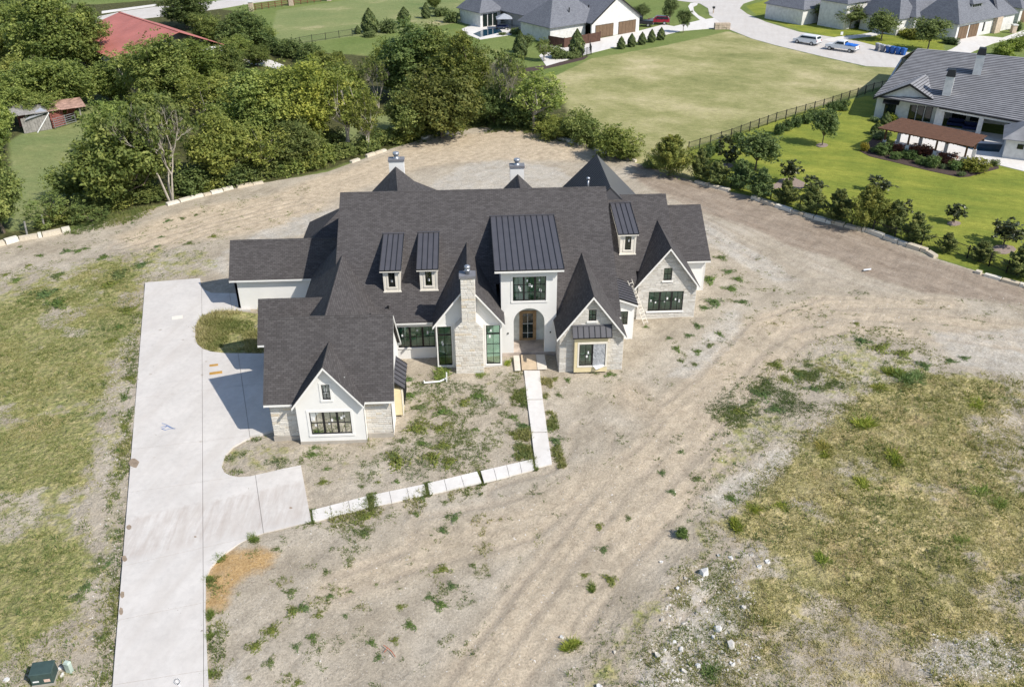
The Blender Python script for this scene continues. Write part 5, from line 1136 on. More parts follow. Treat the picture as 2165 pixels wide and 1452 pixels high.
def rows(T, parent, A, B, C, D, n, mat='tile', gap=0.24):
    A, B, C, D = map(Vector, (A, B, C, D))
    for k in range(n):
        t0, t1 = (k+gap)/n, (k+1.0)/n; a, b, c, d = A.lerp(D, t0), B.lerp(C, t0), B.lerp(C, t1), A.lerp(D, t1); up = Vector((0, 0, 0.03)); m = MB()
        lo = [Vector(T(*p)) for p in (a, b, c, d)]; hi = [Vector(T(*(a+up))), Vector(T(*(b+up))), Vector(T(*(c+up*0.3))), Vector(T(*(d+up*0.3)))]
        if (lo[1]-lo[0]).cross(lo[2]-lo[0]).z < 0: lo, hi = lo[::-1], hi[::-1]
        m.hexa([p+Vector((0, 0, 0.003)) for p in lo], hi); m.build('tile_row', M[mat], parent, uv=False)
rows(RT, main_rows, Fl, Fr, Rr, Rl, 34, gap=0.36)
for sg, e in ((-1, -0.5), (1, 8.5)):
    g1 = lslab(RT, 'roof', 'tile_gap', rh, [(3.95, 0.5, 5.35), (e, 0.5, 2.92), (e+(0.8 if sg > 0 else 0.3), -6.0, 2.92), (5.3, -6.2, 5.35)], 0.12)
    rows(RT, g1, (e, 0.5, 2.92), (e+(0.8 if sg > 0 else 0.3), -6.0, 2.92), (5.3, -6.2, 5.35), (3.95, 0.5, 5.35), 12)
m = MB(); m.beam(RT(3.95, 0.5, 5.3), RT(-0.5, 0.5, 2.87), 0.08, 0.25); m.beam(RT(3.95, 0.5, 5.3), RT(8.5, 0.5, 2.87), 0.08, 0.25); m.build('fascia', M['iron'], rh)
lwin(RT, rh, 1.3, 2.7, 0.0, 0.1, 2.2, 2); 
for a in (4.6, 5.65, 6.7): lwin(RT, rh, a, a+0.8, 0.0, 0.3, 2.3)
lslab(RT, 'awning', 'iron', rh, [(0.9, 0.02, 2.75), (3.1, 0.02, 2.75), (3.1, 0.85, 2.35), (0.9, 0.85, 2.35)], 0.05)
lbox(RT, 'wall', 'whitebrick', rh, 8.11, 9.2, -1.5, 1.6, -0.1, 2.9); lbox(RT, 'wall', 'whitebrick', rh, 9.2, 26, -4.2, -4.0, -0.1, 3.6)
lbox(RT, 'wall', 'whitebrick', rh, -0.0, 26, -27.5, -27.2, -0.1, 3.0); lbox(RT, 'wall', 'whitebrick', rh, 0.02, 0.3, -27.2, -0.2, -0.1, 3.0)
for a in (10.2, 12.6, 17.5): lwin(RT, rh, a, a+1.7, -4.0, 0.1, 2.3, 2)
for s, d in ((13.6, 2.9), (18.2, 4.2)): lbox(RT, 'column', 'whitebrick', rh, s, s+0.6, d, d+0.6, -0.05, 2.75)
m = MB(); m.beam(RT(8.6, 2.2, 2.95), RT(24, 6.5, 2.95), 0.25, 0.4); m.build('beam', M['whitebrick'], rh); m = MB(); m.beam(RT(8.4, 2.5, 3.06), RT(26, 7.33, 3.06), 0.1, 0.2); m.build('fascia', M['iron'], rh)
for s, d, zb, zt, l in ((8.8, -1.6, 3.0, 7.4, 1), (11.9, -8.4, 4.5, 9.3, 2)):
    c = lbox(RT, 'chimney', 'whitebrick', rh, s-0.55, s+0.55, d-0.75, d+0.75, zb, zt-0.9); mb = MB(); lo = [RT(s+x, d+y, zt-0.899) for x, y in ((-.6, .8), (.6, .8), (.6, -.8), (-.6, -.8))]; hi = [RT(s+x, d+y, zt) for x, y in ((-.45, .55), (.45, .55), (.45, -.55), (-.45, -.55))]
    mb.hexa(lo, hi); mb.build('chimney_cap', M['iron'], c)
sheet('patio', [(1888, 305), (1905, 280), (1985, 265), (2120, 285), (2230, 320), (2230, 372), (2165, 362), (2100, 346), (2062, 352), (2045, 343), (1960, 330)], M['walk'], 0.03, 0.1)
sheet('pool', [(2050, 302), (2120, 306), (2112, 322), (2060, 318), (2000, 300)], M['water'], 0.036, 0.03)
hb = empty('pool_house', tuple(RT(18, 9, 0)), 0, 'small tiled stone outbuilding by the pool at the photo edge', 'building')
lbox(RT, 'wall', 'whitebrick', hb, 17.2, 25, 6.2, 12.0, -0.1, 2.5); h_ = hip(hb, RT, 16.7, 25.6, 5.7, 12.5, 2.5, 4.6, 3.2, 'tile')
lwin(RT, hb, 18.6, 19.2, 12.0, 1.4, 1.9)
# pergola
pg = empty('pergola', tuple(RT(8.5, 14.5, 0)), 0, 'brown plank roofed pergola on pale columns beside the pool', 'pergola')
A, B, C, D = Vector((2.2, 16.2, 3.0)), Vector((13.5, 19.5, 3.0)), Vector((14.9, 13.7, 3.0)), Vector((4.4, 9.9, 3.0))
for k in range(20):
    t0, t1 = k/20+0.004, (k+1)/20-0.004; lslab(RT, 'roof_plank', 'brownwood', pg, [tuple(A.lerp(D, t0)), tuple(B.lerp(C, t0)), tuple(B.lerp(C, t1)), tuple(A.lerp(D, t1))], 0.05)
for k in range(24):
    p = A.lerp(B, (k+0.5)/24); q = D.lerp(C, (k+0.5)/24); m = MB(); m.beam(Vector(RT(*p))-Vector((0, 0, 0.07)), Vector(RT(*q))-Vector((0, 0, 0.07)), 0.06, 0.14); m.build('rafter', M['brownwood'], pg)
for t in (0.18, 0.82):
    m = MB(); m.beam(Vector(RT(*A.lerp(D, t)))-Vector((0, 0, 0.22)), Vector(RT(*B.lerp(C, t)))-Vector((0, 0, 0.22)), 0.2, 0.22); m.build('beam', M['darkfence'], pg)
for t in (0.18, 0.82):
    for w in (0.06, 0.32, 0.62, 0.93):
        p = A.lerp(B, w).lerp(D.lerp(C, w), t); c = lbox(RT, 'column', 'whitebrick', pg, p.x-0.22, p.x+0.22, p.y-0.22, p.y+0.22, 0, 1.3); lbox(RT, 'post', 'brownwood', c, p.x-0.12, p.x+0.12, p.y-0.12, p.y+0.12, 1.3, 2.58)
# patio sofas
def sofa(s, d, label, cat='sofa'):
    r = empty('patio_sofa', tuple(RT(s, d, 0.03)), 0, label, cat)
    lbox(RT, 'seat', 'bluefab', r, s-1.0, s+1.0, d-0.45, d+0.45, 0.15, 0.5); lbox(RT, 'backrest', 'bluefab', r, s-1.0, s+1.0, d-0.6, d-0.46, 0.15, 0.95)
    for k in (-1.15, 1.01): lbox(RT, 'arm', 'bluefab', r, s+k, s+k+0.14, d-0.6, d+0.45, 0.15, 0.7)
sofa(10.9, -0.4, 'blue cushioned sofa under the covered patio near the gable'); sofa(13.0, 0.6, 'blue cushioned sofa beside the patio column')
sheet('mulch_bed', [(1817, 319), (1850, 288), (1878, 306), (1950, 326), (2050, 352), (2075, 350), (2110, 344), (2112, 356), (2050, 373), (2030, 375), (1960, 360), (1900, 345), (1840, 331)], M['mulch'], 0.02, 0.06)
sheet('mulch_bed', [(1640, 388), (1650, 378), (1680, 376), (1702, 386), (1698, 398), (1670, 401), (1655, 396), (1632, 400), (1625, 392)], M['gravelring'], 0.02, 0.06)
for cx, cy, w in ((1738, 307, 13), (2017, 472, 15), (2121, 527, 28), (1537, 350, 14)): sheet('mulch_ring', [(cx+w*cos(a*0.7), cy+w*0.36*sin(a*0.7)) for a in range(9)], M['gravelring'], 0.02, 0.06)
for x, y, w, t, tn, n in ((1828, 319, 17, 302, (2.2, 1.4, .6), 'golden little shrub at the tip of the pool bed'), (1846, 322, 13, 312, (1.2, 1.2, 1.5), 'tiny grey shrub beside the golden one'), (1866, 327, 30, 304, (1, 1.1, 1), 'green ball shrub first in the pool bed'), (1891, 336, 21, 322, (1, 1.1, 1), 'smaller green ball shrub second in the pool bed'), (1918, 335, 30, 318, (.95, 1.1, .95), 'wide green ball shrub below the pergola middle'), (1943, 346, 22, 330, (1, 1.1, 1), 'green ball shrub between the wide ones'), (1968, 353, 26, 330, (1, 1.1, 1), 'tall green ball shrub below the pergola end'), (2017, 358, 24, 338, (.9, 1.05, .9), 'green ball shrub at the pergola corner column'), (1994, 356, 12, 346, (1.1, 1.1, 1.5), 'little grey shrub before the corner ball shrub'), (2053, 360, 56, 336, (1.7, 1.35, .7), 'wide olive mound shrub beside the walkway'), (2032, 372, 15, 362, (1, 1.05, 1.2), 'small shrub in front of the olive mound'), (2102, 350, 18, 339, (1, 1, .9), 'low shrub at the end of the pool bed'),
    (1895, 319, 42, 304, (1.3, .42, .75), 'dark red shrub between the pergola columns'), (1948, 326, 46, 306, (1.3, .42, .75), 'wider dark red shrub under the pergola middle'), (1993, 344, 36, 324, (1.3, .42, .75), 'dark red shrub near the pergola corner'), (1850, 256, 18, 248, (1.1, 1.15, 1.4), 'grey green shrub at the gable corner'), (1884, 256, 22, 240, (1.8, 1.6, .6), 'yellow green shrub under the gable window'), (1856, 293, 30, 278, (1.1, 1.1, 1.3), 'grey shrub behind the pergola corner')):
    plant('ball', x, y, t, w, n, 'shrub', 'shrubs in the pool bed', tn)
plant('cone', 1872, 262, 236, 20, 'dark green cone shrub before the gable window', 'shrub'); plant('cone', 1853, 284, 258, 24, 'ragged dark cone shrub behind the pergola corner', 'shrub', tint=(.9, .9, .8))

# ---- house beyond the dry field
BA = Vector((24.8, 183.0, 0)); BT = Frame(BA, (0.829, 0.559))
bh = empty('garage_house', tuple(BA), 0, 'white brick house with slate roof and two brown garage doors beyond the dry field', 'house')
wall(BT, [(0, -0.1), (13.2, -0.1), (13.2, 3.2), (6.6, 7.6), (0, 3.2)], [], M['whitebrick'], bh, 0.3)
for sg, e in ((-1, -0.4), (1, 13.6)): lslab(BT, 'roof', 'shingle2', bh, [(6.6, 0.4, 7.75), (e, 0.4, 3.1), (e, -16, 3.1), (6.6, -16, 7.75)], 0.15)
m = MB(); m.beam(BT(6.6, 0.42, 7.7), BT(13.7, 0.42, 3.05), 0.1, 0.3); m.beam(BT(6.6, 0.42, 7.7), BT(-0.5, 0.42, 3.05), 0.1, 0.3); m.build('fascia', M['iron'], bh)
lbox(BT, 'wall', 'whitebrick', bh, 13.0, 13.2, -16, -0.3, -0.1, 3.1)
for a in (1.0, 7.3):
    gd = lbox(BT, 'garage_door', 'iron', bh, a, a+4.9, 0.0, 0.06, 0, 2.5)
    for k in range(5): lbox(BT, 'door_panel', 'garagewood', gd, a+0.06+k*0.96, a+k*0.96+0.98, 0.06, 0.10, 0.02, 2.44)
lbox(BT, 'wall', 'whitebrick', bh, -9.2, -0.02, -11.5, -1.9, -0.1, 3.1); hip(bh, BT, -9.8, 5.0, -12.0, -1.3, 3.05, 7.6, 5.0)
lbox(BT, 'wall', 'whitebrick', bh, -10.4, -5.0, -32, -24.2, -0.1, 3.1); hip(bh, BT, -11.0, -4.4, -32.6, -23.6, 3.05, 6.4, 3.3, along='d')
for k in range(3): lwin(BT, bh, -9.7+k*1.35, -8.7+k*1.35, -24.2, 0.1, 2.5, 1)
lbox(BT, 'wall', 'whitebrick', bh, -3.2, 9.0, -30, -11.6, -0.1, 3.0); hip(bh, BT, -5.6, 11, -34, -8, 3.1, 8.2, 7.0, along='d')
lbox(BT, 'column', 'whitebrick', bh, -5.3, -4.8, -13.5, -13.0, 0, 3.0)
for s, d, z in ((1.5, -6.5, 6.9), (-3.0, -3.6, 5.4), (2.5, -4.0, 5.3)):
    m = MB(); m.tube([BT(s, d, z-0.4), BT(s, d, z+0.5)], 0.12, 6); m.build('roof_vent', M['iron'], bh)
wfence = empty('board_fence', tuple(BT(-9, 2, 0)), 0, 'dark brown board fence screening the white brick house', 'fence')
def boards(T, parent, p, q, n, h, mat):
    for k in range(n):
        a = (p[0]+(q[0]-p[0])*(k+.03)/n, p[1]+(q[1]-p[1])*(k+.03)/n); b = (p[0]+(q[0]-p[0])*(k+.97)/n, p[1]+(q[1]-p[1])*(k+.97)/n)
        m = MB(); m.beam(Vector(T(a[0], a[1], h)), Vector(T(b[0], b[1], h)), 0.05, h-0.03); m.build('board', M[mat], parent, uv=False)
boards(BT, wfence, (-10.4, -1.0), (-9.6, 3.0), 10, 1.8, 'darkfence'); boards(BT, wfence, (-9.6, 3.0), (0.0, 2.6), 22, 1.8, 'darkfence')
for s, d in ((-9.6, 3.0), (-6.4, 2.87), (-3.2, 2.73), (0, 2.6)): lbox(BT, 'post', 'darkfence', wfence, s-0.07, s+0.07, d-0.08, d+0.08, 0, 1.9)
sheet('patio', [(975, 62), (1000, 52), (1060, 48), (1105, 58), (1080, 74), (1015, 84), (985, 72)], M['walk'], 0.022, 0.08); sheet('pool', [(1000, 72), (1022, 63), (1055, 60), (1062, 68), (1015, 79)], M['water'], 0.028, 0.02)
sheet('mulch_bed', [(1155, 138), (1200, 128), (1245, 118), (1235, 126), (1175, 141), (1120, 152), (1060, 155), (1080, 148)], M['mulch'], 0.012, 0.05)
cn = empty('patio_canopy', tuple(G(1066, 66)), 0, 'grey square canopy tent on the patio of the white brick house', 'canopy'); cb = G(1066, 62); q = [(-1.7, -1.7), (1.7, -1.7), (1.7, 1.7), (-1.7, 1.7)]
for i in range(4):
    a, b = q[i], q[(i+1) % 4]; m = MB(); m.slab([(cb.x+a[0], cb.y+a[1], 2.3), (cb.x+b[0], cb.y+b[1], 2.3), (cb.x, cb.y, 3.2)], 0.03); m.build('canopy_panel', M['greyfab'], cn)
    m = MB(); m.tube([(cb.x+a[0], cb.y+a[1], 0), (cb.x+a[0], cb.y+a[1], 2.3)], 0.05, 6); m.build('pole', M['iron'], cn)
tb = empty('patio_table', tuple(G(1062, 61)), 0, 'blue covered table under the grey canopy', 'table'); m = MB(); c_ = G(1062, 62); m.box(c_.x-1.2, c_.x+1.2, c_.y-0.8, c_.y+0.8, 0.6, 0.75); m.build('table_top', M['bluefab'], tb)
for a in (-1.1, 1.0):
    for b_ in (-.7, .6): m = MB(); m.box(c_.x+a, c_.x+a+.1, c_.y+b_, c_.y+b_+.1, 0.03, 0.6); m.build('leg', M['iron'], tb)
cg = ['first', 'second', 'middle', 'fourth', 'last']
for i, (x, y, t) in enumerate(((1313, 103.5, 77), (1335, 99, 71), (1357, 94.5, 68), (1377, 89.5, 62), (1397, 84.5, 58))): plant('cone', x, y, t, 16, cg[i]+' cone shrub counted from the board fence along the pale driveway', 'shrub', 'cone shrubs along the pale driveway')
for k, x, y, t, w, n in (('cone', 1219, 119, 62, 30, 'tall bluish cone shrub by the board fence end'), ('cone', 1100, 120, 66, 30, 'tall dark cone shrub on the small lawn'), ('young', 1112, 112, 70, 30, 'loose green tree beside the tall dark cone shrub'), ('airy', 1150, 130, 80, 40, 'airy tree in front of the shaded brick wall'), ('ball', 1190, 124, 104, 26, 'grey green round shrub in the dark mulch bed'), ('ball', 1206, 124, 110, 24, 'green round shrub left of the tall bluish cone shrub'), ('ball', 1176, 124, 100, 26, 'light green round shrub at the airy tree'), ('cone', 783, 70, 18, 32, 'largest pyramid conifer at the meadow bed'), ('cone', 855, 49, 15, 27, 'second pyramid conifer behind the tall dark tree'), ('cone', 901, 39, 6, 17, 'narrow column conifer at the meadow edge'), ('cone', 757, 72, 54, 12, 'small dark cone shrub at the meadow bed'), ('ball', 817, 68, 41, 33, 'round grey green shrub beside the largest conifer'), ('ball', 932, 34, 16, 30, 'round shrub near the white brick house'), ('ball', 958, 48, 22, 28, 'round shrub right by the white brick house'), ('ball', 985, 30, 14, 18, 'shrub at the corner of the white brick house'), ('ball', 781, 77, 66, 24, 'low shrub in front of the largest conifer'), ('young', 1444, 70, 16, 26, 'young tree beside the pale driveway'), ('young', 1415, 53, -10, 26, 'taller young tree behind the red car'), ('young', 1359, 42, 8, 26, 'young tree behind the garage gable'), ('young', 1341, 33, 14, 18, 'smaller young tree touching the garage gable'), ('ball', 1085, 72, 60, 18, 'pale flowering shrub by the pool patio'), ('ball', 1065, 74, 68, 14, 'yellowish shrub by the pool patio')):
    plant(k, x, y, t, w, n, 'tree' if k in ('young', 'airy') else 'shrub')

# ---- far house across the street
Ta, Tb = G(2018, 86), G(2138, 61); FT = Frame(Ta, Tb-Ta)
fh = empty('manor_house', tuple(Ta), 0, 'pale house with many steep slate hips and brown garage doors across the street', 'house')
L_ = (Tb-Ta).length
lbox(FT, 'wall', 'whitebrick', fh, 0, L_, -9, 0, -0.1, 3.3); hip(fh, FT, -0.6, L_*0.72, -9.6, 0.6, 3.2, 9.2, 4.6); hip(fh, FT, L_*0.66, L_+0.6, -9.0, 0.4, 3.15, 7.6, 4.6)
for a in (0.7, 4.4):
    gd = lbox(FT, 'garage_door', 'iron', fh, a, a+3.2, 0.0, 0.05, 0, 2.5)
    for k in range(3): lbox(FT, 'door_panel', 'garagewood', gd, a+0.05+k*1.05, a+1.03+k*1.05, 0.05, 0.09, 0.02, 2.45)
lwin(FT, fh, 9.3, 9.7, 0, 0.8, 2.4); lbox(FT, 'wall', 'creambrick', fh, L_*0.62, L_*0.72, 0.002, 0.8, -0.1, 3.1)
lbox(FT, 'dormer', 'whitebrick', fh, 6.0, 9.5, -4.4, -1.4, 4.2, 6.2); hip(fh, FT, 5.6, 9.9, -6.0, -1.0, 6.15, 8.0, 2.0)
for k in range(4): lwin(FT, fh, 6.2+k*0.8, 6.7+k*0.8, -1.4, 4.8, 5.9)
for i, (s0, s1, d0, d1, ze, zr) in enumerate(((-5.5, 1.0, -19, -9.4, 3.2, 8.2), (-9, -1.5, -27, -19.5, 5.2, 9.0), (-12, -2, -39, -28, 3.2, 7.2), (-2, 12, -34, -8, 3.4, 9.6))):
    lbox(FT, 'wall', 'whitebrick', fh, s0+0.4, s1-0.4, d0+0.4, d1-0.4, -0.1, ze); hip(fh, FT, s0, s1, d0, d1, ze, zr, min(s1-s0, d1-d0)*0.45, along='d' if (d1-d0) > (s1-s0) else 's')
WT = Frame(Vector(FT(-5.1, -9.8, 0)), Vector((-FT.n.x, -FT.n.y, 0)))
for a, z1 in ((1.5, 2.6), (5.2, 2.6), (11.5, 3.6), (21, 2.4)): lwin(WT, fh, a, a+1.3, 0.0 if a < 9 else (3.5 if a < 18 else 6.6), 0.3, z1, 2)
fb = empty('far_garage', tuple(G(2150, 48)), 0, 'gabled outbuilding with brown door at the photo corner behind the slate house', 'building'); q0 = G(2150, 50); QT = Frame(q0, Tb-Ta)
lbox(QT, 'wall', 'whitebrick', fb, 0, 10, -9, 0, -0.1, 3.2); hip(fb, QT, -0.6, 10.6, -9.6, 0.6, 3.2, 7.5, 4.5); lbox(QT, 'garage_door', 'garagewood', fb, 1.0, 4.0, 0, 0.06, 0, 2.5)
for x, y, t, w, n in ((1727, 48, 2, 50, 'street tree nearest the wooden rail fence'), (1796, 61, 7, 54, 'street tree beside the yellow bush'), (1863, 84, 21, 58, 'round street tree above the white pickup'), (1961, 107, 31, 62, 'street tree above the blue bins'), (1690, 24, -12, 44, 'street tree behind the wooden rail fence'), (1755, 30, -20, 40, 'shaded tree behind the rail fence')): plant('young', x, y, t, w, n, 'tree', 'street trees before the slate house', (1.05, 1.02, .95))
for k, x, y, t, w, n, tn in (('ball', 1831, 58, 40, 24, 'bright yellow bush in front of the slate house', (3.4, 2.6, .5)), ('ball', 1816, 58, 46, 30, 'dark bush left of the yellow bush', DK), ('ball', 1912, 76, 60, 26, 'yellowish bush at the arched door', (1.9, 1.6, .8)), ('ball', 1930, 82, 62, 36, 'olive bush below the entry gable', (1.5, 1.2, .7)), ('ball', 2003, 92, 80, 24, 'clipped hedge bush by the garage corner', DK), ('ball', 2018, 95, 82, 20, 'clipped hedge bush touching the garage wall', DK), ('cone', 1907, 66, 28, 14, 'slim dark cypress at the arched door', DK), ('cone', 1946, 60, 26, 8, 'slim cypress beside the entry gable', DK), ('bush', 2123, 119, 92, 42, 'big light green bush at the driveway bend', (1.3, 1.35, 1)), ('bush', 2145, 106, 82, 38, 'second light green bush along the driveway', (1.3, 1.35, 1)), ('bush', 2164, 98, 74, 34, 'light green bush at the photo edge by the driveway', (1.3, 1.35, 1)), ('ball', 2150, 66, 46, 14, 'dark bush beside the brick gate pier', DK), ('ball', 1793, 46, 20, 26, 'tall dark bush by the street trees', DK)):
    plant(k, x, y, t, w, n, 'shrub', None, tn)

# ---- red barn in the woods
b0, b1 = G(252, 26, 6.8), G(428, 84, 6.8); BN = Frame((b0.x, b0.y, 0), (b1-b0).xy.to_3d()); BL = 27.0
barn = empty('red_barn', (b0.x, b0.y, 0), 0, 'long barn with faded red metal roof standing among the trees', 'barn')
for sg in (1, -1):
    n = 12
    for k in range(n):
        a, b = BL*k/n+0.02, BL*(k+1)/n-0.02; mb = MB(); ps = [Vector(BN(a, 0, 6.8)), Vector(BN(b, 0, 6.8)), Vector(BN(b, (11.2 if sg > 0 else -7.8), 3.6)), Vector(BN(a, (11.2 if sg > 0 else -7.8), 3.6))]
        if (ps[1]-ps[0]).cross(ps[2]-ps[0]).z < 0: ps = ps[::-1]
        mb.slab(ps, 0.08); mb.build('roof_sheet', M['redroof'], barn)
lbox(BN, 'ridge_cap', 'redroof', barn, 0, BL, -0.2, 0.2, 6.78, 6.86); lbox(BN, 'wall', 'whitebrick', barn, 0.3, BL-0.3, -7.4, -7.2, 0, 3.5); lbox(BN, 'wall', 'whitebrick', barn, BL-0.5, BL-0.3, -7.2, 7.2, 0, 3.5); lbox(BN, 'wall', 'whitebrick', barn, 0.3, BL-0.3, 7.2, 7.4, 0, 3.5)

# ---- ruined shed
s0, s1, s2 = G(52, 283), G(111, 273), G(157, 259); ST = Frame(s0, s1-s0); SL = (s1-s0).length
shed = empty('ruined_shed', tuple(s0), 0, 'collapsing weathered shed of grey and red planks with rusty roof sheets', 'shed')
for k in range(11): lbox(ST, 'plank', 'grey_wood', shed, SL*k/11, SL*(k+0.94)/11, -0.05-0.02*(k % 2), 0, 0, 2.1+0.12*(k % 3))
S2 = Frame(s1, s2-s1); S2L = (s2-s1).length
for k in range(7): m = MB(); a, b = Vector(S2(0.1, 0, 0.35+0.3*k)), Vector(S2(S2L*0.62, 0, 0.35+0.3*k)); m.beam(a, b, 0.05, 0.27); m.build('red_plank', M['redwood'], shed)
for k, (a, b, z0, z1, mt) in enumerate(((-1.0, 0.6, 2.7, 3.2, 'grey_wood'), (0.62, 2.0, 2.65, 3.1, 'grey_wood'), (2.02, 3.6, 2.6, 3.0, 'grey_wood'), (3.62, 5.4, 2.5, 2.9, 'rust'), (5.42, 7.2, 2.45, 2.85, 'rust'), (7.22, 8.8, 2.4, 2.8, 'rust'))):
    lslab(ST, 'roof_sheet', mt, shed, [(a, 0.5-0.5*(k > 2), z0), (b, 0.5-0.5*(k > 2), z0), (b+0.3, -4.2, z1), (a+0.3, -4.2, z1)], 0.05)
lslab(ST, 'fallen_sheet', 'galv', shed, [(0.4, 0.35, 1.9), (SL, 0.3, 2.5), (SL*0.8, -0.4, 3.1)], 0.04)
m = MB(); m.beam(ST(SL*0.42, 0.6, 0.05), ST(SL*1.02, 0.1, 2.4), 0.14, 0.14); m.build('brace', M['sticker'], shed)
for k in range(3): lbox(ST, 'post', 'grey_wood', shed, SL+k*2.4-0.1, SL+k*2.4+0.1, -3.6, -3.4, 0, 2.5)
lbox(ST, 'wall', 'redwood', shed, 0.2, 8.0, -4.0, -3.9, 0, 2.5)
gt = empty('farm_gate', tuple(s1), 0, 'galvanised tube farm gate leaning at the ruined shed', 'gate')
for k in range(5): m = MB(); m.tube([S2(0.1, 0.5, 0.25+0.3*k), S2(S2L, 0.5, 0.25+0.3*k)], 0.045, 6); m.build('rail', M['galv'], gt)
for a in (0.1, S2L*0.55, S2L): m = MB(); m.tube([S2(a, 0.5, 0.1), S2(a, 0.5, 1.6)], 0.045, 6); m.build('stile', M['galv'], gt)

# ---- fences
def iron_fence(pts, label, h=1.25, step=2.4, pick=0.16, pw=0.018, post=0.05):
    f = empty('iron_fence', tuple(pts[0]), 0, label, 'fence')
    for a, b in zip(pts, pts[1:]):
        n = max(1, round((b-a).length/step))
        for k in range(n):
            p, q = a.lerp(b, k/n), a.lerp(b, (k+1)/n)
            m = MB(); m.box(p.x-post, p.x+post, p.y-post, p.y+post, -0.1, h+0.12); m.build('post', M['iron'], f, uv=False)
            m = MB(); m.beam(p+Vector((0, 0, h)), q+Vector((0, 0, h)), 0.035, 0.05); m.build('rail', M['iron'], f, uv=False)
            m = MB(); m.beam(p+Vector((0, 0, 0.2)), q+Vector((0, 0, 0.2)), 0.03, 0.04); m.build('rail', M['iron'], f, uv=False)
            m = MB(); c = max(2, int((q-p).length/pick))
            for j in range(1, c): r = p.lerp(q, j/c); m.box(r.x-pw/2, r.x+pw/2, r.y-pw/2, r.y+pw/2, 0.1, h-0.02)
            tag(m.build('pickets', M['iron'], f, uv=False), kind='stuff')
    return f
iron_fence([G(*p) for p in ((1455, 322), (1545, 293), (1640, 258), (1740, 229), (1845, 194), (1880, 186))], 'thin dark metal fence between the dry field and the bright lawn', 1.3)
iron_fence([G(*p) for p in ((1545, 395), (1600, 410), (1690, 442), (1800, 478), (1890, 508), (1947, 520), (2000, 530), (2090, 563), (2165, 592), (2260, 625))], 'black picket fence behind the junipers along the bright lawn', 1.25, 2.3, 0.13)
iron_fence([G(*p) for p in ((608, 99), (660, 89), (745, 76), (760, 72))], 'thin dark fence across the green meadow', 1.3, 3.2, 0.2)
iron_fence([G(*p) for p in ((1231, 122), (1250, 116), (1246, 103))], 'short dark gate fence at the end of the board fence', 1.5, 2.0, 0.2)
def pillar(x, y, w, h, label):
    c = G(x, y); t = empty('stone_pillar', tuple(c), 0, label, 'pillar'); m = MB(); m.box(c.x-w, c.x+w, c.y-w, c.y+w, -0.1, h); m.build('shaft', M['creambrick'], t); m = MB(); m.box(c.x-w*1.2, c.x+w*1.2, c.y-w*1.2, c.y+w*1.2, h, h+0.2); m.build('cap', M['whitebrick'], t)
for x, y, n in ((532, 24, 'brick pillar closest to the dark hedge trees by the far street'), (616, 12, 'middle brick pillar on the far rail fence'), (696, 2, 'brick pillar at the far end of the rail fence')): pillar(x, y, 0.5, 2.0, n)
def rail_fence(a, b, n, label, mat='brownwood', h=1.3):
    f = empty('rail_fence', tuple(a), 0, label, 'fence')
    for k in range(n+1): p = a.lerp(b, k/n); m = MB(); m.box(p.x-0.09, p.x+0.09, p.y-0.09, p.y+0.09, -0.1, h+0.1); m.build('post', M[mat], f, uv=False)
    for z in (0.5, 0.9, 1.3): m = MB(); m.beam(a+Vector((0, 0, z)), b+Vector((0, 0, z)), 0.06, 0.14); m.build('rail', M[mat], f, uv=False)
rail_fence(G(540, 22), G(610, 12), 5, 'brown rail fence between the two nearer brick pillars'); rail_fence(G(622, 11), G(692, 2), 5, 'brown rail fence between the two farther brick pillars')
rail_fence(G(1650, 25), G(1685, 40), 4, 'brown rail fence in front of the street trees', 'garagewood')
for x, y, n in ((1649, 25, 'stone pillar at the street end of the short rail fence'), (1690, 38, 'stone pillar beside the street tree shade'), (2141, 70, 'brick gate pier beside the slate house')): pillar(x, y, 0.45, 1.5, n)

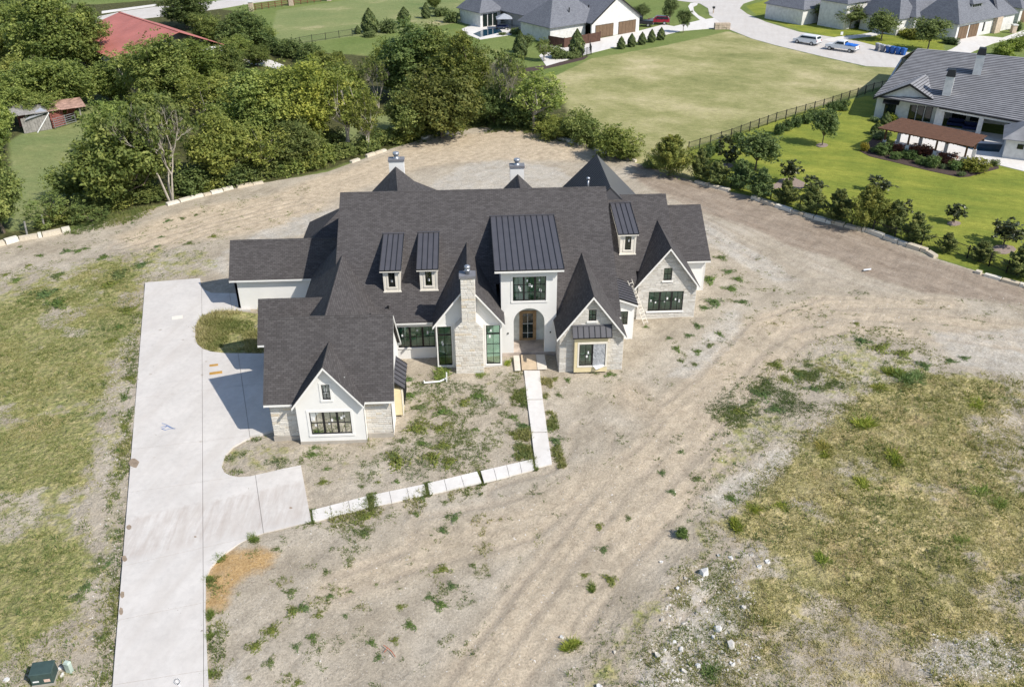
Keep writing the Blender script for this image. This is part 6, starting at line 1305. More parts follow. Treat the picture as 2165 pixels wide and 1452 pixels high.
# ---- vehicles
def vehicle(name, label, cat, px, px2, kind, paint):
    a, b = G(*px), G(*px2); c = (a+b)/2; ang = atan2((b-a).y, (b-a).x); r = empty(name, (c.x, c.y, 0.035), ang, label, cat)   # nose towards +x
    Wd = 1.95; L = {'van': 5.1, 'pickup': 5.9, 'suv': 4.8}[kind]; hl = L/2
    prof = {'van': [(-hl, .45), (-hl, 1.05), (-hl+.15, 1.2), (-hl+.1, 1.2), (hl-1.1, 1.1), (hl-.15, .85), (hl, .6), (hl, .4)], 'pickup': [(-hl, .55), (-hl, 1.2), (-.2, 1.22), (1.3, 1.22), (hl-.15, 1.1), (hl, .95), (hl, .5)], 'suv': [(-hl, .5), (-hl, 1.1), (hl-1.3, 1.08), (hl-.1, .9), (hl, .7), (hl, .45)]}[kind]
    cabin = {'van': [(-hl+.05, 1.2), (-hl+.3, 1.78), (.9, 1.76), (hl-1.05, 1.12)], 'pickup': [(-.75, 1.22), (-.6, 1.9), (.75, 1.9), (1.5, 1.22)], 'suv': [(-hl+.02, 1.1), (-hl+.45, 1.72), (.4, 1.72), (hl-1.35, 1.08)]}[kind]
    def ext(pr, w0, w1, nm, mt, zmid=None):
        m = MB(lambda x, y, z: (x, y, z)); n = len(pr); wt = [w0+(w1-w0)*((z-pr[0][1])/max(1e-6, max(p[1] for p in pr)-pr[0][1])) for x, z in pr]
        bL = m.pts([(x, -w/2, z) for (x, z), w in zip(pr, wt)]); bR = m.pts([(x, w/2, z) for (x, z), w in zip(pr, wt)])
        m.face([bL+i for i in range(n)][::-1]); m.face([bR+i for i in range(n)])
        for i in range(n): j = (i+1) % n; m.face([bL+i, bL+j, bR+j, bR+i])
        o = m.build(nm, M[mt], r, uv=False); md = o.modifiers.new('bevel', 'BEVEL'); md.width = 0.07; md.segments = 2; return o
    body = ext(prof, Wd, Wd-0.06, 'body', paint); ext([(x, z) for x, z in cabin], Wd-0.1, Wd-0.42, 'cabin', paint)
    gl = [(cabin[0][0]+.12, cabin[0][1]+.06), (cabin[1][0]+.1, cabin[1][1]-.12), (cabin[2][0]-.06, cabin[2][1]-.12), (cabin[3][0]-.25, cabin[3][1]+.06)]
    ext(gl, Wd-0.07, Wd-0.36, 'side_window', 'darkglass')
    m = MB(lambda x, y, z: (x, y, z)); (x0, z0), (x1, z1) = cabin[3], cabin[2]; m.hexa([(x0+.03, -.75, z0+.05), (x0+.03, .75, z0+.05), (x1+.06, .62, z1-.08), (x1+.06, -.62, z1-.08)], [(x0+.06, -.75, z0+.06), (x0+.06, .75, z0+.06), (x1+.09, .62, z1-.07), (x1+.09, -.62, z1-.07)]); m.build('windscreen', M['darkglass'], r, uv=False)
    m = MB(lambda x, y, z: (x, y, z)); (x0, z0), (x1, z1) = cabin[0], cabin[1]; m.hexa([(x0-.0, -.72, z0+.1), (x0-.0, .72, z0+.1), (x1-.05, .6, z1-.1), (x1-.05, -.6, z1-.1)], [(x0-.04, -.72, z0+.1), (x0-.04, .72, z0+.1), (x1-.09, .6, z1-.1), (x1-.09, -.6, z1-.1)]); m.build('rear_window', M['darkglass'], r, uv=False)
    for x in (-hl+1.05, hl-0.95):
        for s in (-1, 1):
            m = MB(lambda x, y, z: (x, y, z)); m.tube([(x, s*(Wd/2-.22), .36), (x, s*(Wd/2+.02), .36)], 0.37, 16); w = m.build('wheel', M['tyre'], r, uv=False); m = MB(lambda x, y, z: (x, y, z)); m.tube([(x, s*(Wd/2), .36), (x, s*(Wd/2+.035), .36)], 0.23, 12); m.build('rim', M['rim'], w, uv=False)
    for s in (-1, 1):
        m = MB(lambda x, y, z: (x, y, z)); m.box(-hl-.02, -hl+.06, s*.82-.12, s*.82+.12, .8, 1.1); m.build('tail_light', M['redlight'], r, uv=False)
        m = MB(lambda x, y, z: (x, y, z)); m.box(hl-.1, hl+.01, s*.7-.18, s*.7+.18, .68, .84); m.build('headlight', M['lidgrey'], r, uv=False)
    m = MB(lambda x, y, z: (x, y, z)); m.box(-hl-.08, -hl+.1, -.9, .9, .42, .6); m.build('bumper', M['capmetal'], r, uv=False); m = MB(lambda x, y, z: (x, y, z)); m.box(hl-.1, hl+.06, -.9, .9, .4, .58); m.build('bumper', M['capmetal'], r, uv=False)
    if kind == 'pickup':
        m = MB(lambda x, y, z: (x, y, z)); m.box(-hl+.12, -.85, -.82, .82, 1.2, 1.235); m.build('bed_floor', M['carblack'], r, uv=False)
    return r
vehicle('parked_van', 'white minivan parked at the street kerb behind the pickup', 'van', (1727, 97), (1684, 90), 'van', 'carwhite')
pk = vehicle('parked_pickup', 'white pickup with blue tarp over its bed at the kerb', 'pickup', (1808, 112), (1750, 104), 'pickup', 'carwhite')
m = MB(lambda x, y, z: (x, y, z)); rr = random.Random(4); gxs = np.linspace(-2.9, -0.8, 9); gys = np.linspace(-.95, .95, 7); ids = {}
for i, x in enumerate(gxs):
    for j, y in enumerate(gys): ids[i, j] = m.pts([(x, y, 1.25+0.38*cos(y*1.4)*(0.4+0.6*(i/8))+rr.uniform(-.06, .06))])
for i in range(8):
    for j in range(6): m.face([ids[i, j], ids[i+1, j], ids[i+1, j+1], ids[i, j+1]])
M['tarp'] = plain('blue_tarp', (0.02, 0.14, 0.55), 0.4, 0.5, 0.25, 3); tarp = m.build('tarp', M['tarp'], None, uv=False); tarp.location = pk.location; tarp.rotation_euler = pk.rotation_euler; sm = tarp.modifiers.new('solid', 'SOLIDIFY'); sm.thickness = 0.02; tag(tarp, 'crumpled blue tarp spread over the white pickup bed', 'tarp')
vehicle('parked_car', 'dark red car on the pale driveway beside the garage gable', 'car', (1416, 52), (1366, 51), 'suv', 'carred'); vehicle('parked_pickup', 'black pickup half hidden by the garage gable', 'pickup', (1368, 56), (1335, 55), 'pickup', 'carblack')
lids = ['lidgrey', 'lidgrey', 'lidgrey', 'binblue', 'binblue', 'binblue']; bl = ['grey wheelie bin at the far end of the kerb row', 'grey wheelie bin second in the kerb row', 'blue wheelie bin with pale grey lid', 'blue wheelie bin right after the pale lidded one', 'blue wheelie bin second from the near end of the row', 'blue wheelie bin at the near end of the kerb row']
for i, (x, y) in enumerate(((1855, 107), (1865.5, 110), (1877, 112), (1887, 114), (1898, 116), (1909, 117.5))):
    c = G(x, y); t = empty('wheelie_bin', (c.x, c.y, 0.03), 0.4, bl[i], 'bin', 'wheelie bins lined up at the kerb'); mt = 'bingrey' if i < 2 else 'binblue'
    I = lambda x, y, z: (x, y, z)
    m = MB(I); m.hexa([(-.26, -.3, 0.06), (.26, -.3, 0.06), (.26, .3, 0.06), (-.26, .3, 0.06)], [(-.36, -.42, 1.15), (.36, -.42, 1.15), (.36, .42, 1.15), (-.36, .42, 1.15)]); m.build('bin_body', M[mt], t)
    m = MB(I); m.hexa([(-.4, -.48, 1.16), (.4, -.48, 1.16), (.4, .46, 1.16), (-.4, .46, 1.16)], [(-.34, -.4, 1.26), (.34, -.4, 1.26), (.34, .46, 1.3), (-.34, .46, 1.3)]); m.build('lid', M[lids[i]], t)
    for s in (-.26, .2): m = MB(I); m.tube([(s, .36, .14), (s+.06, .36, .14)], .14, 10); m.build('wheel', M['tyre'], t)
def sign(x, y, w, h, mat, label):
    c = G(x, y); t = empty('yard_sign', tuple(c), 0, label, 'sign'); m = MB(); m.box(c.x-w/2, c.x+w/2, c.y-0.02, c.y+0.02, 0.25, 0.25+h); m.build('panel', M[mat], t); m = MB(); m.box(c.x-0.02, c.x+0.02, c.y+0.021, c.y+0.05, -0.1, 0.4); m.build('stake', M['iron'], t)
sign(1779, 77, 0.5, 0.6, 'sticker', 'small white yard sign beside the front walk of the slate house'); sign(1683, 48, 1.2, 0.7, 'bluefab', 'blue yard sign in the shade of a street tree')
c = G(1508, 29); t = empty('mailbox', tuple(c), 0, 'dark mailbox post at the street bend', 'mailbox'); m = MB(); m.box(c.x-.1, c.x+.1, c.y-.1, c.y+.1, 0, 1.1); m.build('post', M['creambrick'], t); m = MB(); m.box(c.x-.25, c.x+.25, c.y-.3, c.y+.3, 1.1, 1.5); m.build('box', M['iron'], t)
c = G(1526, 62); t = empty('stone_block', tuple(c), 0, 'big squared stone culvert block beside the driveway mouth', 'stone'); rr = random.Random(9)
for r_ in range(3):
    for k in range(4): m = MB(); x0 = c.x-1.6+k*0.82; m.box(x0, x0+0.78, c.y-0.5-0.1*rr.random(), c.y+0.6, r_*0.42, r_*0.42+0.39); m.build('stone', M['creambrick'], t, uv=False)
# ================================================================== small things on the lot
I3 = lambda x, y, z: (x, y, z)
# limestone edging blocks round the lot
rb = random.Random(21); eb = 0
M['edge'] = stone_mat('pale_edging_limestone', [(0.0, (0.52, 0.44, 0.33)), (0.5, (0.62, 0.57, 0.48)), (1.0, (0.70, 0.67, 0.60))], 0.2)
def edging(px, lmin, lmax, h, dens, label, group):
    pts = [G(*p) for p in px]; made = []
    for a, b in zip(pts, pts[1:]):
        d = (b-a); L = d.length; d.normalize(); n = Vector((-d.y, d.x, 0)); s = 0.0
        while s < L-0.3:
            w = min(rb.uniform(lmin, lmax), L-s)
            if rb.random() < dens:
                m = MB(I3); hh = h*rb.uniform(.75, 1.2); wd = rb.uniform(.22, .34); m.tint = rb.random(); j = lambda q: q*rb.uniform(.86, 1.0)
                lo = [(-w/2, -wd, -.15), (w/2-.04, -wd, -.15), (w/2-.04, wd, -.15), (-w/2, wd, -.15)]; hi = [(-j(w/2), -j(wd*.9), hh*rb.uniform(.85, 1)), (j(w/2-.04), -j(wd*.9), hh*rb.uniform(.85, 1)), (j(w/2-.04), j(wd*.9), hh), (-j(w/2), j(wd*.9), hh)]
                m.hexa(lo, hi); o = m.build('limestone_block', M['edge'], None, uv=False); p = a+d*(s+w/2); o.location = (p.x, p.y, 0); o.rotation_euler = (0, 0, atan2(d.y, d.x)+rb.uniform(-.05, .05)); made.append(o)
            s += w
    for i, o in enumerate(made): tag(o, NTH[min(i, 19)]+' '+label, 'stone', group)
edging([(-20, 524), (40, 508), (90, 500), (150, 487)], 1.2, 2.6, 0.42, 1.0, 'long white curb block from the left, near the leaning fence post', 'white curb blocks by the fence post')
edging([(352, 434), (380, 427), (405, 420)], 0.9, 1.8, 0.32, 1.0, 'white curb block from the left, at the grey half bare tree', 'curb blocks at the half bare tree')
edging([(405, 420), (500, 397), (560, 386), (640, 372), (690, 363)], 0.8, 2.0, 0.28, 0.62, 'pale curb block from the left, below the olive trees', 'curb blocks below the olive trees')
edging([(690, 363), (760, 338), (830, 313), (905, 290), (960, 280)], 0.8, 2.0, 0.28, 0.55, 'pale curb block from the left, below the dark olive tree', 'curb blocks below the dark olive tree')
edging([(1180, 292), (1240, 311), (1300, 329), (1345, 343)], 0.7, 1.6, 0.28, 0.6, 'pale block from the left, at the foot of the scrub trees', 'curb blocks at the dry field corner')
edging([(1470, 385), (1500, 394), (1545, 405)], 1.0, 2.4, 0.34, 0.95, 'pale wall block from the left, near the largest juniper', 'curb blocks near the largest juniper')
edging([(1590, 418), (1640, 436), (1700, 456), (1760, 472)], 0.9, 2.2, 0.3, 0.9, 'pale wall block from the left, below the slim junipers', 'curb blocks below the slim junipers')
edging([(1760, 472), (1830, 489), (1900, 514), (1960, 534), (1983, 548)], 0.9, 2.2, 0.36, 0.95, 'pale wall block from the left, below the wide yellowish juniper', 'curb blocks below the wide juniper')
edging([(2030, 566), (2075, 580)], 0.9, 1.6, 0.3, 0.9, 'white wall block from the left, past the weedy gap', 'curb blocks past the weedy gap')
edging([(2080, 582), (2165, 606), (2260, 640)], 0.9, 1.8, 0.25, 0.7, 'pale wall block from the left, at the photo edge end', 'curb blocks at the photo edge')
# rock slope by the curb at far left
for i, (x, y) in enumerate(((95, 482), (57, 497))):
    c = G(x, y); t = MB(I3); t.tube([(0, 0, -0.2), (0.15 if i else 0.02, 0, 1.5)], 0.1, 7); o = t.build('fence_post', M['grey_wood'], None); o.location = c; tag(o, ['upright grey fence post behind the white curb', 'leaning grey fence post behind the white curb'][i], 'post')
# scattered rubble
rub = [(1487, 1209, 1.0, 'largest white slab of rubble on the grass edge'), (1545, 1176, .55, 'small white slab right of the largest slab'), (1605, 1196, .5, 'white slab near the chalky patch end'), (1623, 1186, .5, 'white chip at the chalky patch end'), (1432, 1243, .4, 'narrow upright white chip on the bare soil'), (1448, 1220, .4, 'grey rock above the narrow chip'), (1516, 1330, .75, 'white boulder by the green clump'), (1508, 1345, .45, 'small rock under the white boulder'), (1545, 1365, .8, 'flat bluish slab beside the rubble'), (1548, 1402, .5, 'white rock under the bluish slab'), (1476, 1405, .55, 'pointed white rock left of the green clump'), (1390, 1385, .5, 'tilted grey rock on the rubble bank'), (1405, 1398, .45, 'dark sided rock on the rubble bank'), (1265, 1452, .7, 'white rock at the photo bottom edge'), (1445, 1418, .45, 'small grey rock before the pointed one'), (1188, 1345, .4, 'white stone alone by the tall weed'), (1397, 1186, .35, 'small white stone by the olive weeds'), (1543, 1312, .5, 'grey stone on the rubble ridge'), (1572, 1280, .5, 'pale stone at the bank corner'), (1400, 1312, .5, 'tan stone among dry grass'), (1520, 1172, .4, 'grey rock beside the largest slab'), (1480, 1395, .35, 'small stone near the pointed rock'), (1440, 1372, .6, 'flat tan slab in the rubble'), (1300, 1378, .35, 'dark rock with hollow on bare soil'), (1590, 1170, .5, 'tan rock on the chalky patch')]
M['soilclod'] = stone_mat('soil_crumbs', [(0, (0.12, 0.095, 0.07)), (1, (0.30, 0.24, 0.18))], 0.2)
M['rubble'] = stone_mat('rubble_stone', [(0, (0.38, 0.33, 0.265)), (0.5, (0.50, 0.46, 0.40)), (1, (0.68, 0.665, 0.64))], 0.15)
def rock(px, py, s, label, cat='rock', name='rubble_rock', tint=None, flat=0.55, group=None):
    r = np.random.RandomState(int(px*7+py)); m = MB(I3); k = 6; m.tint = r.rand()*0.6+0.4 if tint is None else tint
    lo = [(s*.5*cos(a)*(0.7+.5*r.rand()), s*.42*sin(a)*(0.7+.5*r.rand()), -.08) for a in np.arange(k)*2*pi/k]; hi = [(x*.75+r.normal()*.03, y*.75+r.normal()*.03, s*flat*(.35+.5*r.rand())) for x, y, z in lo]
    m.hexa(lo, hi); o = m.build(name, M['rubble'], None, uv=False); c = G(px, py); o.location = (c.x, c.y, float(height([c.x], [c.y])[0])); o.rotation_euler = (r.normal()*.12, r.normal()*.12, r.rand()*6); tag(o, label, cat, group); return o
for x, y, s, l in rub: rock(x, y, s*0.72, l, 'rock', 'rubble_rock', 0.95 if 'white' in l else None, 0.5)
rs2 = random.Random(3)
poly_r = W2([(1330, 1420), (1400, 1280), (1470, 1190), (1560, 1190), (1620, 1290), (1600, 1452), (1340, 1452)])
# gravel strewn over the soil: too many to count
def strew(name, n, seed, region, smin, smax, mat, tint, dens=None, label=None, zoff=-0.3, flatten=0.6):
    rng = np.random.RandomState(seed); x0, y0 = region.min(0); x1, y1 = region.max(0); P = np.stack([x0+(x1-x0)*rng.rand(n*2), y0+(y1-y0)*rng.rand(n*2)], 1); P = P[sdist(P[:, 0], P[:, 1], region) < 0][:n]
    if dens is not None: P = P[rng.rand(len(P)) < dens(P[:, 0], P[:, 1])]
    n = len(P); s = smin+(smax-smin)*rng.rand(n)**3; z = height(P[:, 0], P[:, 1]); B = np.array([(1, 0, 0), (-.5, .87, 0), (-.5, -.87, 0), (.2, .1, 1), (-.3, -.1, .9)]); a = rng.rand(n)*6.28; ca, sa = np.cos(a), np.sin(a)
    J = 1+0.35*rng.normal(size=(n, 5, 3)); Bv = B[None]*J*s[:, None, None]; Vx = Bv[..., 0]*ca[:, None]-Bv[..., 1]*sa[:, None]+P[:, :1]; Vy = Bv[..., 0]*sa[:, None]+Bv[..., 1]*ca[:, None]+P[:, 1:]; Vz = Bv[..., 2]*flatten+z[:, None]+zoff*s[:, None]
    Fq = np.array([(0, 1, 3), (1, 2, 4), (1, 4, 3), (2, 0, 3), (2, 3, 4)]); Qd = (Fq[None]+5*np.arange(n)[:, None, None]).reshape(-1, 3); T = np.repeat(np.clip(tint+rng.normal(size=n)*.25, 0, 1), len(Fq))
    o = np_mesh(name, np.stack([Vx, Vy, Vz], -1).reshape(-1, 3), Qd, M[mat], None, T); tag(o, label, None, None, 'stuff'); return o
soilreg = W2([(445, 1180), (650, 1110), (900, 1050), (1130, 1000), (1180, 970), (1110, 800), (1340, 790), (1500, 700), (1700, 640), (2165, 620), (2300, 760), (1900, 790), (1600, 1010), (1540, 1080), (1560, 1200), (1400, 1500), (440, 1500)])
strew('gravel', 9000, 5, soilreg, 0.02, 0.10, 'rubble', 0.6, lambda x, y: 0.35+0.65*(fbm(x, y, 3.0, 3, 2) > 0.52), 'small pale stones strewn over the bare soil')
strew('rubble', 2600, 6, poly_r, 0.03, 0.20, 'rubble', 0.45, lambda x, y: np.clip((fbm(x, y, 2.0, 3, 9)-.47)*6, 0, .8)+0.06, 'broken pale rubble on the bank')
strew('gravel', 2500, 7, W2([(215, 800), (285, 700), (262, 1180), (240, 1452), (160, 1452), (205, 1200)]), 0.03, 0.12, 'rubble', 0.6, None, 'pale gravel between rough grass and driveway')
strew('gravel', 900, 8, W2([(1960, 1330), (2090, 1325), (2200, 1370), (2165, 1440), (1930, 1440)]), 0.03, 0.14, 'rubble', 0.6, None, 'chalky stones in the dry grass')
for (reg, n, sd, sm, sx) in ((W2([(250, 1150), (470, 1140), (440, 1250), (440, 1445), (245, 1440)]), 420, 91, .015, .05), (W2([(300, 620), (418, 620), (470, 990), (630, 1000), (560, 1110), (270, 1150)]), 240, 92, .012, .035)):
    o = strew('pebbles', n, sd, reg, sm, sx, 'soilclod', .4, None, 'dark crumbs of soil scattered on the driveway'); o.location.z = 0.11
def blades(rng, P, Z0, H, R, nb, tint, width=0.03, lean=0.55):
    n = len(P); k = nb; a = rng.rand(n, k)*2*pi; rad = np.sqrt(rng.rand(n, k))*R[:, None]; bx = P[:, 0, None]+rad*np.cos(a)*.6; by = P[:, 1, None]+rad*np.sin(a)*.6; h = H[:, None]*(.55+.6*rng.rand(n, k)); l = lean*h*(.3+rng.rand(n, k)); tx = bx+np.cos(a)*l+rng.normal(size=(n, k))*.03; ty = by+np.sin(a)*l+rng.normal(size=(n, k))*.03
    w = width*(.7+.6*rng.rand(n, k)); px, py = -np.sin(a)*w, np.cos(a)*w; th = rng.rand(n, k)*6.28; px = w*np.cos(th); py = w*np.sin(th); z0 = np.broadcast_to(Z0[:, None], (n, k))-.02
    V = np.stack([np.stack([bx-px, by-py, z0], -1), np.stack([bx+px, by+py, z0], -1), np.stack([tx, ty, z0+h], -1)], 2).reshape(-1, 3); Qd = np.arange(n*k*3).reshape(-1, 3); T = np.clip(tint[:, None]+rng.normal(size=(n, k))*.10, 0, 1).ravel(); return V, Qd, T
def field(name, region, n, seed, hmin, hmax, tmean, tvar, dens, label, mat='grass', nb=6, R=0.14, width=0.03, lean=0.6):
    rng = np.random.RandomState(seed); x0, y0 = region.min(0); x1, y1 = region.max(0); P = np.stack([x0+(x1-x0)*rng.rand(n), y0+(y1-y0)*rng.rand(n)], 1); sd = sdist(P[:, 0], P[:, 1], region); dn = dens(P[:, 0], P[:, 1])*np.clip(0.5-sd/2.0, 0, 1); keep = rng.rand(n) < dn; P = P[keep]
    # keep clear of the concrete
    for poly in (W2(DRV),): P = P[sdist(P[:, 0], P[:, 1], poly) > 0.05]
    c = fbm(P[:, 0], P[:, 1], 3.5, 4, seed+3); tt = np.clip(tmean+(c-.5)*tvar, 0, 1); H = (hmin+(hmax-hmin)*rng.rand(len(P))**2)*(.6+.9*np.clip(c, 0, 1)); V, Qd, T = blades(rng, P, height(P[:, 0], P[:, 1]), H, np.full(len(P), R)*(.7+.7*rng.rand(len(P))), nb, tt, width, lean)
    o = np_mesh(name, V, Qd, M[mat], None, T); tag(o, label, None, None, 'stuff'); return o
pat = lambda s, lo, hi, sd_: (lambda x, y: np.clip((fbm(x, y, s, 4, sd_)-lo)/(hi-lo), 0, 1))
field('grass', ROUGHL[1:-2] if False else W2([(-60, 700), (40, 612), (150, 585), (215, 545), (300, 560), (300, 600), (298, 690), (245, 760), (225, 850), (205, 940), (180, 1040), (165, 1120), (210, 1200), (165, 1260), (175, 1330), (140, 1400), (215, 1480), (-60, 1480)]), 66000, 31, 0.04, 0.14, 0.47, 1.3, pat(2.6, .30, .52, 5), 'rough green and straw grass left of the driveway')
field('grass', W2([(2300, 780), (2165, 795), (1960, 785), (1830, 830), (1690, 935), (1540, 1065), (1520, 1110), (1620, 1165), (1520, 1250), (1440, 1400), (1400, 1480), (2300, 1480)]), 120000, 32, 0.04, 0.115, 0.76, 1.0, pat(1.3, .26, .52, 6), 'dry olive and straw grass on the near right of the lot')
field('grass', W2([(-100, 585), (120, 560), (250, 530), (430, 500), (480, 560), (425, 588), (305, 598), (262, 1180), (235, 1460), (160, 1460), (200, 1000), (220, 700), (60, 640)]), 26000, 33, 0.05, 0.16, 0.36, 1.2, pat(1.7, .50, .66, 7), 'sparse grass around the back of the driveway')
field('grass', FRINGE, 60000, 34, 0.04, 0.15, 0.36, 1.2, pat(1.9, .46, .62, 8), 'patchy weeds along the edge of the dry grass')
field('weeds', YARD, 15000, 35, 0.04, 0.16, 0.35, 1.0, pat(1.5, .54, .66, 9), 'patchy weeds in the front yard', 'weed', 7, .16)
field('weeds', MIDW, 26000, 36, 0.04, 0.15, 0.34, 1.0, pat(1.5, .47, .6, 10), 'patchy weeds on the vehicle track', 'weed', 7, .16)
field('grass', ISLE, 7000, 37, 0.10, 0.42, 0.66, 1.0, pat(2.0, .36, .52, 17), 'tall yellow green grass in the planting island by the garage', 'grass', 7, .2, .03)
field('weeds', ISLE2, 2600, 38, 0.06, 0.22, 0.5, 1.2, pat(1.0, .48, .6, 11), 'patchy weeds in the curved planting island', 'weed', 7, .16)
field('weeds', W2([(445, 1170), (640, 1110), (1000, 1040), (1160, 1000), (1220, 1040), (1050, 1250), (960, 1480), (445, 1480)]), 30000, 39, 0.03, 0.13, 0.42, 1.2, pat(1.1, .62, .72, 12), 'small weeds dotted over the near bare soil', 'weed', 7, .13)
field('weeds', W2([(1130, 800), (1340, 790), (1500, 640), (1520, 560), (1700, 620), (1800, 700), (1650, 780), (1450, 950), (1250, 1000), (1150, 950)]), 34000, 40, 0.03, 0.12, 0.42, 1.2, pat(0.9, .63, .73, 13), 'small weeds dotted over the soil right of the walkway', 'weed', 7, .13)
field('weeds', W2([(0, 540), (200, 495), (430, 430), (640, 390), (700, 440), (480, 500), (440, 560), (250, 540), (60, 600)]), 22000, 41, 0.03, 0.12, 0.4, 1.0, pat(1.2, .60, .70, 14), 'small weeds dotted over the bare ground behind the driveway', 'weed', 7, .13)
field('weeds', W2([(1490, 480), (1700, 600), (2165, 640), (2200, 720), (1800, 700), (1560, 640)]), 26000, 42, 0.03, 0.11, 0.45, 1.0, pat(1.1, .64, .74, 15), 'small weeds dotted over the bare ground by the right wing', 'weed', 7, .13)
field('grass', W2([(880, 300), (960, 275), (1030, 258), (1100, 260), (1180, 285), (1210, 300), (1150, 296), (1060, 275), (960, 290)]), 9000, 43, 0.15, 0.45, 0.25, .8, pat(1.6, .42, .58, 16), 'blue green grass tufts on the far tip of the lot')
field('grass', W2([(140, 490), (200, 470), (300, 440), (330, 440), (280, 462), (200, 482), (150, 496)]), 4000, 44, 0.15, 0.5, 0.4, .9, lambda x, y: .8+0*x, 'long grass fringe under the feathery scrub')
strip = lambda px, n, seed, hm, hx, tm, lab, lo=.40, hi=.56: field('grass', W2(px), n, seed, hm, hx, tm, 1.0, pat(1.4, lo, hi, seed), lab)
strip([(300, 640), (308, 640), (292, 820), (270, 1080), (262, 1180), (240, 1452), (226, 1452), (245, 1180), (252, 1060), (258, 940), (280, 800)], 70000, 50, .06, .26, .3, 'green weeds hugging the far edge of the driveway', .36, .54)
strip([(432, 1215), (450, 1215), (450, 1330), (458, 1452), (440, 1452), (434, 1330)], 4500, 51, .06, .28, .45, 'weeds hugging the driveway edge below the orange sand', .44, .6)
strip([(655, 1104), (780, 1074), (905, 1046), (1020, 1019), (1022, 1030), (906, 1060), (785, 1092), (660, 1118)], 7000, 52, .05, .26, .4, 'weeds along the lower side of the slanting walk', .46, .6)
for q_, sd_ in (([(776, 1046), (788, 1043), (793, 1073), (781, 1076)], 53), ([(896, 1021), (905, 1019), (911, 1047), (902, 1049)], 54), ([(1009, 994), (1018, 992), (1026, 1020), (1016, 1022)], 55), ([(1126, 968), (1134, 966), (1136, 992), (1129, 994)], 56), ([(651, 1078), (660, 1076), (664, 1106), (656, 1108)], 57)):
    field('weeds', W2(q_), 500, sd_, .08, .22, .45, .8, lambda x, y: .95+0*x, 'weeds growing in a gap of the slanting walk', 'weed', 8, .12)
strip([(1086, 800), (1106, 800), (1114, 850), (1130, 985), (1112, 985), (1085, 900)], 5000, 58, .08, .3, .4, 'weeds along the left side of the straight walkway', .42, .56)
strip([(1146, 800), (1160, 800), (1170, 890), (1195, 985), (1172, 990), (1158, 900)], 4000, 59, .06, .26, .45, 'weeds along the right side of the straight walkway', .44, .58)
field('grass', W2([(2300, 780), (2165, 785), (1960, 770), (1850, 740), (1780, 760), (1700, 900), (1560, 1020), (1480, 1150), (1420, 1300), (1500, 1480), (2300, 1480)]), 9000, 97, .08, .26, .55, 1.4, pat(1.7, .5, .66, 98), 'mixed straw and green tufts in the dry grass', 'grass', 10, .22, .025, .8)
field('grass', W2([(2300, 790), (2165, 800), (1960, 790), (1830, 835), (1690, 940), (1540, 1070), (1520, 1110), (1620, 1165), (1520, 1250), (1440, 1400), (1400, 1480), (2300, 1480)]), 7000, 70, .12, .34, .42, 1.2, pat(2.4, .44, .62, 71), 'taller mixed tufts in the dry grass', 'grass', 12, .3, .03, .8)
field('grass', W2([(-60, 700), (40, 612), (150, 585), (300, 560), (298, 690), (225, 850), (165, 1120), (210, 1200), (140, 1400), (215, 1480), (-60, 1480)]), 5000, 72, .1, .32, .3, 1.0, pat(2.4, .46, .62, 73), 'taller green tufts in the rough grass', 'grass', 12, .3, .03, .8)
field('grass', FRINGE, 3500, 74, .1, .3, .25, .9, pat(2.0, .5, .64, 75), 'taller green tufts on the fringe of the dry grass', 'grass', 12, .28, .03, .8)
field('weeds', YARD, 20000, 76, .03, .12, .45, 1.0, pat(1.1, .53, .66, 77), 'fine weeds in the front yard', 'weed', 7, .15)
field('grass', W2([(1330, 1460), (1400, 1280), (1470, 1190), (1560, 1170), (1640, 1290), (1600, 1460)]), 16000, 93, .04, .13, .66, 1.2, pat(1.3, .48, .62, 94), 'dry grass and weeds between the rubble')
strew('gravel', 14000, 95, soilreg, .02, .07, 'soilclod', .8, lambda x, y: np.clip((fbm(x, y, 2.5, 4, 96)-.45)*5, 0, 1), 'small brown clods on the bare soil')
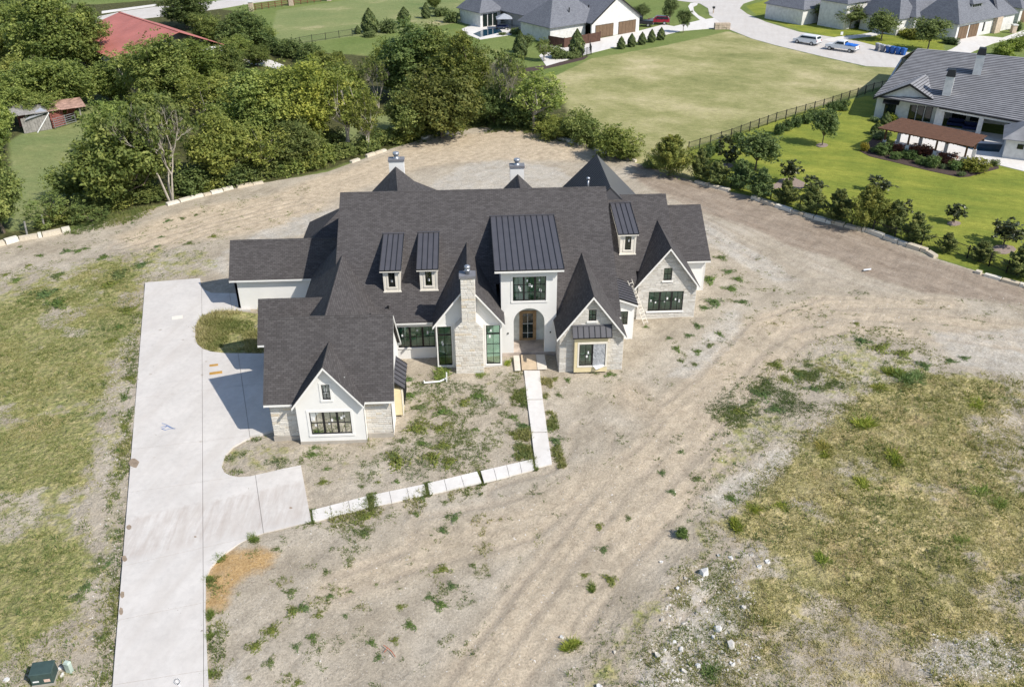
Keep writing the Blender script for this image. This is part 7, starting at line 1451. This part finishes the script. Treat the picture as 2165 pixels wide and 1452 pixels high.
# distinct clumps
CL = []
for v in range(6):
    rng = np.random.RandomState(60+v); n = 22+6*v; a = rng.rand(n)*6.28; r = np.sqrt(rng.rand(n))*.30; P = np.stack([r*np.cos(a), r*np.sin(a)], 1); Vv, Qd, T = blades(rng, P, np.zeros(n), (.35+.7*rng.rand(n))*(1-.5*r/.3), np.full(n, .15), 12, np.full(n, .42)+rng.normal(size=n)*.08, .022, .45); o = np_mesh('grass_clump', Vv, Qd, M['grass'], None, T); COL.objects.unlink(o); CL.append(o)
WD = []
for v in range(4):
    rng = np.random.RandomState(80+v); n = 150; a = rng.rand(n)*6.28; r = rng.rand(n)**.75*.56*(0.75+.35*np.sin(a*3+v)); P = np.stack([r*np.cos(a), r*np.sin(a), .02+.14*rng.rand(n)*(1-r)], 1); N = np.stack([np.cos(a)*.5, np.sin(a)*.5, np.full(n, 1.0)], 1)+rng.normal(size=(n, 3))*.5; P = np.repeat(P, 3, 0)+rng.normal(size=(n*3, 3))*.035; P[:, 2] = np.abs(P[:, 2]); Pb = P.copy(); Vv, Qd = leaves_np(rng, P, np.repeat(N, 3, 0), +.045, .42); T = np.clip(.35+rng.normal(size=n*3)*.18, 0, 1); ns = 60; tip = Pb[:ns*3:3]; e = np.cross(tip, [0, 0, 1.0]); e = e/(np.linalg.norm(e, axis=1, keepdims=True)+1e-6)*.012; r0_ = np.zeros_like(tip)+[0, 0, -.02]; SV = np.stack([r0_-e, r0_+e, tip+e*.5, tip-e*.5], 1).reshape(-1, 3); Qd = np.concatenate([Qd, len(Vv)+np.arange(4*ns).reshape(-1, 4)]); Vv = np.concatenate([Vv, SV]); T = np.concatenate([T, np.full(ns, .55)]); o = np_mesh('weed_clump', Vv, Qd, M['weed'], None, T); COL.objects.unlink(o); WD.append(o)
rc = random.Random(15)
def clump(kind, x, y, w, h, tint, label, cat, group=None):
    p = rc.choice(CL if kind == 'g' else WD); o = p.copy(); COL.objects.link(o); B = G(x, y); z = (np.array(B)-EYE) @ _f; s = w*z/FPX; o.location = (B.x, B.y, float(height([B.x], [B.y])[0])-.02); sx_ = rc.uniform(.8, 1.35); o.scale = (s*1.25*sx_ if kind == 'g' else s*sx_, s*1.25/sx_ if kind == 'g' else s/sx_**.5, (h*.75 if kind == 'g' else max(.35, s*.8))); o.rotation_euler = (0, 0, rc.random()*6.28); o.color = (*tint, 1); tag(o, label, cat, group)
YL = (1.25, 1.28, .66); GR = (.95, 1.1, .8); BG = (.75, .95, .95)
for x, y, w, h, tn, l in ((1825, 895, 50, 1.1, (1.3, 1.35, .7), 'tall arching yellow green grass clump at the lot edge'), (1890, 968, 56, .7, YL, 'yellow green clump below the tall arching one'), (1820, 1022, 46, .6, YL, 'bright yellow clump left of the mid right grass'), (1558, 1108, 40, .5, YL, 'bright yellow clump near the small dark shrub'), (1595, 1072, 36, .45, YL, 'yellow clump above the chalk strip start'), (1652, 1068, 34, .4, YL, 'yellow clump at the chalk strip'), (1740, 1178, 44, .45, (1.1, 1.25, .7), 'lime clump in the middle of the dry grass'), (2075, 1040, 60, .45, GR, 'green clump near the photo edge'), (2110, 1062, 40, .4, GR, 'smaller green clump beside the photo edge one'), (2030, 1135, 40, .4, GR, 'green clump below the photo edge pair'), (1920, 800, 62, .8, BG, 'wide dark green grass clump on the upper edge'), (1890, 785, 50, .8, (1, 1.05, .7), 'pale topped grass clump beside the wide dark one'), (1860, 820, 46, .6, (1.1, 1.05, .7), 'brownish green clump under the pale topped one'), (1940, 790, 40, .5, BG, 'dark clump right of the wide grass clump'), (2060, 850, 50, .5, YL, 'leaning yellow clump in the upper dry grass'), (1740, 945, 50, .45, (1.2, 1, .7), 'brown green clump at the scarp'), (1745, 960, 30, .5, YL, 'small yellow clump below the scarp'), (1505, 1420, 52, .8, BG, 'blue green clump at the rubble bank'), (1205, 1365, 44, .8, (1.2, 1.25, .7), 'tall weedy clump at the left of the rubble bank'), (1250, 1240, 26, .5, GR, 'green clump on bare soil above the rubble'), (535, 1138, 30, .5, GR, 'spiky green clump at the driveway curve'), (465, 1180, 34, .6, GR, 'spiky clump on the driveway edge by the orange sand'), (438, 1225, 24, .5, GR, 'clump on the driveway edge beside the orange sand'), (445, 1300, 26, .6, GR, 'tall clump on the driveway edge below the orange sand'), (442, 1345, 20, .5, GR, 'slim clump further down the driveway edge'), (440, 1425, 30, .5, GR, 'clump at the driveway edge near the photo bottom'), (935, 790, 54, .5, GR, 'large clump by the white pipe'), (1016, 792, 26, .35, GR, 'clump in front of the stone chimney'), (1075, 768, 22, .55, (1.4, 1.5, .7), 'bright clump against the tower foot'), (790, 690 + 0, 1, .1, GR, 'skip')):
    if l != 'skip': clump('g', x, y, w, h, tn, l, 'grass clump', 'grass clumps on the lot')
wl2 = [(865, 835, 40), (890, 860, 34), (935, 870, 40), (980, 850, 36), (1010, 838, 40), (930, 905, 44), (890, 935, 36), (940, 940, 40), (880, 905, 50), (840, 975, 60), (915, 965, 50), (950, 975, 40), (850, 930, 26), (860, 802, 34), (1005, 905, 20), (830, 962, 30), (690, 990, 22), (682, 1018, 28), (765, 1028, 18), (800, 1018, 16), (838, 1018, 18), (775, 1090, 40), (730, 1070, 16), (770, 1128, 38), (890, 1052, 26), (940, 1060, 20), (960, 1092, 30), (935, 1118, 28), (880, 1085, 18), (660, 960, 30), (665, 945, 22), (585, 1160, 22), (615, 1252, 34), (620, 1290, 40), (690, 1210, 22), (700, 1258, 22), (735, 1182, 14), (795, 1235, 16), (575, 1330, 46), (540, 1365, 44), (640, 1285, 36), (672, 1300, 26), (700, 1258, 24), (730, 1300, 18), (845, 1280, 26), (865, 1318, 30), (930, 1275, 34), (935, 1200, 34), (800, 1385, 28), (835, 1350, 26), (785, 1355, 26), (660, 1345, 26), (625, 1365, 26), (570, 1400, 30), (525, 1430, 18), (630, 1440, 26), (740, 1250, 14), (905, 1260, 24), (955, 1235, 30), (1000, 1190, 20), (1150, 838, 18), (1180, 832, 22), (1172, 800, 20), (1160, 905, 30), (1175, 930, 34), (1108, 900, 34), (1085, 880, 28), (1100, 940, 36), (1085, 915, 30), (1110, 960, 36), (1255, 785, 26), (1290, 790, 24), (1200, 800, 20), (1365, 690, 16), (1440, 760, 18), (1475, 690, 26), (1415, 715, 18), (1525, 545, 30), (1540, 575, 26), (1500, 590, 40), (1510, 640, 44), (1545, 610, 36), (1490, 650, 30), (1560, 590, 30), (1570, 640, 28), (1455, 710, 22), (1500, 730, 24), (1475, 742, 26), (1430, 735, 24), (1520, 705, 22), (1470, 770, 22), (1640, 770, 40), (1610, 835, 44), (1660, 800, 34), (1690, 790, 30), (1710, 770, 30), (1640, 865, 40), (1590, 850, 34), (1560, 870, 34), (1720, 820, 34), (1820, 720, 44), (1860, 735, 50), (1910, 745, 44), (1955, 770, 36), (2010, 760, 30), (2040, 755, 24), (1810, 685, 22), (1445, 1125, 18), (1265, 1110, 26), (1330, 1095, 22), (1400, 1000, 24), (1440, 955, 22), (1475, 1010, 30), (1545, 1050, 34), (1420, 1040, 22), (1275, 1160, 30), (1290, 1225, 34), (1235, 1215, 22), (180, 525, 16), (140, 530, 26), (60, 560, 20), (165, 530, 24), (125, 580, 22), (40, 520, 14), (85, 540, 20), (35, 590, 26), (120, 585, 30), (10, 580, 20), (220, 545, 30), (300, 560, 36), (340, 500, 18), (355, 465, 18), (385, 460, 16), (415, 452, 14), (280, 470, 12), (400, 515, 22), (330, 520, 20), (450, 500, 20), (250, 580, 50), (95, 620, 50), (230, 600, 44), (120, 640, 50), (270, 655, 44), (250, 690, 30), (240, 720, 30), (275, 760, 24), (262, 900, 30), (250, 950, 30), (265, 840, 26), (275, 800, 30), (230, 1185, 26), (200, 1200, 34), (210, 1180, 30), (165, 1260, 40), (215, 1345, 30), (180, 1240, 36)]
MARKS = [('the white pipe', 915, 808), ('the stone chimney', 995, 788), ('the entry ramps', 1120, 785), ('the boarded bay', 1250, 790), ('the right stone gable', 1417, 675), ('the right wing corner', 1487, 612), ('the ladder', 1362, 685), ('the walkway corner', 1150, 985), ('the walkway middle joint', 1140, 912), ('the side bay', 845, 870), ('the front wing corner', 833, 920), ('the wide wing window', 700, 925), ('the curved island', 540, 965), ('the driveway spur corner', 655, 1100), ('the second slanting walk gap', 783, 1058), ('the third slanting walk gap', 900, 1033), ('the last slanting walk gap', 1013, 1006), ('the orange sand', 500, 1210), ('the spiky driveway clump', 535, 1138), ('the driveway bottom mark', 440, 1440), ('the red twig', 820, 1368), ('the small dark round shrub', 1444, 1133), ('the largest white slab', 1487, 1209), ('the tall weedy clump', 1205, 1365), ('the chalk strip', 1690, 1075), ('the tall arching clump', 1825, 895), ('the wide dark clump', 1920, 800), ('the white scrap board', 1834, 570), ('the dark utility cabinet', 97, 1430), ('the garage wall', 520, 655), ('the driveway end', 365, 592), ('the blue paint scribble', 350, 900), ('the white curb', 70, 503), ('the grey half bare tree', 362, 425)]
ww = place_words([(x, y) for x, y, w in wl2], MARKS)
for (x, y, w), lw in zip(wl2, ww): clump('w', x, y, w*1.05, .3, rc.choice([(1, 1, 1), (.85, 1, 1), (1.25, 1.15, .8), (.9, 1.05, .8)]), 'low green weed clump, '+lw, 'weed', 'weed clumps on the bare lot')
m = MB(); q_ = [G(811, 1363, .06), G(820, 1369, .08), G(828, 1376, .05), G(836, 1388, .04)]; m.tube(q_, .018, 5); m.tube([q_[1], G(812, 1378, .03)], .015, 5); o = m.build('red_twig', plain('red_plastic', (.45, .10, .05), .6), None); tag(o, 'forked red twig like pipe lying on the bare soil', 'twig')
plant('bush', 1444, 1133, 1117, 24, 'small dark round shrub alone on the soil edge', 'bush', None, (.6, .75, .7))
# ---- entry boards, ladder, pipe, mats, marks
def board(px, z0, z1, mat, label, name='plywood_board', th=0.02, cat='board'):
    ps = [G(*p, z) for p, z in zip(px, (z0, z0, z1, z1))]; c = sum(ps, Vector())/4; m = MB(I3); q = [p-Vector((c.x, c.y, 0)) for p in ps]
    if (q[1]-q[0]).cross(q[2]-q[0]).z < 0: q = q[::-1]
    m.slab(q, th); o = m.build(name, mat, None); o.location = (c.x, c.y, 0); tag(o, label, cat); return o
ply = plain('pale_plywood', (0.66, 0.60, 0.52), 0.9, 0.2, 0.1, 2); ply2 = plain('tan_plywood', (0.55, 0.43, 0.30), 0.9, 0.2, 0.14, 2)
board([(1085.5, 751), (1098, 751), (1101, 783), (1088.5, 783.5)], 0.27, 0.09, ply, 'narrow pale board ramp left of the entry'); board([(1101, 750), (1132, 749), (1135.5, 781), (1103.5, 782)], 0.272, 0.09, ply2, 'tan plywood ramp in the middle of the entry'); board([(1133, 749), (1151, 749), (1157, 780), (1136.5, 781)], 0.275, 0.09, ply, 'pale board ramp right of the entry')
lad = empty('ladder', tuple(G(1365, 684)), 0, 'extension ladder leaning beside the right stone gable', 'ladder'); b0_ = G(1366, 684); t0_ = Vector((12.95, 65.2, 3.5)); d_ = (t0_-b0_); sd_ = Vector((0.5, 0.35, 0)).normalized()*0.23
for s in (-1, 1): m = MB(); m.beam(b0_+sd_*s, t0_+d_*0.08+sd_*s, 0.05, 0.09); m.build('rail', M['cream'], lad)
for k in range(13): p = b0_+d_*(k+.5)/12.5; m = MB(); m.tube([p-sd_, p+sd_], 0.022, 6); m.build('rung', M['cream'], lad)
m = MB(); pp = [G(897, 809, .06), G(930, 806, .06), G(943, 800, .06)]; m.tube([pp[0]+Vector((-.02, .25, 0)), pp[0], pp[1], pp[2]], 0.07, 8); o = m.build('white_pipe', M['sticker'], None); tag(o, 'L shaped white plastic pipe lying in the front yard', 'pipe')
m = MB(); p = G(944, 805); m.tube([p+Vector((0, 0, -.1)), p+Vector((.03, 0, .75))], 0.055, 8); o = m.build('pipe_stub', M['sticker'], None); tag(o, 'white pipe stub standing in the weeds before the chimney gable', 'pipe')
board([(1826, 569), (1842, 567), (1842, 570), (1826, 572)], 0.06, 0.1, M['sticker'], 'white scrap board lying on the right bare ground', 'scrap_board')
for q, mt, l in (([(363, 669), (386, 666), (386, 672.5), (363, 675.5)], 'cream', 'pale tan mat on the driveway near the garage'), ([(443, 770.5), (461, 768.5), (461, 772.5), (443, 774.5)], 'orange', 'smaller orange wooden mat on the driveway'), ([(443, 787), (469.5, 783.5), (470, 788.5), (443, 792)], 'orange', 'larger orange wooden mat on the driveway')):
    if mt == 'orange' and mt not in M: M['orange'] = plain('orange_plywood', (0.48, 0.27, 0.07), 0.8, 0.2, 0.2, 4)
    board(q, 0.085, 0.085, M[mt], l, 'mat', 0.02, 'mat')
def stroke(name, lines, r, mat, label, z=0.066):
    m = MB()
    for ln in lines:
        P = [G(*p, z) for p in ln]
        for a, b in zip(P, P[1:]):
            d = (b-a).normalized(); n = Vector((-d.y, d.x, 0))*r; e = d*r*0.6; m.hexa([a-e-n, b+e-n, b+e+n, a-e+n], [p+Vector((0, 0, .003)) for p in (a-e-n, b+e-n, b+e+n, a-e+n)])
    o = m.build(name, mat, None); tag(o, label, 'paint mark'); return o
r2 = lambda pts: [(230+x/4.51, 840+y/4.51) for x, y in pts]
stroke('paint_mark', [r2([(508, 246), (545, 258), (580, 276)]), r2([(498, 288), (520, 276), (552, 270), (545, 282), (515, 298), (505, 300), (540, 311), (575, 298), (632, 296)]), r2([(580, 276), (604, 290), (632, 298)]), r2([(552, 270), (580, 284), (610, 292)])], 0.022, plain('blue_paint', (0.10, 0.20, 0.45), 0.8), 'blue spray paint scribble on the driveway')
r3 = lambda pts: [(x/4.811, 1152+y/4.81) for x, y in pts]
stroke('paint_mark', [r3([(1800+30*cos(a), 1385+27*sin(a)) for a in np.linspace(0, 6.28, 14)]), r3([(1793, 1378), (1806, 1392)]), r3([(1805, 1406), (1832, 1428)])], 0.035, plain('white_paint', (0.85, 0.85, 0.85), 0.8), 'white spray paint ring with tail at the driveway bottom')
mud = plain('mud_stain', (0.30, 0.235, 0.175), 0.95, 0.1, 0.25, 4)
for x, y, w, h in ((283, 978, 11, 11), (273, 1114, 6, 6), (263, 1180, 6, 7), (259, 1256, 5, 8), (256, 1292, 5, 9), (413, 1134, 3, 2), (615, 1073, 4, 2)):
    rr = random.Random(x); pts = [(x+w*cos(a)*rr.uniform(.7, 1.1), y+h*sin(a)*rr.uniform(.7, 1.1)) for a in np.linspace(0, 6.0, 12)]; sheet('mud_patch', pts, mud, 0.064, 0.003, drive, None)
rng = random.Random(12)
# utility boxes
ub_ = G(97, 1434); ux = empty('utility_box', tuple(ub_), 0.12, 'dark green utility cabinet standing in the rough grass', 'utility box'); gm_ = plain('dark_green_cabinet', (0.045, 0.075, 0.070), 0.5, 0.4, 0.15, 3)
m = MB(I3); m.box(-.52, .52, -.42, .42, -.1, .08); m.build('base', M['concrete_dark'], ux); m = MB(I3); m.hexa([(-.5, -.4, .08), (.5, -.4, .08), (.5, .4, .08), (-.5, .4, .08)], [(-.5, -.34, .72), (.5, -.34, .72), (.5, .36, .80), (-.5, .36, .80)]); m.build('cabinet', gm_, ux)
m = MB(I3); m.hexa([(-.53, -.38, .722), (.53, -.38, .722), (.53, .40, .802), (-.53, .40, .802)], [(-.50, -.34, .775), (.50, -.34, .775), (.50, .36, .845), (-.50, .36, .845)]); m.build('lid', gm_, ux)
m = MB(I3); m.box(.10, .38, -.405, -.392, .22, .40); m.build('label_plate', plain('orange_white_plate', (0.7, 0.5, 0.42), 0.7, 0.2, 0.2, 20), ux); m = MB(I3); m.box(-.42, -.14, -.402, -.388, .26, .34); m.build('label_plate', M['sticker'], ux)
pc = G(147, 1416); pd = empty('utility_pedestal', tuple(pc), -0.3, 'small pale green utility pedestal beside the dark cabinet', 'utility box'); m = MB(I3); m.box(-.14, .14, -.11, .11, -.1, .52); m.build('pedestal_body', plain('pale_green_plastic', (0.42, 0.50, 0.44), 0.6, 0.3), pd); m = MB(I3); m.hexa([(-.16, -.13, .52), (.16, -.13, .52), (.16, .13, .52), (-.16, .13, .52)], [(-.11, -.08, .62), (.11, -.08, .62), (.11, .08, .62), (-.11, .08, .62)]); m.build('cap', plain('pale_green_cap', (0.46, 0.54, 0.48), 0.6, 0.3), pd)
rock(126, 1410, .32, 'white stone between the dark cabinet and the pedestal', tint=1.0); rock(130, 1424, .3, 'small pale stone at the cabinet corner', tint=.9); rock(14, 1437, .3, 'white stone in the photo corner grass', tint=1.0)
for k, ps in PROTO.items():
    for v, p in enumerate(ps):
        if (k, v) not in _used:
            for c in list(p.children): bpy.data.objects.remove(c)
            bpy.data.objects.remove(p)
